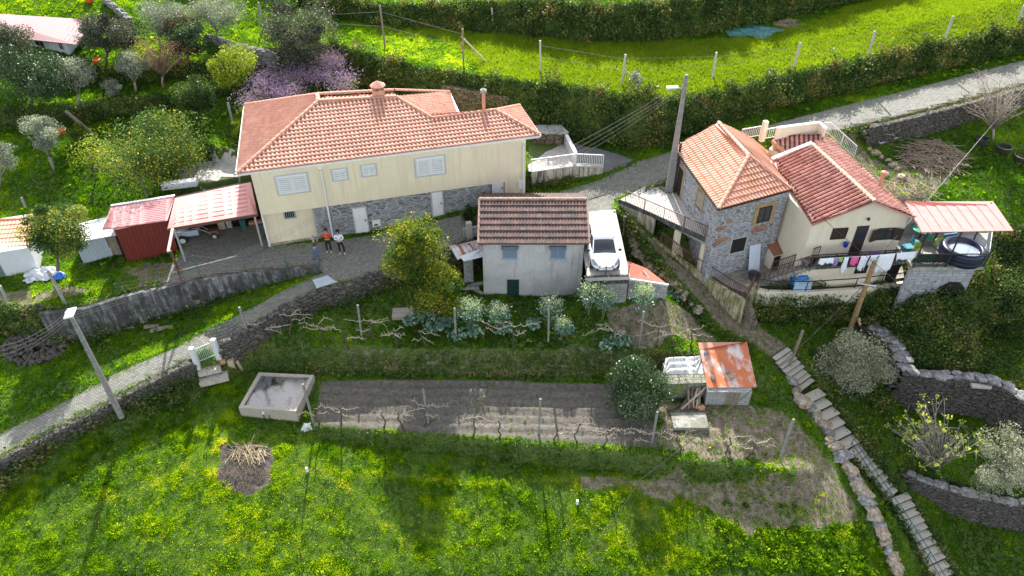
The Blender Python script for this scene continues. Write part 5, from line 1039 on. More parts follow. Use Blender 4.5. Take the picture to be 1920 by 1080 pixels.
for a, lb in (([P(385, 66, 5.6), P(440, 80, 5.5), P(515, 100, 5.4)], 'pale low wall edging the path above the yellow-green tree'), ([P(195, -4, 7.2), P(215, 10, 6.9), P(242, 33, 6.5)], 'short stone wall at the top edge left of the silver olives')):
    M = MB(); core(M, a, [p.z-1.2 for p in a], .25); stonewall(M, a, [p.z-.8 for p in a], .25, RND, .6, .12, True); solo(M, 'path_wall', LICHR, lb, 'wall', a[0])
ORD = 'first second third fourth fifth sixth seventh eighth ninth tenth eleventh twelfth thirteenth fourteenth fifteenth sixteenth seventeenth eighteenth nineteenth twentieth twenty-first twenty-second twenty-third twenty-fourth'.split()
# boulders beside path and stairs
def boulder(px, py, s_, lab, g='boulders', m=ROCKM, up=.1, z=None):
    p = G(px, py); M = MB(); M.rock(p+V((0, 0, s_*.2+up)), (s_*1.3, s_*RND.uniform(.75, 1.05), s_*.7), RND, RND.random()*3, .3); solo(M, 'boulder', m, lab, 'boulder', p, g)
bl = [(1483, 722), (1493, 740), (1502, 757), (1515, 772), (1528, 788), (1540, 803), (1549, 818), (1556, 832), (1566, 845), (1577, 860), (1585, 876), (1594, 889), (1602, 902), (1609, 917), (1617, 930), (1625, 945), (1633, 960), (1640, 975), (1648, 990), (1653, 1005), (1660, 1020), (1664, 1036), (1672, 1052), (1677, 1068)]
for i, (x, y) in enumerate(bl): boulder(x-2, y, RND.uniform(.55, .9), '%s boulder from the top in the line left of the steps' % ORD[i], 'boulders lining the steps', ROCKM if i % 3 else ROCKG)
for i, (x, y) in enumerate([(1195, 478), (1204, 488), (1212, 500), (1222, 506), (1232, 514), (1243, 520), (1252, 528), (1262, 538), (1272, 548), (1283, 560), (1296, 572), (1309, 585), (1192, 466), (1186, 455)]): boulder(x, y, RND.uniform(.4, .75), '%s pale stone from the top in the row along the footpath' % ORD[i], 'stones edging the footpath', ROCKM, .05)
# footpath steps
def flight(name, label, a, b, n, wd, zs, m=CONCL, dx=None):
    T = thing(name, label, 'steps', a); a, b = V(a), V(b); d = V((b.x-a.x, b.y-a.y, 0)); s_ = V((-d.y, d.x, 0)).normalized()
    for i in range(n):
        f0_, f1_ = i/n, (i+1)/n; p = a.lerp(b, f0_); z = a.z+(b.z-a.z)*f0_; w0 = wd*RND.uniform(.93, 1.05); M = MB()
        k_s = V((RND.uniform(-.04, .04), RND.uniform(-.04, .04), 0)); M.obox(V((p.x, p.y, z-.08))-s_*w0/2+k_s, d*((f1_-f0_)*1.05), s_*w0, V((0, 0, .08))); o_s = M.out('step', m, T); M = MB(); M.obox(V((p.x, p.y, z-.5))-s_*(w0-.1)/2, d*((f1_-f0_)*.9), s_*(w0-.1), V((0, 0, .419))); M.out('riser', DRYD, o_s)  # dark stone on the risers paints in the shade between treads
    return T
LICH = m_plaster('lichened_steps', lin(.44, .4, .33), lin(.14, .13, .08), .8)
for (fa, fb, fn_, fw), nm, lb in zip(FLIGHTS, ('upper_steps', 'middle_steps', 'lower_steps', 'bottom_steps'), ('broad concrete steps leading down from the footpath beside the rusty hut', 'wide cracked concrete steps with long treads in the middle of the descent', 'narrow stone steps under the first part of the green handrail', 'grey stone steps running off the bottom right corner')): flight(nm, lb, fa, fb, fn_, fw-.1, 0, LICH)
GRNP = m_plain('blue_green_paint', lin(.03, .12, .14), .5, .2, 6, 0)
T = thing('handrail', 'thin blue-green handrail beside the lower stone steps', 'handrail', P(1595, 845, -7.2)); hp = [P(1601, 822, -6.3), P(1640, 880, -7.1), P(1672, 925, -7.7), P(1710, 980, -8.4), P(1745, 1035, -9.0), P(1775, 1085, -9.6)]
for k, dz in ((0, 0), (1, -.4)): M = MB(); M.tube([p+V((0, 0, dz)) for p in hp], .025, 6); M.out('rail', GRNP, T)
for p in (hp[0], hp[2], hp[3], hp[4]): M = MB(); M.tube([p, p-V((0, 0, 1.1))], .03, 6); M.out('rail_post', GRNP, T)
T.location = hp[0]-V((0, 0, 1)); 
for ch in T.children: ch.location = (P(1595, 845, -7.2)-T.location)
# ================= poles and wires =================
def wire(name, label, pts, sag=.4, r=.01, m=None):
    Q_ = []
    for a, b in zip(pts, pts[1:]):
        for i in range(13): f = i/12; Q_.append(V(a).lerp(V(b), f)-V((0, 0, sag*4*f*(1-f))))
    M = MB(); M.tube(Q_, r, 4); return solo(M, name, m or STEEL, label, 'wire', pts[0])
p = P(228, 782, -4.5); h = tall(p, 582); LP1 = p+V((0, 0, h))
T = thing('street_lamp', 'tall grey lamp post with white lamp head by the lower lane', 'street lamp', p)
M = MB(); M.tube([p, p+V((0, 0, h))], [.17, .1], 8); M.out('pole', STEEL, T)
M = MB(); M.tube([LP1-V((0, 0, .9)), LP1+V((.25, -.25, -.35)), LP1+V((.35, -.45, .0))], .035); M.out('arm', GALV, T)
M = MB(); M.obox(LP1+V((.12, -.75, .02)), V((.45, .12, .05)), V((-.1, .7, .05)), V((0, 0, .1))); o = M.out('lamp_head', WHITE, T); o.modifiers.new('b', 'BEVEL').width = .04
for dz in (.15, .45): M = MB(); M.lathe(LP1+V((-.12, -.05, -dz)), [(.06, 0), (.07, .06), (.03, .1)], 8); M.out('insulator', WHITE, T)
p = P(1255, 348, .95); p.z = .5; h = tall(p, 140); UP = p+V((0, 0, h)); T = thing('utility_pole', 'tall grey square concrete utility pole beside the slate stone house', 'utility pole', p)
M = MB(); M.v = [tuple(p+V((x, y, 0))) for x, y in ((-.22, -.16), (.22, -.16), (.22, .16), (-.22, .16))]+[tuple(UP+V((x, y, 0))) for x, y in ((-.1, -.08), (.1, -.08), (.1, .08), (-.1, .08))]; M.f = [(0, 1, 5, 4), (1, 2, 6, 5), (2, 3, 7, 6), (3, 0, 4, 7), (4, 5, 6, 7), (3, 2, 1, 0)]; M.out('pole', STEEL, T)
M = MB(); M.tube([p+V((.35, -.1, 0)), p+V((.3, -.1, h*.45))], .09); M.out('cable_conduit', IRON, T)
M = MB(); a = P(1282, 166, UP.z-.9); M.tube([a, a+V((-.4, -.1, .1))], .03); M.out('arm', GALV, T); M = MB(); M.obox(a+V((-1.1, -.25, .05)), V((.7, 0, .05)), V((0, .28, 0)), V((0, 0, .1))); M.out('lamp_head', WHITE, T)
p = P(1590, 630, -4.8); h = tall(p, 490); WP = p+V((-.15, 0, h)); T = thing('wooden_pole', 'brown wooden pole in front of the hanging laundry', 'utility pole', p); M = MB(); M.tube([p, WP], [.17, .13], 10); M.out('pole', WOODB, T)
M = MB(); M.beam(WP+V((-.55, -.12, -1.55)), WP+V((.6, -.12, -1.75)), .05, .05); M.out('cross_bar', WHITE, T)
M = MB(); M.tube([WP+V((0, 0, -.1)), P(1920, 165, 5.)], .02, 5); solo(M, 'cable', STEEL, 'thick pale cable rising from the wooden pole to the upper right', 'wire', WP)
wire('cable', 'twin dark cable running down left from the wooden pole', [WP-V((0, 0, 1.6)), P(1200, 900, -4.0), P(1000, 1160, -3.)], .8, .02, IRON)
wire('cable', 'dark cable crossing in front of the pale house roof', [UP-V((0, 0, .6)), P(1500, 370, 4.6), P(1800, 620, .5), P(1960, 720, -1)], .2, .014, IRON)
for i in range(4): wire('cable', ('top', 'second', 'third', 'lowest')[i]+' wire from the utility pole to the cream house', [UP-V((0, 0, .4+.2*i)), P(1040, 290+i*10, 2.6), wb+V((.2, -.1, -.6-.15*i))], .15, .008)
for i in range(4): wire('cable', ('top', 'second', 'third', 'lowest')[i]+' wire from the street lamp across the lane to the cream house corner', [P(-40, 655+i*10, .5), LP1-V((.1, 0, .1+.15*i)), Fr.pt(us-.1, .9-.12*i, .5)], .5, .008)
# ================= fences and trellises =================
def post(M, p, h, w_=.12, lean=(0, 0)): M.beam((p.x, p.y, p.z-.2), p+V((lean[0], lean[1], h)), w_, w_)
def fence(label, pts, name='field_fence', m=None, w_=.13, wires=(.5, .85), green=False):
    T = thing(name, label, 'fence', G(*pts[0][:2])); tops = []
    for x, y, ty in pts:
        p = G(x, y); h = max(.8, tall(p, ty)); M = MB(); lean = RND.uniform(-.08, .08); post(M, p, h, w_, (lean, 0)); M.out('fence_post', m or CONCL, T); tops.append((p, h, lean))
    for f in wires:
        for (p, h, l_), (q_, g_, k_) in zip(tops, tops[1:]): M = MB(); M.tube([p+V((l_*f, 0, h*f)), q_+V((k_*f, 0, g_*f))], .008, 4); M.out('fence_wire', STEEL, T)
    return T
fence('weathered concrete post fence along the bright field above the lane', [(1013, 137, 76), (1166, 160, 102), (1336, 147, 98), (1487, 131, 80), (1627, 108, 58), (1769, 80, 30), (1908, 42, 10)])
fence('mossy post fence on the grassy terrace behind the cream house', [(626, 68, 20), (722, 88, 10), (869, 120, 54)], m=WOOD)
for i, (x, y, ty, lb) in enumerate([(925, 45, 15, 'single grey post under the upper bank'), (278, 372, 330, 'thin grey post behind the red shed'), (1724, 256, 202, 'dark post in the scrap yard below the lane'), (182, 255, 207, 'leaning weathered beam in the orchard'), (437, 232, 192, 'grey stake beside the left end of the clay roof'), (50, 392, 370, 'short post behind the orange-roofed outbuilding'), (124, 571, 508, 'leaning grey post beside the white plastic heap'), (18, 572, 536, 'leaning post at the left edge of the yard'), (495, 55, 5, 'ivy-covered post at the top of the grass path'), (1478, 692, 620, 'rough dead stake beside the upper steps')]):
    p = G(x, y); h = tall(p, ty); M = MB(); post(M, p, h, .13 if i != 3 else .16, ((-1.6 if i == 3 else RND.uniform(-.15, .15)), 0)); solo(M, 'post', WOOD if i in (2, 3, 9) else CONC, lb, 'post', p)
for x, y, x2, y2, lb in ((868, 62, 912, 117, 'wooden brace leaning on the field fence post above the cream house'), (1168, 122, 1190, 148, 'short brace leaning on the middle fence post')):
    q_ = G(x2, y2); p = G(x-1, y2-2); h = tall(p, y+6); M = MB(); M.beam(q_, p+V((0, 0, h)), .1, .1); solo(M, 'brace', WOODL, lb, 'brace', q_)
def trellis(label, pts, m=STEEL, hw=(.55, .8, 1.)):
    T = thing('vine_trellis', label, 'trellis', G(*pts[0][:2])); tops = []
    for x, y, ty in pts: p = G(x, y); h = tall(p, ty); M = MB(); post(M, p, h, .11, (RND.uniform(-.1, .1), 0)); M.out('trellis_post', m, T); tops.append((p, h))
    for f in hw:
        for (p, h), (q_, g_) in zip(tops, tops[1:]): M = MB(); M.tube([p+V((0, 0, h*f)), q_+V((0, 0, g_*f))], .006, 4); M.out('trellis_wire', IRON, T)
    return tops
tops1 = trellis('upper vine trellis of grey posts in the garden below the storehouse', [(470, 640, 576), (678, 630, 572), (855, 640, 578), (1028, 642, 563), (1198, 652, 584)])
tops2 = trellis('lower vine trellis of grey posts along the ploughed strip', [(588, 792, 720), (803, 795, 730), (1010, 815, 748), (1222, 830, 772), (1462, 860, 786)])
def vine(px, py, lab, g, h=1.3, spread=1.6):
    p = G(px, py); T = thing('grapevine', lab, 'grapevine', p, g); r_ = RND; pts = [p]; q_ = V(p)
    for i in range(5): q_ = q_+V((r_.uniform(-.16, .16), r_.uniform(-.1, .1), h/5)); pts.append(V(q_))
    M = MB(); M.tube(pts, [.06, .05, .045, .04, .035, .03], 6); M.out('vine_trunk', VINEB, T)
    for c_ in range(r_.randint(3, 5)):
        s_ = (-1) ** c_; a = pts[-1-r_.randint(0, 2)]; l = spread*r_.uniform(.3, .95); cp_ = [a]; q_ = V(a)
        for i in range(7): q_ = q_+V((s_*l/7, r_.uniform(-.1, .1), r_.uniform(-.12, .14)-(.05 if i > 4 else 0))); cp_.append(V(q_))
        M = MB(); M.tube(cp_, [.013]*4+[.011]*2+[.008]*2, 4)
        for i in range(1, 7):
            d = V((r_.uniform(-.1, .1), r_.uniform(-.08, .08), r_.uniform(.05, .22))); M.tube([cp_[i], cp_[i]+d], .009, 4)
        M.out('cane', CANE, T)
for i, (x, y) in enumerate([(505, 640), (545, 632), (600, 640), (655, 655), (700, 640), (745, 650), (800, 652), (905, 640), (960, 648), (1110, 645), (1145, 650), (1232, 650), (1262, 652), (1296, 652)]): vine(x, y, '%s bare vine from the left in the upper garden row' % ORD[i], 'bare grapevines in the garden', 1.45)
for i, (x, y) in enumerate([(598, 796), (640, 796), (720, 802), (755, 802), (795, 800), (887, 818), (935, 822), (1038, 828), (1082, 828), (1130, 838), (1180, 840), (1275, 848), (1360, 850), (1400, 860)]): vine(x, y, '%s bare vine from the left along the ploughed strip' % ORD[i], 'bare grapevines along the ploughed strip', 1.45)
# yard mesh fence on the retaining wall, gate
fence('thin green mesh fence above the stained retaining wall', [(225, 556, 532), (305, 544, 519), (378, 523, 478), (462, 512, 493), (540, 503, 480), (600, 497, 478)], 'mesh_fence', m_plain('green_steel', lin(.05, .14, .11), .5), .05, (.2, .45, .7, 1.))
T = thing('garden_gate', 'small pale green bar gate between two white concrete posts', 'gate', P(385, 672, -2.9)); ga, gb = P(370, 684, -3.3), P(410, 668, -3.2)
for p in (ga, gb): M = MB(); M.beam(p-V((0, 0, .3)), p+V((0, 0, 1.35)), .26, .26); M.out('gate_post', WHITEP, T)
M = MB(); u = (gb-ga); 
for f in (.2, 1.15): M.beam(ga+u*.1+V((0, 0, f)), gb-u*.1+V((0, 0, f)), .04, .04)
for i in range(11): p = ga+u*(.1+.8*i/10); M.beam(p+V((0, 0, .2)), p+V((0, 0, 1.15)), .02, .02)
M.out('gate_leaf', m_plain('pale_green_paint', lin(.35, .5, .45), .5), T)
T = thing('gate_steps', 'two broad worn slab steps below the garden gate', 'steps', P(395, 700, -4.2))
for x, y, z, w_, d in ((392, 690, -3.65, 1.25, .55), (400, 706, -4.1, 1.6, .7)): M = MB(); p = P(x, y, z); M.box(p-V((0, 0, .15)), (w_, d, .3), .35); M.out('step', LICH, T)
# ================= loose things =================
def heap(label, px, py, rx, ry, hz, n, m, name, cat, ln=(.6, 1.6), r=.02, pc=False):
    c_ = G(px, py); M = MB()
    for i in range(n):
        a = RND.uniform(0, 6.28); q_ = RND.random()**.5; x, y = c_.x+rx*q_*math.cos(a), c_.y+ry*q_*math.sin(a); z = Zp(x, y)+hz*(1-q_)*RND.random()+.05; d = RND.uniform(0, 6.28); l = RND.uniform(*ln)
        v_ = V((math.cos(d)*l/2, math.sin(d)*l/2, RND.uniform(-.1, .1)*l)); p = V((x, y, z)); M.tube([p-v_, p+V((0, 0, RND.uniform(0, .08))), p+v_], [r, r*.9, r*.5], 4)
    return tag(solo(M, name, m, label, cat, c_), kind='stuff')
TWIG = m_plain('dry_twigs', lin(.3, .23, .16), .9, .5, 9); STRAW = m_plain('pale_straw_twigs', lin(.5, .4, .25), .9, .3, 9)
heap('pile of dry straw-coloured twigs at the burnt patch in the meadow', 467, 850, 1.0, .5, .3, 90, STRAW, 'twig_pile', 'brushwood', (.5, 1.5), .016)
heap('scattered dark burnt twigs on the ash patch in the meadow', 455, 888, 1.3, 1.1, .12, 220, m_plain('charred_twigs', lin(.14, .11, .09), .9, .5, 9), 'burnt_twigs', 'brushwood', (.2, .6), .012)
heap('large grey brushwood pile below the lane on the right', 1748, 300, 2.2, 1.5, .7, 330, TWIG, 'brush_pile', 'brushwood', (.8, 2.2), .025)
heap('dry twigs beside the green tarp on the field', 1478, 48, .9, .7, .4, 80, TWIG, 'twig_pile', 'brushwood', (.5, 1.3), .02)
heap('pale dry stalks scattered behind the pink canopy', 1690, 358, 2.6, 1.2, .12, 160, STRAW, 'dry_stalks', 'brushwood', (.3, 1.), .014)
# stone pile
c_ = G(68, 655); SPM = m_plain('dark_rubble', lin(.075, .062, .052), .9, .7, 5); k = 0
for i in range(380):
    a = RND.uniform(0, 6.28); q_ = RND.random()**.5; x, y = c_.x+1.9*q_*math.cos(a), c_.y+1.2*q_*math.sin(a)
    M = MB() if i == 0 else M; s_ = RND.uniform(.12, .26); M.rock((x, y, Zp(x, y)+.1+.6*(1-q_)*RND.random()), (s_*1.4, s_, s_*.8), RND, a)
tag(solo(M, 'rubble_heap', SPM, 'heap of dark rubble stones left of the street lamp', 'rubble heap', c_), kind='stuff')
# poles stacked by the hut
for i in range(20):
    p = P(1298+RND.uniform(-24, 16), 768-RND.uniform(0, 8), -5.1); q_ = P(1290+i*1.8, 716+RND.uniform(-8, 14), -4.1); M = MB(); M.tube([p, q_], RND.uniform(.035, .07), 6); solo(M, 'wooden_pole', (WOOD, WOODL, BARK)[i % 3], '%s rough pole from the left in the stack leaning by the rusty hut' % ORD[i], 'pole', p, 'poles stacked beside the hut')
def boxy(name, cat, lb, px, py, s_, rz, m, z=None, bev=.02, tilt=None):
    p = G(px, py) if z is None else P(px, py, z); M = MB(); M.box(p+V((0, 0, s_[2]/2)), s_, rz); o = solo(M, name, m, lb, cat, p)
    b = o.modifiers.new('b', 'BEVEL'); b.width = min(bev, min(s_)*.3)
    if tilt: o.rotation_euler = tilt
    return o
boxy('concrete_slab', 'slab', 'mossy flat concrete slab in front of the pole stack', 1292, 793, (2.0, 1.15, .22), 0, m_blotch('mossy_slab', lin(.3, .29, .25), [(lin(.14, .15, .08), .48, .8), (lin(.2, .19, .16), .5, .6), (lin(.08, .08, .05), .6, .7)])); boxy('concrete_cover', 'slab', 'low square concrete cover in the garden grass left of the storehouse', 757, 592, (1.35, .85, .3), .05, m_plaster('mossy_cover', lin(.3, .27, .22), lin(.12, .12, .06), .7))
pave('patio_paving', [P(330, 312, 1), P(345, 352, 1.0), P(470, 332, 1), P(462, 298, 1.05), P(400, 300, 1.05)], CONCL, .05)
boxy('brick', 'brick', 'orange hollow brick at the foot of the pole stack', 1314, 768, (.4, .25, .25), .4, T_CAP); boxy('brick', 'brick', 'terracotta brick under the lower trellis', 1209, 762, (.45, .25, .3), .9, T_CAP)
boxy('flower_pot', 'pot', 'orange clay pot beside the garden gate steps', 420, 682, (.3, .3, .28), .2, T_CAP); boxy('stump', 'stump', 'grey log end beside the garden gate', 436, 688, (.35, .35, .6), .2, WOODL); boxy('plank', 'plank', 'upright pale plank right of the garden gate steps', 454, 694, (.16, .1, 1.0), .1, WOODL, None, .01, (.25, 0, 0))
boxy('manhole_cover', 'cover', 'pale square steel cover set in the lane', 610, 528, (1.35, .95, .05), .47, m_plain('cover_steel', lin(.42, .47, .5), .5, .1)); boxy('marker_stone', 'marker', 'white-topped marker in the meadow under the lower trellis', 577, 885, (.14, .14, .35), .1, WHITE); boxy('marker_stone', 'marker', 'small white marker in the middle of the meadow', 1082, 946, (.14, .14, .35), .1, WHITE)
for i, (x, y, rz) in enumerate(((240, 616, .2), (248, 608, .5), (262, 604, -.3), (285, 614, .1), (297, 620, .3), (310, 616, .25))): boxy('pallet_board', 'board', ('leftmost', 'second', 'third', 'fourth', 'fifth', 'rightmost')[i]+' grey board lying on the verge below the stained wall', x, y, (.9, .3, .12), rz, WOOD)
boxy('wall_bucket', 'bucket', 'dark bucket hung on the stained retaining wall', 368, 562, (.4, .12, .45), .3, IRON, -1.9); boxy('planter', 'planter', 'long white planter of green herbs behind the carport', 338, 350, (2.2, .55, .4), .25, WHITE, 1.3)
for i, (x, y, s_, rz) in enumerate(((890, 536, (1.5, .3, .12), .3), (880, 543, (1.3, .25, .12), .1), (893, 546, (1.1, .25, .1), -.6))): boxy('concrete_beam', 'beam', ('longest', 'middle', 'shortest')[i]+' broken concrete beam below the rusty lean-to', x, y, s_, rz, CONC)
M = MB(); a = P(870, 447, -.7); M.obox(a, V((1.6, .45, 0)), V((-.08, .3, 0)), V((0, 0, .65))); T = thing('low_block_wall', 'short block wall with a pillar at the lane edge left of the storehouse', 'wall', a); M.out('wall', BLOCK, T); M = MB(); M.box(a+V((.35, .1, .55)), (.35, .35, 1.25), .25); M.out('pillar', CONCL, T)
p = P(1168, 443, .02); T = thing('lamp_bollard', 'slim black lamp on a post at the deck edge behind the car', 'lamp', p); M = MB(); M.tube([p, p+V((0, 0, 1.25))], .03); M.out('post', IRON, T); M = MB(); M.lathe(p+V((0, 0, 1.2)), [(.08, 0), (.13, .05), (.13, .28), (.05, .33)], 8); M.out('lamp_head', IRON, T)
fence('dark thin post and net fence between the parking deck and the footpath', [(1174, 446, 424), (1178, 458, 436), (1183, 470, 448), (1187, 488, 464), (1192, 502, 480)], 'net_fence', IRON, .04, (.3, .6, .95))
# plastic heap, tarps, scrap
def drape(name, cat, lb, px, py, rx, ry, hz, m, seed=1, n=26):
    c_ = G(px, py); M = MB(); rr = random.Random(seed); ph = [rr.uniform(0, 6) for _ in range(6)]
    for j in range(n+1):
        for i in range(n+1):
            u, v_ = 2*i/n-1, 2*j/n-1; x, y = c_.x+u*rx*(1+.15*math.sin(3*v_+ph[0])), c_.y+v_*ry*(1+.2*math.sin(4*u+ph[1])); d = max(0, 1-(u*u+v_*v_)*.8)
            z = Zp(x, y)+.03+hz*d*(.5+.5*abs(math.sin(5*u+3*v_+ph[2])*math.sin(4*v_-2*u+ph[3])))+.05*abs(math.sin(13*u+ph[4])*math.sin(11*v_+ph[5])); M.v.append((x, y, z))
    for j in range(n):
        for i in range(n):
            u, v_ = 2*(i+.5)/n-1, 2*(j+.5)/n-1
            if u*u+v_*v_ < 1.0+.25*math.sin(5*math.atan2(v_, u)+ph[0]): a = j*(n+1)+i; M.f.append((a, a+1, a+n+2, a+n+1))
    o = solo(M, name, m, lb, cat, c_); sm = o.modifiers.new('s', 'SOLIDIFY'); sm.thickness = .01; return o
drape('tarpaulin', 'tarp', 'crumpled teal tarp on the far field', 1412, 62, 2.1, 1.0, .35, m_plain('teal_tarp', lin(.03, .13, .12), .4, .4, 3), 4, 40)
drape('plastic_sheet', 'plastic', 'crumpled white plastic sheet beside the outbuilding', 85, 516, 1.1, .55, .5, m_plain('white_plastic', lin(.55, .57, .6), .3, .2), 7)
drape('plastic_sheet', 'plastic', 'small white plastic rag at the left end of the white heap', 60, 527, .45, .3, .25, m_plain('white_plastic2', lin(.5, .52, .55), .3, .2), 9); drape('plastic_bag', 'bag', 'bright blue bag at the right end of the white plastic', 114, 522, .35, .28, .4, m_plain('blue_plastic_bag', lin(.01, .15, .55), .35, .1), 3, 14)
drape('plastic_rag', 'plastic', 'white rag on the grass at the left end of the lower trellis', 575, 801, .3, .2, .1, m_plain('rag', lin(.6, .6, .6), .6, .1), 5, 12)
for i, (x, y, s_, m, lb) in enumerate(((1650, 250, (1.6, .9, .03), ZINC, 'flat grey scrap sheet below the lane wall'), (1672, 252, (1.3, .7, .03), RUST, 'rusty brown scrap sheet below the lane wall'), (1690, 258, (1.8, .35, .03), ZINCW, 'long pale scrap strip below the lane wall'), (1655, 268, (1.1, .4, .03), ZINC, 'small blue-grey scrap sheet nearest the stone row'))): o = boxy('scrap_sheet', 'scrap sheet', lb, x, y, s_, .2*i, m, None, .005); o.rotation_euler = (.15, .1, 0); o.location.z += .15
for i, (x, y) in enumerate(((1640, 290), (1652, 296), (1664, 303), (1672, 312), (1682, 318), (1628, 282), (1660, 330), (1690, 335), (1632, 262), (1618, 252))): boulder(x, y, RND.uniform(.35, .6), '%s loose stone in the scatter along the track behind the pale house' % ORD[i], 'loose stones behind the pale house', ROCKM, 0)
for x, y, r_, lb in ((1838, 268, .45, 'black tub below the bare tree'), (1880, 283, .5, 'black tyre-like basin at the right of the scrap yard'), (1915, 300, .55, 'dark barrel at the right edge of the scrap yard')):
    p = G(x, y); M = MB(); M.lathe(p, [(r_, 0), (r_*1.1, .35), (r_*.9, .37), (r_*.8, .1)], 14); solo(M, 'tub', IRON, lb, 'tub', p)
for x, y, s_, lb in ((507, 5, .9, 'orange tub in the top orchard grass'), (550/3, 358/3, .7, 'orange tub between the upper orchard trees'), (118, 250, .8, 'orange crate in the lower orchard')):
    x = x if x > 400 else x; p = G(x if lb[7:10] != 'tub' or x < 400 else 169, y); M = MB(); M.lathe(p, [(s_*.3, 0), (s_*.42, .35), (s_*.38, .36), (s_*.3, .1)], 12); solo(M, 'tub', m_plain('orange_plastic%d' % x, lin(.6, .12, .02), .5, .1), lb, 'tub', p)
# under the carport: trailer, tiller, clutter
p0 = P(338, 458, -1.02); T = thing('trailer', 'small grey car trailer with white wheel under the carport', 'trailer', p0); ua = F_ = V((math.cos(.23), math.sin(.23), 0)); va = V((-ua.y, ua.x, 0))
M = MB(); o_ = p0+ua*-.9+V((0, 0, .5)); M.obox(o_, ua*2.2, va*1.2, V((0, 0, .06)))
for a, b, c_ in ((o_, ua*2.2, va*.04), (o_+va*1.16, ua*2.2, va*.04), (o_, ua*.04, va*1.2), (o_+ua*2.16, ua*.04, va*1.2)): M.obox(a, b, c_, V((0, 0, .42)))
M.out('box', ZINC, T)
for s_ in (-.08, 1.2): M = MB(); c_ = p0+ua*.25+va*s_+V((0, 0, .32)); M.tube([c_-va*.08, c_+va*.08], .32, 16); w_ = M.out('wheel', BLACK, T); M = MB(); M.tube([c_-va*.1, c_-va*.081], .18, 12); M.out('rim', WHITE, w_)
M = MB(); M.beam(o_+ua*2.2+va*.6, o_+ua*3.1+va*.6, .08, .08); M.out('drawbar', BIRON, T)
p = P(392, 450, -1.02); T = thing('garden_tiller', 'small two-wheeled garden tiller beside the trailer', 'tiller', p)
for s_ in (0, .5): M = MB(); c_ = p+ua*.4+va*s_+V((0, 0, .24)); M.tube([c_-va*.05, c_+va*.05], .24, 14); w_ = M.out('wheel', BLACK, T); M = MB(); M.tube([c_-va*.07, c_-va*.051], .13, 10); M.out('rim', CONCL, w_)
M = MB(); M.obox(p+ua*.1+V((0, 0, .3)), ua*.6, va*.4, V((0, 0, .35))); M.out('engine', BIRON, T); M = MB(); M.tube([p+ua*.2+V((0, 0, .5)), p-ua*.5+V((0, 0, 1.0)), p-ua*.8+V((0, 0, 1.0))], .025); M.tube([p+ua*.2+va*.3+V((0, 0, .5)), p-ua*.5+va*.45+V((0, 0, 1.0)), p-ua*.8+va*.45+V((0, 0, 1.0))], .025); M.out('handlebar', CONC, T)
for x, y, s_, m, nm, lb in ((418, 430, (.45, .35, .8), WOODL, 'sack', 'brown sack standing under the carport'), (432, 428, (.35, .3, .7), CONC, 'sack', 'grey sack standing right of the brown sack'), (458, 428, (.35, .35, .75), m_plain('teal_machine', lin(.02, .1, .1), .5), 'crate', 'dark teal machine under the carport roof'), (480, 420, (.9, .3, .25), T_CAP, 'plank_stack', 'orange brick row at the carport back'), (445, 418, (1.2, .3, .12), WHITE, 'board', 'white board lying at the back of the carport'), (405, 412, (.9, .6, .5), WOOD, 'crate', 'wooden crate at the back of the carport')): boxy(nm, nm.replace('_', ' '), lb, x, y, s_, .25, m, -1.02)
# bikes under the terrace
def bike(px, py, z, rz, col, lb):
    p = P(px, py, z); T = thing('bicycle', lb, 'bicycle', p, 'bicycles stored under the terrace'); cs, sn = math.cos(rz), math.sin(rz); r_ = lambda x, z: p+V((x*cs, x*sn, z)); m = m_plain('bike_paint%d' % px, col, .4, .1)
    for x in (-.52, .52):
        M = MB(); pts = [r_(x+.32*math.cos(i*.3927), .34+.32*math.sin(i*.3927)) for i in range(17)]; M.tube(pts, .022, 5, False); w_ = M.out('wheel', BLACK, T); M = MB()
        for i in range(6): M.tube([r_(x, .34), r_(x+.3*math.cos(i*1.047), .34+.3*math.sin(i*1.047))], .006, 3)
        M.out('spokes', GALV, w_)
    M = MB()
    for a, b in (((-.52, .34), (-.05, .32)), ((-.05, .32), (.36, .78)), ((-.15, .8), (.36, .8)), ((-.05, .32), (-.18, .88)), ((-.52, .34), (-.15, .75)), ((.52, .34), (.34, .95))): M.tube([r_(*a), r_(*b)], .02, 5)
    M.out('frame', m, T); M = MB(); M.box(r_(-.18, .92), (.24, .12, .06), rz); M.out('saddle', BLACK, T); M = MB(); n = V((-sn, cs, 0)); M.tube([r_(.34, .98)-n*.25, r_(.34, .98)+n*.25], .018, 5); M.out('handlebar', IRON, T)
for a in ((1237, 448, -1.6, .9, lin(.05, .05, .06), 'dark bicycle nearest the stained side wall'), (1252, 445, -1.7, .3, lin(.65, .22, .02), 'orange bicycle under the terrace'), (1244, 440, -1.6, -.2, lin(.5, .02, .03), 'red bicycle behind the orange one'), (1290, 470, -2.1, .2, lin(.02, .02, .03), 'black bicycle right of the terrace pillar'), (1303, 478, -2.15, -.7, lin(.2, .01, .04), 'dark red bicycle leaning by the stone wall')): bike(*a)
drape('straw_bundle', 'straw', 'bundle of pale dry straw hanging over the yard railing', 1268, 480, .45, .3, .9, m_plain('straw', lin(.5, .42, .28), .9, .4, 14), 6, 20)
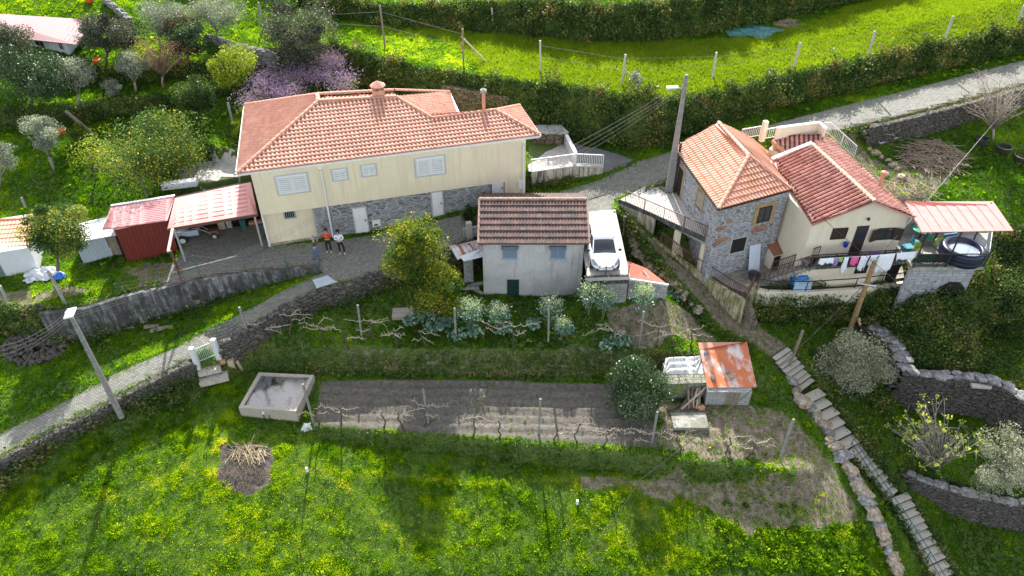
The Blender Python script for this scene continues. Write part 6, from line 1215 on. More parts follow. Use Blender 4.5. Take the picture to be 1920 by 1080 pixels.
# ================= white car =================
def car(loc, rz, label):
    T = thing('parked_car', label, 'car', loc); cs, sn = math.cos(rz), math.sin(rz)
    W = lambda x, y, z: V((loc[0]+x*cs-y*sn, loc[1]+x*sn+y*cs, loc[2]+z))
    t = NT('white_car_paint'); t.col(lin(.78, .79, .8)); t.set(Roughness=.25); t.b.inputs['Coat Weight'].default_value = .6; PW = t.m
    st = [(-2.0, .52, .55, .78, .42), (-1.93, .74, .42, .95, .35), (-1.6, .84, .3, 1.0, .25), (-1.0, .87, .24, 1.0, .22), (-.2, .87, .24, .98, .22), (.5, .87, .24, .95, .22), (.95, .865, .24, .93, .24), (1.3, .85, .26, .87, .3), (1.62, .8, .3, .79, .33), (1.85, .68, .34, .69, .36), (1.98, .45, .38, .6, .4)]
    M = MB(); n = 0
    for x, hw, z0, zb, mid in st:
        pr = [(hw*.86, z0), (hw, z0+.14), (hw*1.0, (z0+zb)/2+.06), (hw*.96, zb-.07), (hw*.86, zb), (hw*.45, zb+.035), (0, zb+.045)]; pr = pr+[(-a, b) for a, b in pr[-2::-1]]; n = len(pr)
        M.v += [tuple(W(x, a, b)) for a, b in pr]
    for i in range(len(st)-1):
        for j in range(n-1): M.f.append((i*n+j, i*n+j+1, i*n+n+j+1, i*n+n+j))
        M.f.append((i*n+n-1, i*n, i*n+n, i*n+n+n-1))
    M.f += [tuple(range(n)), tuple((len(st)-1)*n+j for j in range(n))[::-1]]
    b = M.out('body', PW, T, True); s_ = b.modifiers.new('s', 'SUBSURF'); s_.levels = s_.render_levels = 2
    gh = [(-1.78, .70, .98, .70, 1.0), (-1.45, .72, .98, .60, 1.36), (-.9, .74, .97, .62, 1.46), (-.2, .75, .97, .63, 1.475), (.3, .75, .95, .60, 1.42), (1.02, .72, .93, .66, .95)]
    M = MB()
    for x, a, z0, b_, z1 in gh: M.v += [tuple(W(x, a, z0)), tuple(W(x, b_, z1-.02)), tuple(W(x, b_*.6, z1+.02)), tuple(W(x, -b_*.6, z1+.02)), tuple(W(x, -b_, z1-.02)), tuple(W(x, -a, z0))]
    for i in range(5):
        for j in range(5): M.f.append((i*6+j, i*6+j+1, i*6+7+j, i*6+6+j))
    M.f += [(5, 4, 3, 2, 1, 0), (30, 31, 32, 33, 34, 35)]
    M.out('side_window', m_glass('car_glass', lin(.02, .025, .03), .05), T, True)
    M = MB()                                            # roof skin and pillars
    rf = [(-1.5, .61, 1.365), (-.9, .635, 1.475), (-.2, .645, 1.49), (.3, .62, 1.435)]; 
    for x, a, z in rf: M.v += [tuple(W(x, k*a, z+.018*(1-abs(k))-.0)) for k in (-1, -.6, 0, .6, 1)]
    for i in range(3):
        for j in range(4): M.f.append((i*5+j, i*5+j+1, i*5+6+j, i*5+5+j))
    o = M.out('roof', PW, T, True); sm = o.modifiers.new('s', 'SOLIDIFY'); sm.thickness = .03; sm.offset = 1
    for s_ in (-1, 1):
        for p, q_ in (((.3, .61, 1.43), (1.03, .71, .95)), ((-.35, .66, 1.43), (-.4, .76, .97)), ((-1.47, .62, 1.36), (-1.75, .73, .98))): M = MB(); M.beam(W(p[0], s_*p[1], p[2]), W(q_[0], s_*q_[1], q_[2]), .07, .05); M.out('pillar', PW, T)
        M = MB(); M.obox(W(.72, s_*.86, .93), W(.86, s_*.86, .93)-W(.72, s_*.86, .93), W(.72, s_*1.04, .93)-W(.72, s_*.86, .93), V((0, 0, .14))); o = M.out('mirror', BLACK, T); o.modifiers.new('b', 'BEVEL').width = .03
        M = MB(); M.v = [tuple(W(*k)) for k in ((1.90, s_*.48, .6), (1.72, s_*.74, .62), (1.42, s_*.835, .8), (1.5, s_*.72, .865), (1.82, s_*.52, .72))]; M.v += [tuple(V(v_)+(W(.045, 0, .04)-W(0, 0, 0))) for v_ in M.v]; M.f = [(0, 1, 2, 3, 4), (9, 8, 7, 6, 5)]+[(i, (i+1) % 5, 5+(i+1) % 5, 5+i) for i in range(5)]
        M.out('headlight', m_glass('headlight_glass', lin(.25, .28, .32), .1), T)
        for x in (-1.25, 1.22):
            M = MB(); M.tube([W(x, s_*.68, .3), W(x, s_*.89, .3)], .3, 20); w_ = M.out('wheel', BLACK, T); M = MB(); M.tube([W(x, s_*.88, .3), W(x, s_*.9, .3)], .2, 14); M.out('rim', GALV, w_)
    M = MB(); M.obox(W(1.90, -.45, .52), W(1.97, -.45, .53)-W(1.90, -.45, .52), W(1.90, .45, .52)-W(1.90, -.45, .52), V((0, 0, .12))); o = M.out('grille', BLACK, T); o.modifiers.new('b', 'BEVEL').width = .03
    M = MB(); M.obox(W(1.965, -.35, .575), W(2.0, -.35, .58)-W(1.965, -.35, .575), W(1.9, .35, .5)-W(1.9, -.35, .5), V((0, 0, .03))); M.out('chrome_bar', GALV, T)
    M = MB(); M.obox(W(1.9, -.55, .33), W(1.95, -.5, .33)-W(1.9, -.5, .33), W(1.9, .55, .33)-W(1.9, -.55, .33), V((0, 0, .1))); M.out('lower_grille', BLACK, T)
    M = MB(); M.obox(W(1.97, -.26, .43), W(2.0, -.26, .43)-W(1.97, -.26, .43), W(1.9, .26, .5)-W(1.9, -.26, .5), V((0, 0, .11))); M.out('number_plate', WHITE, T)
    M = MB(); M.lathe(W(1.98, 0, .56), [(.045, 0), (.05, .03), (.02, .07)], 10); M.out('badge', GALV, T)
    M = MB(); M.beam(W(1.0, -.3, .99), W(.9, .25, 1.04), .015, .015); M.beam(W(1.0, .12, .99), W(.88, .6, 1.05), .015, .015); M.out('wiper', BLACK, T)
    return T
cpz = P(1131, 512, .02); car((5.5, 36.5, .02), -math.pi/2+.03, 'white hatchback parked on the concrete deck beside the storehouse')
# ================= people =================
SKIN = m_plain('skin', lin(.5, .28, .19), .6, .08, 5, 0)
def skinmesh(name, pts, edges, m, parent, lv=1):
    L = org(parent); me = bpy.data.meshes.new(name); bm = bmesh.new(); ly = bm.verts.layers.skin.verify(); vs_ = []
    for i, (p, r_) in enumerate(pts):
        b = bm.verts.new(V(p)-L); rr_ = r_ if isinstance(r_, tuple) else (r_, r_); b[ly].radius = rr_; b[ly].use_root = (i == 0); vs_.append(b)
    for a, b in edges: bm.edges.new((vs_[a], vs_[b]))
    bm.to_mesh(me); bm.free(); me.materials.append(m); o = bpy.data.objects.new(name, me); COL.objects.link(o); o.parent = parent
    k = o.modifiers.new('skin', 'SKIN'); k.use_smooth_shade = True; s_ = o.modifiers.new('sub', 'SUBSURF'); s_.levels = s_.render_levels = lv; return o
def person(label, base, rz, shirt, trousers, hair, armL, armR, hlen=.0, legs=((.1, 0), (-.1, 0)), lean=0., sc_=1., shoe=None, longt=False, hold=None, stripes=None):
    T = thing('person', label, 'person', base); cs, sn = math.cos(rz), math.sin(rz)
    def W(x, y, z): y = y+lean*max(0, z-.9); return V((base[0]+(x*cs-y*sn)*sc_, base[1]+(x*sn+y*cs)*sc_, base[2]+z*sc_))     # faces +y before turning
    (lx, ly_), (rx, ry) = legs
    Bp = [((0, 0, .95), (.13, .1)), ((0, 0, 1.15), (.11, .085)), ((0, 0, 1.36), (.14, .09)), ((0, .0, 1.47), .055), ((0, .02, 1.55), .075), ((0, .03, 1.64), (.08, .095)), ((0, .02, 1.71), .07), ((0, .115, 1.6), .018)]
    E = [(0, 1), (1, 2), (2, 3), (3, 4), (4, 5), (5, 6), (5, 7)]
    for x, y in legs: k = len(Bp); s_ = 1 if x > 0 else -1; Bp += [((s_*.09, 0, .88), .085), ((x*.95, y*.5+.02, .48), .055), ((x, y, .08), .04), ((x, y+.13, .035), (.035, .03))]; E += [(0, k), (k, k+1), (k+1, k+2), (k+2, k+3)]
    hands = []
    for s_, (el, ha) in ((1, armL), (-1, armR)):
        k = len(Bp); Bp += [((s_*.19, 0, 1.39), .05), ((s_*abs(el[0]), el[1], el[2]), .038), ((s_*ha[0] if ha[0] >= 0 else -s_*abs(ha[0]), ha[1], ha[2]), .026)]; E += [(2, k), (k, k+1), (k+1, k+2)]; hp = Bp[-1][0]; hands.append(hp)
        dv = (V(hp)-V(Bp[-2][0])).normalized(); pl = V(hp)+dv*.06; kk_ = len(Bp); Bp.append((tuple(pl), (.034, .018))); E.append((k+2, kk_)); sd_ = dv.cross(V((0, 0, 1))); sd_ = sd_.normalized() if sd_.length > .1 else V((1, 0, 0))
        for f in range(4): tp_ = pl+dv*(.075+.012*(1.5-abs(f-1.5)))+sd_*(.02*(f-1.5))+V((0, 0, -.012)); m_ = pl+dv*.035+sd_*(.018*(f-1.5)); k2_ = len(Bp); Bp += [(tuple(m_), .009), (tuple(tp_), .008)]; E += [(kk_, k2_), (k2_, k2_+1)]
        k2_ = len(Bp); Bp += [(tuple(pl+sd_*.045), .01), (tuple(pl+sd_*.055+dv*.035), .008)]; E += [(kk_, k2_), (k2_, k2_+1)]
    skinmesh('body', [(W(*p), (tuple(a*sc_ for a in r_) if isinstance(r_, tuple) else r_*sc_)) for p, r_ in Bp], E, SKIN, T, 1)
    Sp = [((0, 0, .98 if not longt else .82), (.155, .125)), ((0, 0, 1.15), (.14, .11)), ((0, 0, 1.37), (.165, .115)), ((0, 0, 1.445), (.085, .075))]; Se = [(0, 1), (1, 2), (2, 3)]
    for s_, (el, ha) in ((1, armL), (-1, armR)):
        k = len(Sp); hx = s_*ha[0] if ha[0] >= 0 else -s_*abs(ha[0]); e_ = V((s_*abs(el[0]), el[1], el[2])); h_ = e_.lerp(V((hx, ha[1], ha[2])), .8); Sp += [((s_*.19, 0, 1.39), .07), (tuple(e_), .055), (tuple(h_), .042)]; Se += [(2, k), (k, k+1), (k+1, k+2)]
    skinmesh('shirt', [(W(*p), r_) for p, r_ in Sp], Se, shirt, T, 1)
    Tp = [((0, 0, 1.0), (.14, .115)), ((0, 0, .9), (.15, .12))]; Te = [(0, 1)]
    for x, y in legs: k = len(Tp); s_ = 1 if x > 0 else -1; Tp += [((s_*.09, 0, .82), .1), ((x*.95, y*.5+.02, .48), .075), ((x, y, .1), .062)]; Te += [(1, k), (k, k+1), (k+1, k+2)]
    skinmesh('trousers', [(W(*p), r_) for p, r_ in Tp], Te, trousers, T, 1)
    for x, y in legs: skinmesh('shoe', [(W(x, y-.05, .05), .045), (W(x, y+.06, .045), .045), (W(x, y+.16, .035), .038)], [(0, 1), (1, 2)], shoe or BLACK, T, 1)
    hp_ = [((0, -.035, 1.68), (.098, .1)), ((0, .0, 1.73), (.085, .085)), ((0, -.07, 1.6), (.085, .06))]; he = [(0, 1), (0, 2)]
    if hlen: hp_ += [((0, -.1, 1.6-hlen*.5), (.1, .045)), ((0, -.11, 1.6-hlen), (.085, .03))]; he += [(2, 3), (3, 4)]
    skinmesh('hair', [(W(*p), r_) for p, r_ in hp_], he, hair, T, 1)
    for x in (-.03, .03): M = MB(); M.rock(W(x, .118, 1.655), (.022, .012, .014), RND, rz, .02); M.out('eye', BLACK, T)
    if hold: M = MB(); M.box(W(*hold), (.08, .03, .15), rz); M.out('phone', BLACK, T)
    return T
cloth = lambda n_, c_: m_plain(n_, c_, .85, .12, 12, .1)
BLK = cloth('black_trousers', lin(.012, .012, .014)); HB = cloth('black_hair', lin(.01, .009, .008)); HG = cloth('grey_hair', lin(.35, .32, .28))
p = G(618, 472); person('person in red top and black trousers standing by the downpipe on the lane', p, math.pi, cloth('red_top', lin(.7, .05, .03)), BLK, cloth('dark_brown_hair', lin(.04, .02, .012)), ((.27, .02, 1.15), (.05, .16, 1.38)), ((.27, .06, 1.14), (.02, .2, 1.3)), 0, ((.13, .02), (-.13, .0)), shoe=WHITE)
p = G(640, 474); person('person with long black hair in a white sweatshirt and black trousers on the lane', p, math.pi+.15, cloth('white_sweatshirt', lin(.75, .75, .85)), BLK, HB, ((.26, .03, 1.14), (.06, .2, 1.12)), ((.28, .05, 1.14), (.08, .22, 1.08)), .28, ((.06, .05), (-.22, .1)), .06, shoe=WHITE, longt=True)
t = NT('striped_jumper'); wv = t.n('TexWave', {'Vector': t.coord(), 'Scale': 6., 'Distortion': .3}, bands_direction='Z').outputs['Fac']; t.col(t.mix(t.step(wv, .45, .55), lin(.015, .02, .045), lin(.1, .11, .13))); t.set(Roughness=.9)
p = G(594, 487); person('person in striped dark jumper and blue jeans walking on the lane', p, -math.pi/2+.35+math.pi*.0, t.m, cloth('blue_jeans', lin(.08, .15, .3)), HG, ((.22, .1, 1.2), (.1, .2, 1.5)), ((.25, -.02, 1.12), (.22, .1, .9)), 0, ((.1, .22), (-.1, -.22)), .08, shoe=BLACK)
p = G(1606, 640); person('person with grey-blond hair in black clothes bending beside the wooden pole', p, -math.pi/2-.5+math.pi, cloth('black_coat', lin(.012, .012, .016)), BLK, cloth('blond_grey_hair', lin(.4, .32, .22)), ((.22, .2, 1.1), (.12, .45, 1.0)), ((.22, .2, 1.1), (.1, .42, .95)), 0, ((.1, .03), (-.1, -.05)), .45, longt=True)
# ================= trees, shrubs =================
def m_leaf3(name, stops, trans=.35, rough=.5, spec=.35, glow=1.5):
    t = NT(name); a = t.n('Attribute', attribute_name='tint').outputs['Fac']; c = t.ramp(a, stops); t.col(c); t.set(Roughness=rough); t.b.inputs['Specular IOR Level'].default_value = spec
    tr = t.n('BsdfTranslucent', {'Color': t.mix(1., c, lin(glow, glow*1.05, glow*.45), 'MULTIPLY')}); mx = t.n('MixShader', {0: trans})
    t.l(t.b.outputs[0], mx.inputs[1]); t.l(tr.outputs[0], mx.inputs[2]); t.l(mx.outputs[0], t.out.inputs[0]); return t.m
LEAF = {
 'olive': m_leaf3('olive_leaves', [(0, (.1, .12, .09)), (.5, (.26, .29, .23)), (1, (.48, .5, .43))], .2, .5, .3),
 'silver': m_leaf3('silver_leaves', [(0, (.12, .13, .08)), (.5, (.3, .31, .22)), (1, (.5, .5, .4))], .2, .5, .4),
 'citrus': m_leaf3('citrus_leaves', [(0, (.03, .065, .01)), (.5, (.11, .17, .018)), (.8, (.3, .33, .03)), (1, (.6, .4, .02))], .35, .5, .25),
 'lemon': m_leaf3('lemon_leaves', [(0, (.03, .07, .015)), (.55, (.12, .19, .04)), (.85, (.35, .36, .09)), (1, (.6, .42, .05))], .35, .5, .25),
 'dark': m_leaf3('dark_glossy_leaves', [(0, (.015, .038, .012)), (.6, (.05, .095, .035)), (1, (.2, .25, .17))], .25, .4, .35),
 'holly': m_leaf3('grey_dark_leaves', [(0, (.022, .032, .02)), (.6, (.085, .1, .065)), (1, (.24, .24, .17))], .2, .5, .3),
 'yellow': m_leaf3('yellow_green_leaves', [(0, (.09, .13, .015)), (.6, (.26, .32, .03)), (1, (.45, .46, .08))], .5, .5, .3),
 'purple': m_leaf3('wisteria_blossom', [(0, (.11, .08, .1)), (.45, (.26, .19, .29)), (1, (.46, .3, .68))], .35, .7, .2, 1.1),
 'red': m_leaf3('reddish_young_leaves', [(0, (.1, .06, .035)), (1, (.4, .2, .13))], .4, .6, .3),
 'brown': m_leaf3('brown_leaves', [(0, (.08, .045, .02)), (1, (.28, .15, .06))], .3, .6, .3),
 'bud': m_leaf3('yellow_buds', [(0, (.35, .42, .04)), (1, (.6, .62, .12))], .4, .5, .3),
 'kale': m_leaf3('blue_green_leaves', [(0, (.06, .13, .09)), (.6, (.17, .3, .22)), (1, (.42, .52, .42))], .25, .4, .4),
 'cream': m_leaf3('cream_flower_tops', [(0, (.2, .28, .12)), (.5, (.55, .56, .35)), (1, (.75, .7, .52))], .3, .6, .3),
 'ivy': m_leaf3('ivy_leaves', [(0, (.025, .05, .014)), (.45, (.07, .12, .025)), (.75, (.15, .2, .04)), (.9, (.28, .28, .07)), (1, (.28, .17, .08))], .3, .5, .25),
 'grass': m_leaf3('grass_blades', [(0, (.03, .085, .006)), (.35, (.095, .19, .008)), (.65, (.22, .31, .01)), (.88, (.36, .38, .02)), (1, (.42, .35, .12))], .6, .8, .04, 2.2),
 'cereal': m_leaf3('young_cereal_blades', [(0, (.085, .14, .008)), (.5, (.19, .27, .012)), (1, (.34, .4, .025))], .5, .6, .15, 1.6)}
def quads(c, size, r, asp=.5, flat=0., up=None):       # random leaf cards: centres (N,3), sizes (N,)
    n = len(c); a = r.normal(size=(n, 3)); 
    if flat: a[:, 2] *= (1-flat)
    a /= np.linalg.norm(a, axis=1)[:, None]+1e-9; b = r.normal(size=(n, 3)); b = np.cross(a, b); b /= np.linalg.norm(b, axis=1)[:, None]+1e-9
    A_ = a*size[:, None]*.5; B2 = b*size[:, None]*.5*asp
    return np.stack([c-A_, c+B2, c+A_, c-B2], 1).reshape(-1, 3), np.arange(n*4).reshape(-1, 4)
def leafobj(name, c, size, tint, mk, parent=None, asp=.5, r=rng, flat=0.):
    v_, q_ = quads(np.asarray(c), np.asarray(size), r, asp, flat); return rawmesh(name, v_, q_, LEAF[mk], {'tint': np.repeat(np.clip(tint, 0, 1), 4)}, parent)
def tree(name, label, px, py, topy, wpx, leaf, n=5000, ls=.09, group=None, dx=0, cat='tree', fork=.35, squash=.85, trunk=.12, clumps=22, bark=None, bare=0, spread=.22, seed=None, tmix=(0, 1), cz=.62, lab2=None):
    global _tn; _tn = globals().get('_tn', 0)+1; r = np.random.default_rng(seed or 100+_tn); R_ = random.Random(seed or 100+_tn)
    b = G(px, py); H = max(1., tall(b, topy)); dep = depth(b); Rr = wpx*dep/CAM_F/2; off = dx*dep/CAM_F
    T = thing(name, label, cat, b, group); cz_ = b.z+H*cz; dp_ = b.y*cp-(cz_-CAM_H)*sp; cc_ = V(((px+dx-960)*dp_/CAM_F, b.y, cz_)); rz_ = H*(1-cz)*squash+.1
    if rz_ > Rr*1.3: pass
    K_ = r.normal(size=(clumps, 3)); K_ /= np.linalg.norm(K_, axis=1)[:, None]; K_ *= (r.random(clumps)**.36)[:, None]*.86
    K_[:, 0] *= Rr; K_[:, 1] *= Rr*.9; K_[:, 2] = K_[:, 2]*rz_+0; K_ += np.array(cc_)
    fk = b.lerp(cc_, fork)+V((R_.uniform(-.1, .1), 0, 0)); bark = bark or BARK
    M = MB(); M.tube([b-V((0, 0, .15)), b.lerp(fk, .5)+V((R_.uniform(-.08, .08), R_.uniform(-.05, .05), 0)), fk], [trunk, trunk*.8, trunk*.7], 8)
    nb_ = min(clumps, 9 if not bare else clumps)
    for i in range(nb_):
        e = V(K_[i]); m_ = fk.lerp(e, .5)+V((R_.uniform(-.15, .15), R_.uniform(-.15, .15), .12*H*.3)); M.tube([fk-V((0, 0, .05)), m_, e], [trunk*.5, trunk*.3, trunk*.1], 5)
        if bare:
            for j in range(bare): s_ = m_.lerp(e, R_.random()); d = V((R_.uniform(-1, 1), R_.uniform(-1, 1), R_.uniform(-.2, 1)))*Rr*.3; M.tube([s_, s_+d*.5+V((0, 0, .05)), s_+d], [trunk*.14, trunk*.09, .006], 4)
    M.out('trunk', bark, T, True)
    if not bare: n = int(n*1.35); ls = ls*1.12; spread = min(spread, .23)*.86
    w_ = r.random(clumps)**.8+.25; idx_ = r.choice(clumps, n, p=w_/w_.sum()); g = r.normal(size=(n, 3)); g /= np.maximum(1, np.linalg.norm(g, axis=1)/1.9)[:, None]
    rad = (Rr*spread*(.5+1.*r.random(clumps)))[idx_]; c = K_[idx_]+g*rad[:, None]*np.array([1, 1, .72]); gz_ = Zi(c[:, 0], c[:, 1]); c[:, 2] = np.maximum(c[:, 2], gz_+.05)
    ct = r.random(clumps)[idx_]; tint = tmix[0]+(tmix[1]-tmix[0])*np.clip(.62*ct+.5*r.random(n)**1.5-.06, 0, 1)
    if leaf in ('citrus', 'lemon'): hot = (r.random(n) < .10*(ct > .5)); tint = tint*.82; tint[hot] = 1
    leafobj('crown', c, ls*(.6+.8*r.random(n)), tint, leaf, T, .5, r); return T
tree('orange_tree', 'tall yellow-fruited citrus tree leaning over the lane left of the storehouse', 780, 585, 400, 118, 'citrus', 13000, .12, dx=0, cz=.68, tmix=(.08, 1), clumps=34, spread=.24, trunk=.14)
tree('orange_tree', 'bushy yellow-green citrus tree in front of the rusty lean-to', 815, 605, 478, 112, 'citrus', 12000, .12, cz=.55, clumps=30, spread=.27)
tree('evergreen_bush', 'dark glossy evergreen bush left of the block pen', 1190, 768, 674, 120, 'dark', 11000, .11, cat='bush', cz=.44, clumps=26, spread=.28, tmix=(.1, 1))
tree('olive_tree', 'silvery olive bush below the wooden pole', 1590, 735, 618, 130, 'silver', 12000, .1, cz=.44, clumps=24, spread=.23, bark=BARKG, dx=8)
tree('olive_tree', 'pale silvery olive at the lower right corner', 1890, 935, 803, 120, 'silver', 9000, .1, cz=.55, clumps=22, spread=.25, bark=BARKG)
tree('lemon_tree', 'lemon tree with yellow leaves beside the orange-roofed outbuilding', 107, 512, 365, 108, 'lemon', 12000, .12, cz=.6, clumps=28, spread=.27)
tree('lemon_tree', 'broad pale green lemon tree in the middle of the left orchard', 292, 338, 203, 190, 'lemon', 17000, .13, cz=.5, clumps=40, spread=.22)
tree('young_shrub', 'small yellow-green shrub left of the broad lemon tree', 178, 340, 258, 80, 'yellow', 1800, .12, cat='shrub', bare=2, clumps=14, cz=.6, trunk=.05)
OL = 'olive trees of the orchard'
for a in ((102, 318, 214, 62, 4200, -25, 'slim grey olive leaning left in the lower orchard'), (-2, 352, 262, 60, 3500, 0, 'grey olive cut off by the left edge'), (150, 200, 98, 75, 4500, -12, 'thin grey olive left of the sunlit grass patch'), (255, 172, 90, 62, 3800, -10, 'small silver olive beside the reddish bare tree'), (300, 92, -2, 105, 7000, 0, 'large silver olive at the top above the reddish tree'), (408, 78, -8, 95, 6500, 0, 'large silver olive at the top beside the stone path'), (1195, 172, 132, 26, 700, 0, 'tiny grey olive sapling on the ivy bank')):
    tree('olive_tree', a[6], a[0], a[1], a[2], a[3], 'olive', a[4], .1, OL, dx=a[5], clumps=22, spread=.25, bark=BARKG, cz=.68)
for a in ((58, 200, 76, 145, 17000, 'dark', 'big dark glossy tree in front of the pink-roofed shed'), (0, 135, 30, 100, 10000, 'holly', 'dark grey-green tree at the upper left edge'), (200, 120, 20, 108, 12000, 'holly', 'dark leafy tree at the right end of the pink roof'), (352, 120, 35, 88, 9000, 'dark', 'dark shaded tree with brown top between the two silver olives'), (372, 228, 135, 88, 9000, 'ivy', 'dense dark green tree left of the purple wisteria'), (440, 185, 80, 92, 7500, 'yellow', 'bright yellow-green tree beside the purple wisteria')):
    tree('leafy_tree', a[6], a[0], a[1], a[2], a[3], a[5], a[4], .12, None, clumps=30, spread=.26, cz=.58, tmix=(0, .7) if a[5] == 'ivy' else (0, 1))
tree('leafy_tree', 'small brown-leaved crown beside the silver olives', 335, 100, 28, 60, 'brown', 2500, .1, clumps=14, spread=.26, cz=.7)
tree('bare_tree', 'leafless reddish tree on the sunlit grass', 307, 165, 62, 105, 'red', 2600, .1, bare=7, clumps=26, cz=.65, trunk=.11, bark=m_plain('reddish_bark', lin(.3, .2, .16), .9))
tree('tall_evergreen', 'tall conical grey-green evergreen above the purple wisteria', 560, 158, -28, 122, 'holly', 17000, .12, cz=.5, clumps=44, spread=.24, squash=1.)
tree('fig_tree', 'bare fig tree with yellow-green buds below the ruin', 1752, 882, 742, 175, 'bud', 800, .13, bare=3, clumps=80, cz=.55, fork=.04, trunk=.085, spread=.04, bark=BARKG)
tree('bare_tree', 'leafless grey tree hanging over the upper right lane', 1862, 262, 120, 150, 'brown', 500, .06, bare=9, clumps=34, cz=.6, fork=.25, trunk=.1, bark=m_plain('dry_grey_bark', lin(.33, .28, .22), .9))
tree('green_shrub', 'round bright green shrub behind the clay roof near the chimney', 657, 180, 140, 36, 'citrus', 1800, .1, cat='shrub', cz=.5, tmix=(.3, .8)); tree('green_shrub', 'small bright green shrub in the lower orchard beside the orange crate', 140, 265, 232, 45, 'citrus', 2000, .09, cat='shrub', cz=.5, tmix=(.3, .8))
tree('green_shrub', 'low grey-green shrub left of the sunlit grass patch', 212, 182, 148, 40, 'olive', 1400, .09, cat='shrub', cz=.5); tree('green_shrub', 'pale shrub at the left end of the clay roof', 447, 262, 225, 30, 'yellow', 1100, .09, cat='shrub', cz=.5, tmix=(0, .6)); tree('green_shrub', 'dark round shrub below the broad lemon tree by the patio', 312, 345, 318, 45, 'ivy', 1800, .09, cat='shrub', cz=.5)
# wisteria
r = np.random.default_rng(5); T = thing('wisteria', 'sprawling purple wisteria in blossom behind the left end of the clay roof', 'wisteria', G(560, 185)); M = MB(); cl = []
for i in range(46):
    x = r.uniform(462, 650); y = 148+12*math.sin(x*.03)+r.uniform(-38, 30)-(18 if x > 560 else 0); p = P(x, y, r.uniform(4.0, 5.0)); cl.append(p)
for i in range(10): p = cl[i*4]; M.tube([V((p.x, p.y+.2, Zp(p.x, p.y))), V((p.x, p.y, p.z-.6)), p+V((1., 0, 0))], [.08, .06, .03], 6)
M.out('stems', BARK, T); n = 15000; ci = r.integers(0, len(cl), n); c = np.array([tuple(p) for p in cl])[ci]+r.normal(size=(n, 3))*np.array([.55, .55, .28]); ct = r.random(len(cl)); ct[np.array([p.x for p in cl]) > -13.2] += .35
leafobj('blossom', c, .13*(.6+.8*r.random(n)), ct[ci]*.75+.25*r.random(n), 'purple', T, .5, r)
# garden plants
def plant(name, label, px, py, topy, w_px, stalks=3, leaf='kale', top='cream', n=260, group=None, ls=.16):
    p = G(px, py); H = max(.35, tall(p, topy)); dep = depth(p); R_ = w_px*dep/CAM_F/2; T = thing(name, label, name.replace('_', ' '), p, group); M = MB(); cs = []
    for i in range(stalks): a = i*2.1; e = p+V((math.cos(a)*R_*.5, math.sin(a)*R_*.4, H*.85)); M.tube([p, p.lerp(e, .5)+V((0, 0, .05)), e], [.03, .02, .012], 5); cs.append(e)
    M.out('stem', m_plain('stem_green', lin(.15, .18, .08), .8) if 'stem_green' not in bpy.data.materials else bpy.data.materials['stem_green'], T); C_ = np.array([tuple(e) for e in cs])
    k = rng.integers(0, len(cs), n); c = C_[k]+rng.normal(size=(n, 3))*np.array([R_*.4, R_*.4, H*.14]); leafobj('leaves', c-np.array([0, 0, H*.12]), ls*(.6+.8*rng.random(n)), rng.random(n), leaf, T, .6)
    if top: m_ = n//2; k = rng.integers(0, len(cs), m_); c = C_[k]+rng.normal(size=(m_, 3))*np.array([R_*.3, R_*.3, H*.07])+np.array([0, 0, H*.06]); tag(leafobj('flower_heads', c, ls*.55*(.6+.8*rng.random(m_)), rng.random(m_), top, T, .6), kind='stuff')
for i, (x, y, ty, w_) in enumerate(((884, 625, 565, 42), (935, 625, 575, 36), (1030, 610, 560, 40), (1103, 592, 535, 42), (1130, 600, 545, 34), (1200, 600, 537, 34), (1052, 640, 600, 26))): plant('flowering_shrub', '%s pale-topped garden shrub from the left below the storehouse' % ORD[i], x, y, ty, w_, 5, 'kale', 'cream', 900, 'pale-topped shrubs below the storehouse', .13)
for i, (x, y, w_) in enumerate(((790, 600, 34), (812, 622, 30), (836, 616, 30), (770, 612, 24), (860, 640, 30), (888, 632, 30), (945, 628, 26), (1062, 630, 26), (1000, 618, 24), (1140, 655, 30), (1165, 650, 36), (1255, 560, 30), (1270, 568, 26), (870, 600, 26))): plant('cabbage', '%s blue-green cabbage plant counted from the citrus trees rightwards' % ORD[i], x, y, y-16, w_, 3, 'kale', None, 150, 'cabbages in the garden', .26)
# ================= ground cover =================
def tufts(name, x, y, h, w_, tint, mk, nb=3, lean=.5, label=None, cat='grass', seed=1):
    r = np.random.default_rng(seed); n = len(x); z = Zi(x, y); n3 = n*nb; X = np.repeat(x, nb)+r.normal(size=n3)*.04; Y = np.repeat(y, nb)+r.normal(size=n3)*.04; Z = np.repeat(z, nb)-.02
    an = r.random(n3)*6.283; H_ = np.repeat(h, nb)*(.6+.7*r.random(n3)); W_ = np.repeat(w_, nb)*(.7+.6*r.random(n3)); la = r.random(n3)*6.283; L_ = H_*lean*(.3+r.random(n3))
    b0 = np.stack([X-np.cos(an)*W_, Y-np.sin(an)*W_, Z], 1); b1 = np.stack([X+np.cos(an)*W_, Y+np.sin(an)*W_, Z], 1); tp_ = np.stack([X+np.cos(la)*L_, Y+np.sin(la)*L_, Z+H_], 1)
    v_ = np.stack([b0, b1, tp_], 1).reshape(-1, 3); tt = np.clip(np.repeat(tint, nb)+r.normal(size=n3)*.07, 0, 1)
    o = rawmesh(name, v_, np.arange(n3*3).reshape(-1, 3), LEAF[mk], {'tint': np.repeat(tt, 3)}, nside=3); return tag(o, label, cat, None, 'stuff')
def visible(x, y, m=60):
    z = Zi(x, y)-CAM_H; dep = y*cp-z*sp; px = 960+CAM_F*x/dep; py = 540-CAM_F*(y*sp+z*cp)/dep; return (px > -m) & (px < 1920+m) & (py > -m) & (py < 1080+m)
TRK = [(R((590, 872), (650, 915), (720, 980), (800, 1060)), .3), (R((90, 990), (170, 950), (300, 900), (430, 825)), .28), (R((560, 880), (900, 905), (1100, 900)), .22)]
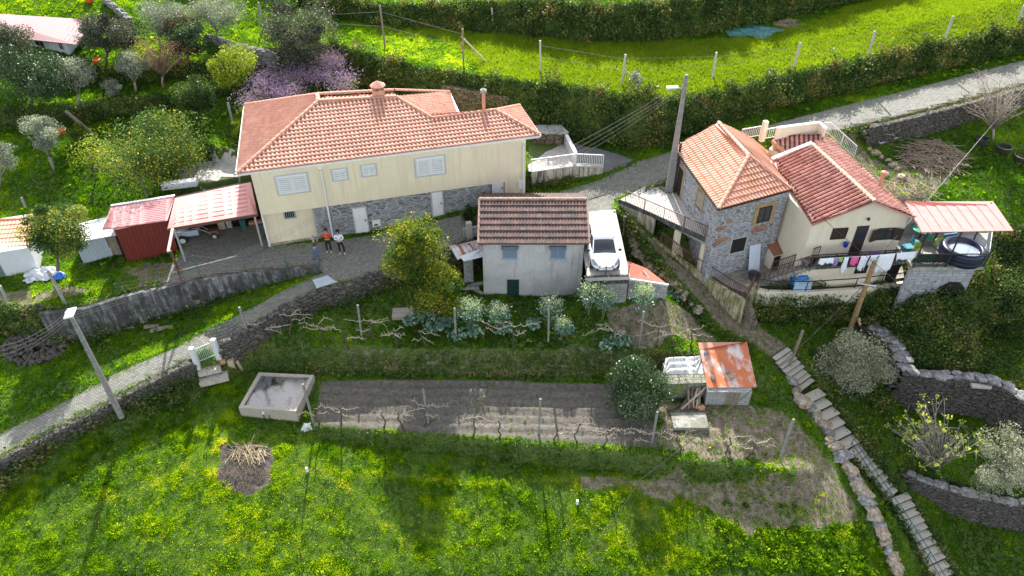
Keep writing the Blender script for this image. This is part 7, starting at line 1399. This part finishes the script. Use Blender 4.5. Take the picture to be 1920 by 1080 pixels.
def track(x, y):
    v_ = np.zeros(len(x))
    for pl_, w_ in TRK:
        for a, b in zip(pl_, pl_[1:]): dx, dy = b.x-a.x, b.y-a.y; l2 = dx*dx+dy*dy; u_ = np.clip(((x-a.x)*dx+(y-a.y)*dy)/l2, 0, 1); v_ = np.maximum(v_, np.exp(-(np.hypot(x-a.x-u_*dx, y-a.y-u_*dy)/w_)**2))
    return v_
N0 = 760000
gxr, gyr = rng.uniform(-47, 45, N0), rng.uniform(16, 70, N0); m = visible(gxr, gyr); gxr, gyr = gxr[m], gyr[m]
kk = kindof(gxr, gyr); sl_ = np.hypot((Zi(gxr+.2, gyr)-Zi(gxr-.2, gyr))/.4, (Zi(gxr, gyr+.2)-Zi(gxr, gyr-.2))/.4)
blk = [ROADPOLY, [P(1240, 455, -2.15), P(1280, 484, -2.15), P(1320, 508, -2.15), P(1365, 537, -2.15), P(1405, 553, -2.15), P(1425, 537, -2.15), P(1600, 533, -2.15), P(1695, 521, -2.15), P(1690, 440, -2.15), P(1330, 440, -2.15)], [P(1078, 311, 1.25), P(1130, 313, 1.0), P(1187, 300, .8), P(1062, 262, 1.35)], [P(990, 322, 1.3), P(1078, 311, 1.3), P(1060, 262, 1.3), P(990, 262, 1.3)], q and [wa, wb]+bk, [P(345, 352, 1), P(470, 332, 1), P(470, 300, 1), P(330, 308, 1)], [P(447, 764, -4.5), P(555, 771, -4.5), P(589, 703, -4.5), P(485, 698, -4.5)]]
blocked = np.zeros(len(gxr), bool)
for b in blk: blocked |= inpoly(gxr, gyr, b)
for fa, fb, fn_, fw in FLIGHTS:
    dx, dy = fb.x-fa.x, fb.y-fa.y; LL = dx*dx+dy*dy; tt_ = ((gxr-fa.x)*dx+(gyr-fa.y)*dy)/LL; dd = np.abs((gxr-fa.x)*dy-(gyr-fa.y)*dx)/LL**.5; blocked |= (tt_ > -.02) & (tt_ < 1.05) & (dd < fw*.5)
rr = rng.random(len(gxr)); dirt_ = kk['dirt1'] | kk['dirt2'] | kk['dirt3'] | kk['dirt4'] | kk['dirt5'] | kk['track'] | kk['dirt7'] | kk['yard']
keep = ~blocked & ~(kk['soil'] & (rr > .03)) & ~(kk['burn'] & (rr > .05)) & ~(kk['path'] & (rr > .12)) & ~(kk['dirt6'] & (rr > .5)) & ~(dirt_ & (rr > .22)) & ~(kk['burn2'] & (rr > .3))
big = fbm(gxr, gyr, 3.2, 21); mid_ = fbm(gxr, gyr, .9, 31); fine_ = fbm(gxr, gyr, .35, 41)
bank = keep & (sl_ > .9); cer = keep & kk['cereal'] & ~bank; mea = keep & (kk['meadow']) & ~bank & ~cer; oth = keep & ~bank & ~cer & ~mea
tufts('cereal_field', gxr[cer], gyr[cer], .16+.1*mid_[cer], np.full(cer.sum(), .022), .25+.6*big[cer]*mid_[cer]+.25*fine_[cer], 'cereal', 4, .35, 'bright green young cereal growing on the upper terrace', 'crop', 2)
lush = kk['lush'][mea]; clump = np.clip((mid_[mea]-.45)*4, 0, 1)
tufts('meadow_grass', gxr[mea], gyr[mea], .07+.08*clump*(.5+fine_[mea])+.05*lush, .024+.008*clump, np.clip(.40+.7*(big[mea]-.5)+.5*(mid_[mea]-.5)+.9*(fine_[mea]-.5)+.28*track(gxr[mea], gyr[mea])+.0*lush, 0, .95), 'grass', 3, .7, 'uneven green meadow grass with yellow patches below the vines', 'grass', 3)
upf = kk['upfield'][oth]; tufts('rough_grass', gxr[oth], gyr[oth], .07+.14*fine_[oth]*mid_[oth]*2, np.full(oth.sum(), .03), np.clip(.24+.9*(big[oth]-.5)+.7*(mid_[oth]-.5)+.5*(fine_[oth]-.5)+.25*upf+.3*dirt_[oth]*rr[oth], 0, 1), 'grass', 3, .7, 'rough grass and weeds growing between the terraces', 'grass', 4)
# second helping near the camera
n2_ = 260000; x2, y2 = rng.uniform(-30, 24, n2_), rng.uniform(18, 31, n2_); m = visible(x2, y2); x2, y2 = x2[m], y2[m]; k2 = kindof(x2, y2); m = k2['meadow'] & ~k2['burn'] & ~k2['soil'] & ~((k2['dirt2'] | k2['dirt7']) & (rng.random(len(x2)) > .15)); x2, y2 = x2[m], y2[m]; b2, c2, d2 = fbm(x2, y2, 3.2, 21), fbm(x2, y2, .9, 31), fbm(x2, y2, .35, 41)
cl2 = np.clip((c2-.45)*4, 0, 1); tufts('meadow_weeds', x2, y2, .06+.07*cl2*(.5+d2), .022+.008*cl2, np.clip(.40+.7*(b2-.5)+.5*(c2-.5)+1.0*(d2-.5)+.28*track(x2, y2), 0, .95), 'grass', 3, .8, 'leafy weeds mixed through the near meadow', 'weeds', 5)
# yellow flowers
fx = x2[(b2 > .47) & (y2 < 25) & (rng.random(len(x2)) < .05)]; fy = y2[:len(fx)] if False else y2[(b2 > .47) & (y2 < 25)][:0]
sel = (vnoise(x2, y2, 2.5, 88) > .45) & (y2 < 25.2) & (rng.random(len(x2)) < .03); fx, fy = x2[sel], y2[sel]; c = np.stack([fx, fy, Zi(fx, fy)+.16], 1)
v_, q_ = quads(c, np.full(len(c), .042), rng, .9, .9); tag(rawmesh('yellow_flowers', v_, q_, m_plain('buttercup_yellow', lin(.75, .6, .02), .6, .1, 5, 0)), 'tiny yellow flowers scattered over the lower meadow', 'flowers', None, 'stuff')
# ivy and brambles on the banks and hedge
def cover(name, label, x, y, dens_up, ls, seed, hmax=.25, off=0):
    r = np.random.default_rng(seed); z = Zi(x, y); gxx = (Zi(x+.15, y)-Zi(x-.15, y))/.3; gyy = (Zi(x, y+.15)-Zi(x, y-.15))/.3; nn_ = np.stack([-gxx, -gyy, np.ones(len(x))], 1); nn_ /= np.linalg.norm(nn_, axis=1)[:, None]
    k = int(dens_up); X = np.repeat(np.stack([x, y, z], 1), k, 0)+r.normal(size=(len(x)*k, 3))*np.array([.12, .06, .16]); bumpy = fbm(X[:, 0], X[:, 1]+X[:, 2]*1.3, .9, 55)
    X += np.repeat(nn_, k, 0)*(r.random(len(X))*hmax*(.3+1.4*bumpy))[:, None]; big_ = fbm(X[:, 0], X[:, 2]*2+X[:, 1], 2.2, 66)
    tint = np.clip(.14+.95*bumpy*r.random(len(X))+.6*(big_-.5)+off+.45*((fbm(X[:, 0], X[:, 1]+X[:, 2], 1.5, 77) > .57) & (r.random(len(X)) < .5)), 0, 1); return tag(leafobj(name, X, ls*(.6+.8*r.random(len(X))), tint, 'ivy', None, .75, r), label, 'ivy', None, 'stuff')
low_ = bank & (np.abs(gxr) < 19); lo_ = low_ & (gyr < 27.5); md_ = low_ & (gyr >= 27.5) & (gyr < 33.5); hi_ = bank & ~lo_ & ~md_; mo_ = bank & (gyr >= 42)
cover('ivy', 'dark ivy and weeds covering the steep banks between terraces', gxr[hi_], gyr[hi_], 5, .15, 6, .32)
cover('bank_weeds', 'short weeds on the low edge below the ploughed strip', gxr[lo_], gyr[lo_], 3, .09, 16, .07, -.12)
cover('bank_weeds', 'mossy green and brown growth on the bank below the vine garden', gxr[md_], gyr[md_], 4, .1, 26, .1, .05)
ex, ey = [], []
for ln_ in (FW[0], FW2[0], BW[0]):
    for a, b in zip(ln_, ln_[1:]):
        for i in range(max(1, int((b-a).length/.33))):
            if rng.random() < .8: p = a.lerp(b, rng.random()); ex.append(p.x+rng.normal()*.15); ey.append(p.y-.25+rng.normal()*.35)
ex, ey = np.array(ex), np.array(ey); rep = 14; cover('ivy_clumps', 'bushy ivy and bramble tufts spilling over the terrace edges', np.repeat(ex, rep)+rng.normal(size=len(ex)*rep)*.22, np.repeat(ey, rep)+rng.normal(size=len(ex)*rep)*.16, 9, .14, 17, .5, .16)
def rosettes(name, label, x, y, n_l, ls, mk, seed, off=0.):
    r = np.random.default_rng(seed); z = Zi(x, y)+.07; k = n_l; X = np.repeat(np.stack([x, y, z], 1), k, 0); sz = np.repeat(ls*(.5+r.random(len(x))), k); an = r.random(len(X))*6.283; X[:, 0] += np.cos(an)*sz*.55; X[:, 1] += np.sin(an)*sz*.55; X[:, 2] += r.random(len(X))*.12
    ti = np.repeat(r.random(len(x))*.75, k)+.2*r.random(len(X))+off; return tag(leafobj(name, X, sz, ti, mk, None, .6, r, .5), label, 'weeds', None, 'stuff')
mm_ = rng.random(len(x2)) < (.004+.011*(vnoise(x2, y2, 1.7, 91) > .6)); rosettes('broad_leaved_weeds', 'broad-leaved weeds dotted through the meadow grass', x2[mm_], y2[mm_], 7, .11, 'grass', 31, -.15)
mm_ = inpoly(x2, y2, reg['lush']) & (rng.random(len(x2)) < .05); rosettes('lush_weeds', 'lush light green weeds in the lower right of the meadow', x2[mm_], y2[mm_], 9, .13, 'grass', 32, -.12)
mm_ = oth & (rng.random(len(gxr)) < .008); rosettes('terrace_weeds', 'leafy weeds on the orchard and garden terraces', gxr[mm_], gyr[mm_], 8, .15, 'grass', 33, -.12)
bi = rng.choice(len(ex), 60, replace=False); cover('bank_shrubs', 'low scrubby shrubs standing up from the terrace edges', np.repeat(ex[bi], 40)+rng.normal(size=2400)*.32, np.repeat(ey[bi], 40)+rng.normal(size=2400)*.25, 10, .15, 18, 1.0, .05)
def region_pts(px, n, seed):
    r = np.random.default_rng(seed); Pg = R(*px); xs = [p.x for p in Pg]; ys = [p.y for p in Pg]; x, y = r.uniform(min(xs), max(xs), n), r.uniform(min(ys), max(ys), n); m = inpoly(x, y, Pg); return x[m], y[m]
for nm, lb, px, n, hm, s_ in (('bramble_hedge', 'dark bramble hedge below the cream yard wall', [(1425, 552), (1510, 554), (1600, 548), (1700, 545), (1850, 552), (1920, 560), (1920, 612), (1700, 600), (1590, 600), (1480, 598), (1415, 588)], 15000, .8, 7),
    ('bramble_thicket', 'dark green thicket beside the patio and down the right edge', [(1850, 440), (1920, 420), (1920, 560), (1850, 555), (1868, 500)], 3500, .5, 8), ('ivy_patch', 'ivy and nettles around the ruin and below it', [(1610, 640), (1660, 640), (1680, 760), (1660, 780), (1600, 730)], 2500, .35, 9), ('weedy_slope', 'dark weeds on the slope right of the steps', [(1500, 650), (1580, 640), (1600, 720), (1700, 800), (1760, 900), (1720, 900), (1640, 850), (1560, 740)], 1700, .2, 10),
    ('weedy_bank', 'weeds on the bank between the garden and the ploughed strip', [(450, 655), (850, 660), (1290, 662), (1300, 700), (900, 708), (590, 708), (480, 690)], 1500, .12, 11), ('path_verge', 'bright weeds along the stones beside the footpath', [(1200, 470), (1230, 500), (1330, 600), (1400, 640), (1430, 665), (1400, 665), (1310, 615), (1230, 530)], 2500, .22, 12), ('terrace_grass', 'dark grass ridges on the terrace above the ruin', [(1690, 620), (1920, 640), (1920, 720), (1860, 700), (1700, 680)], 1300, .2, 13), ('lane_verge', 'weeds along the foot of the walls beside the lane', [(1000, 358), (1060, 350), (1090, 340), (1060, 335), (1000, 350)], 500, .2, 14)):
    x, y = region_pts(px, n, s_); cover(nm, lb, x, y, 6, .12, s_, hm, -.05 if 'dark' in lb else .12)
# weeds in the cracks of lane edges
x, y = rng.uniform(-30, 12, 60000), rng.uniform(24, 48, 60000); m = inpoly(x, y, ROADPOLY) & ~inpoly(x, y, [wa, wb]+bk); e_ = ~(inpoly(x+.35, y+.5, ROADPOLY) & inpoly(x-.35, y-.5, ROADPOLY)); m &= e_ & (vnoise(x, y, 1.2, 5) > .45); tufts('lane_weeds', x[m], y[m], np.full(m.sum(), .09), np.full(m.sum(), .03), .2+.4*rng.random(m.sum()), 'grass', 3, .7, 'weeds sprouting along the cobbled lane edges', 'weeds', 9)
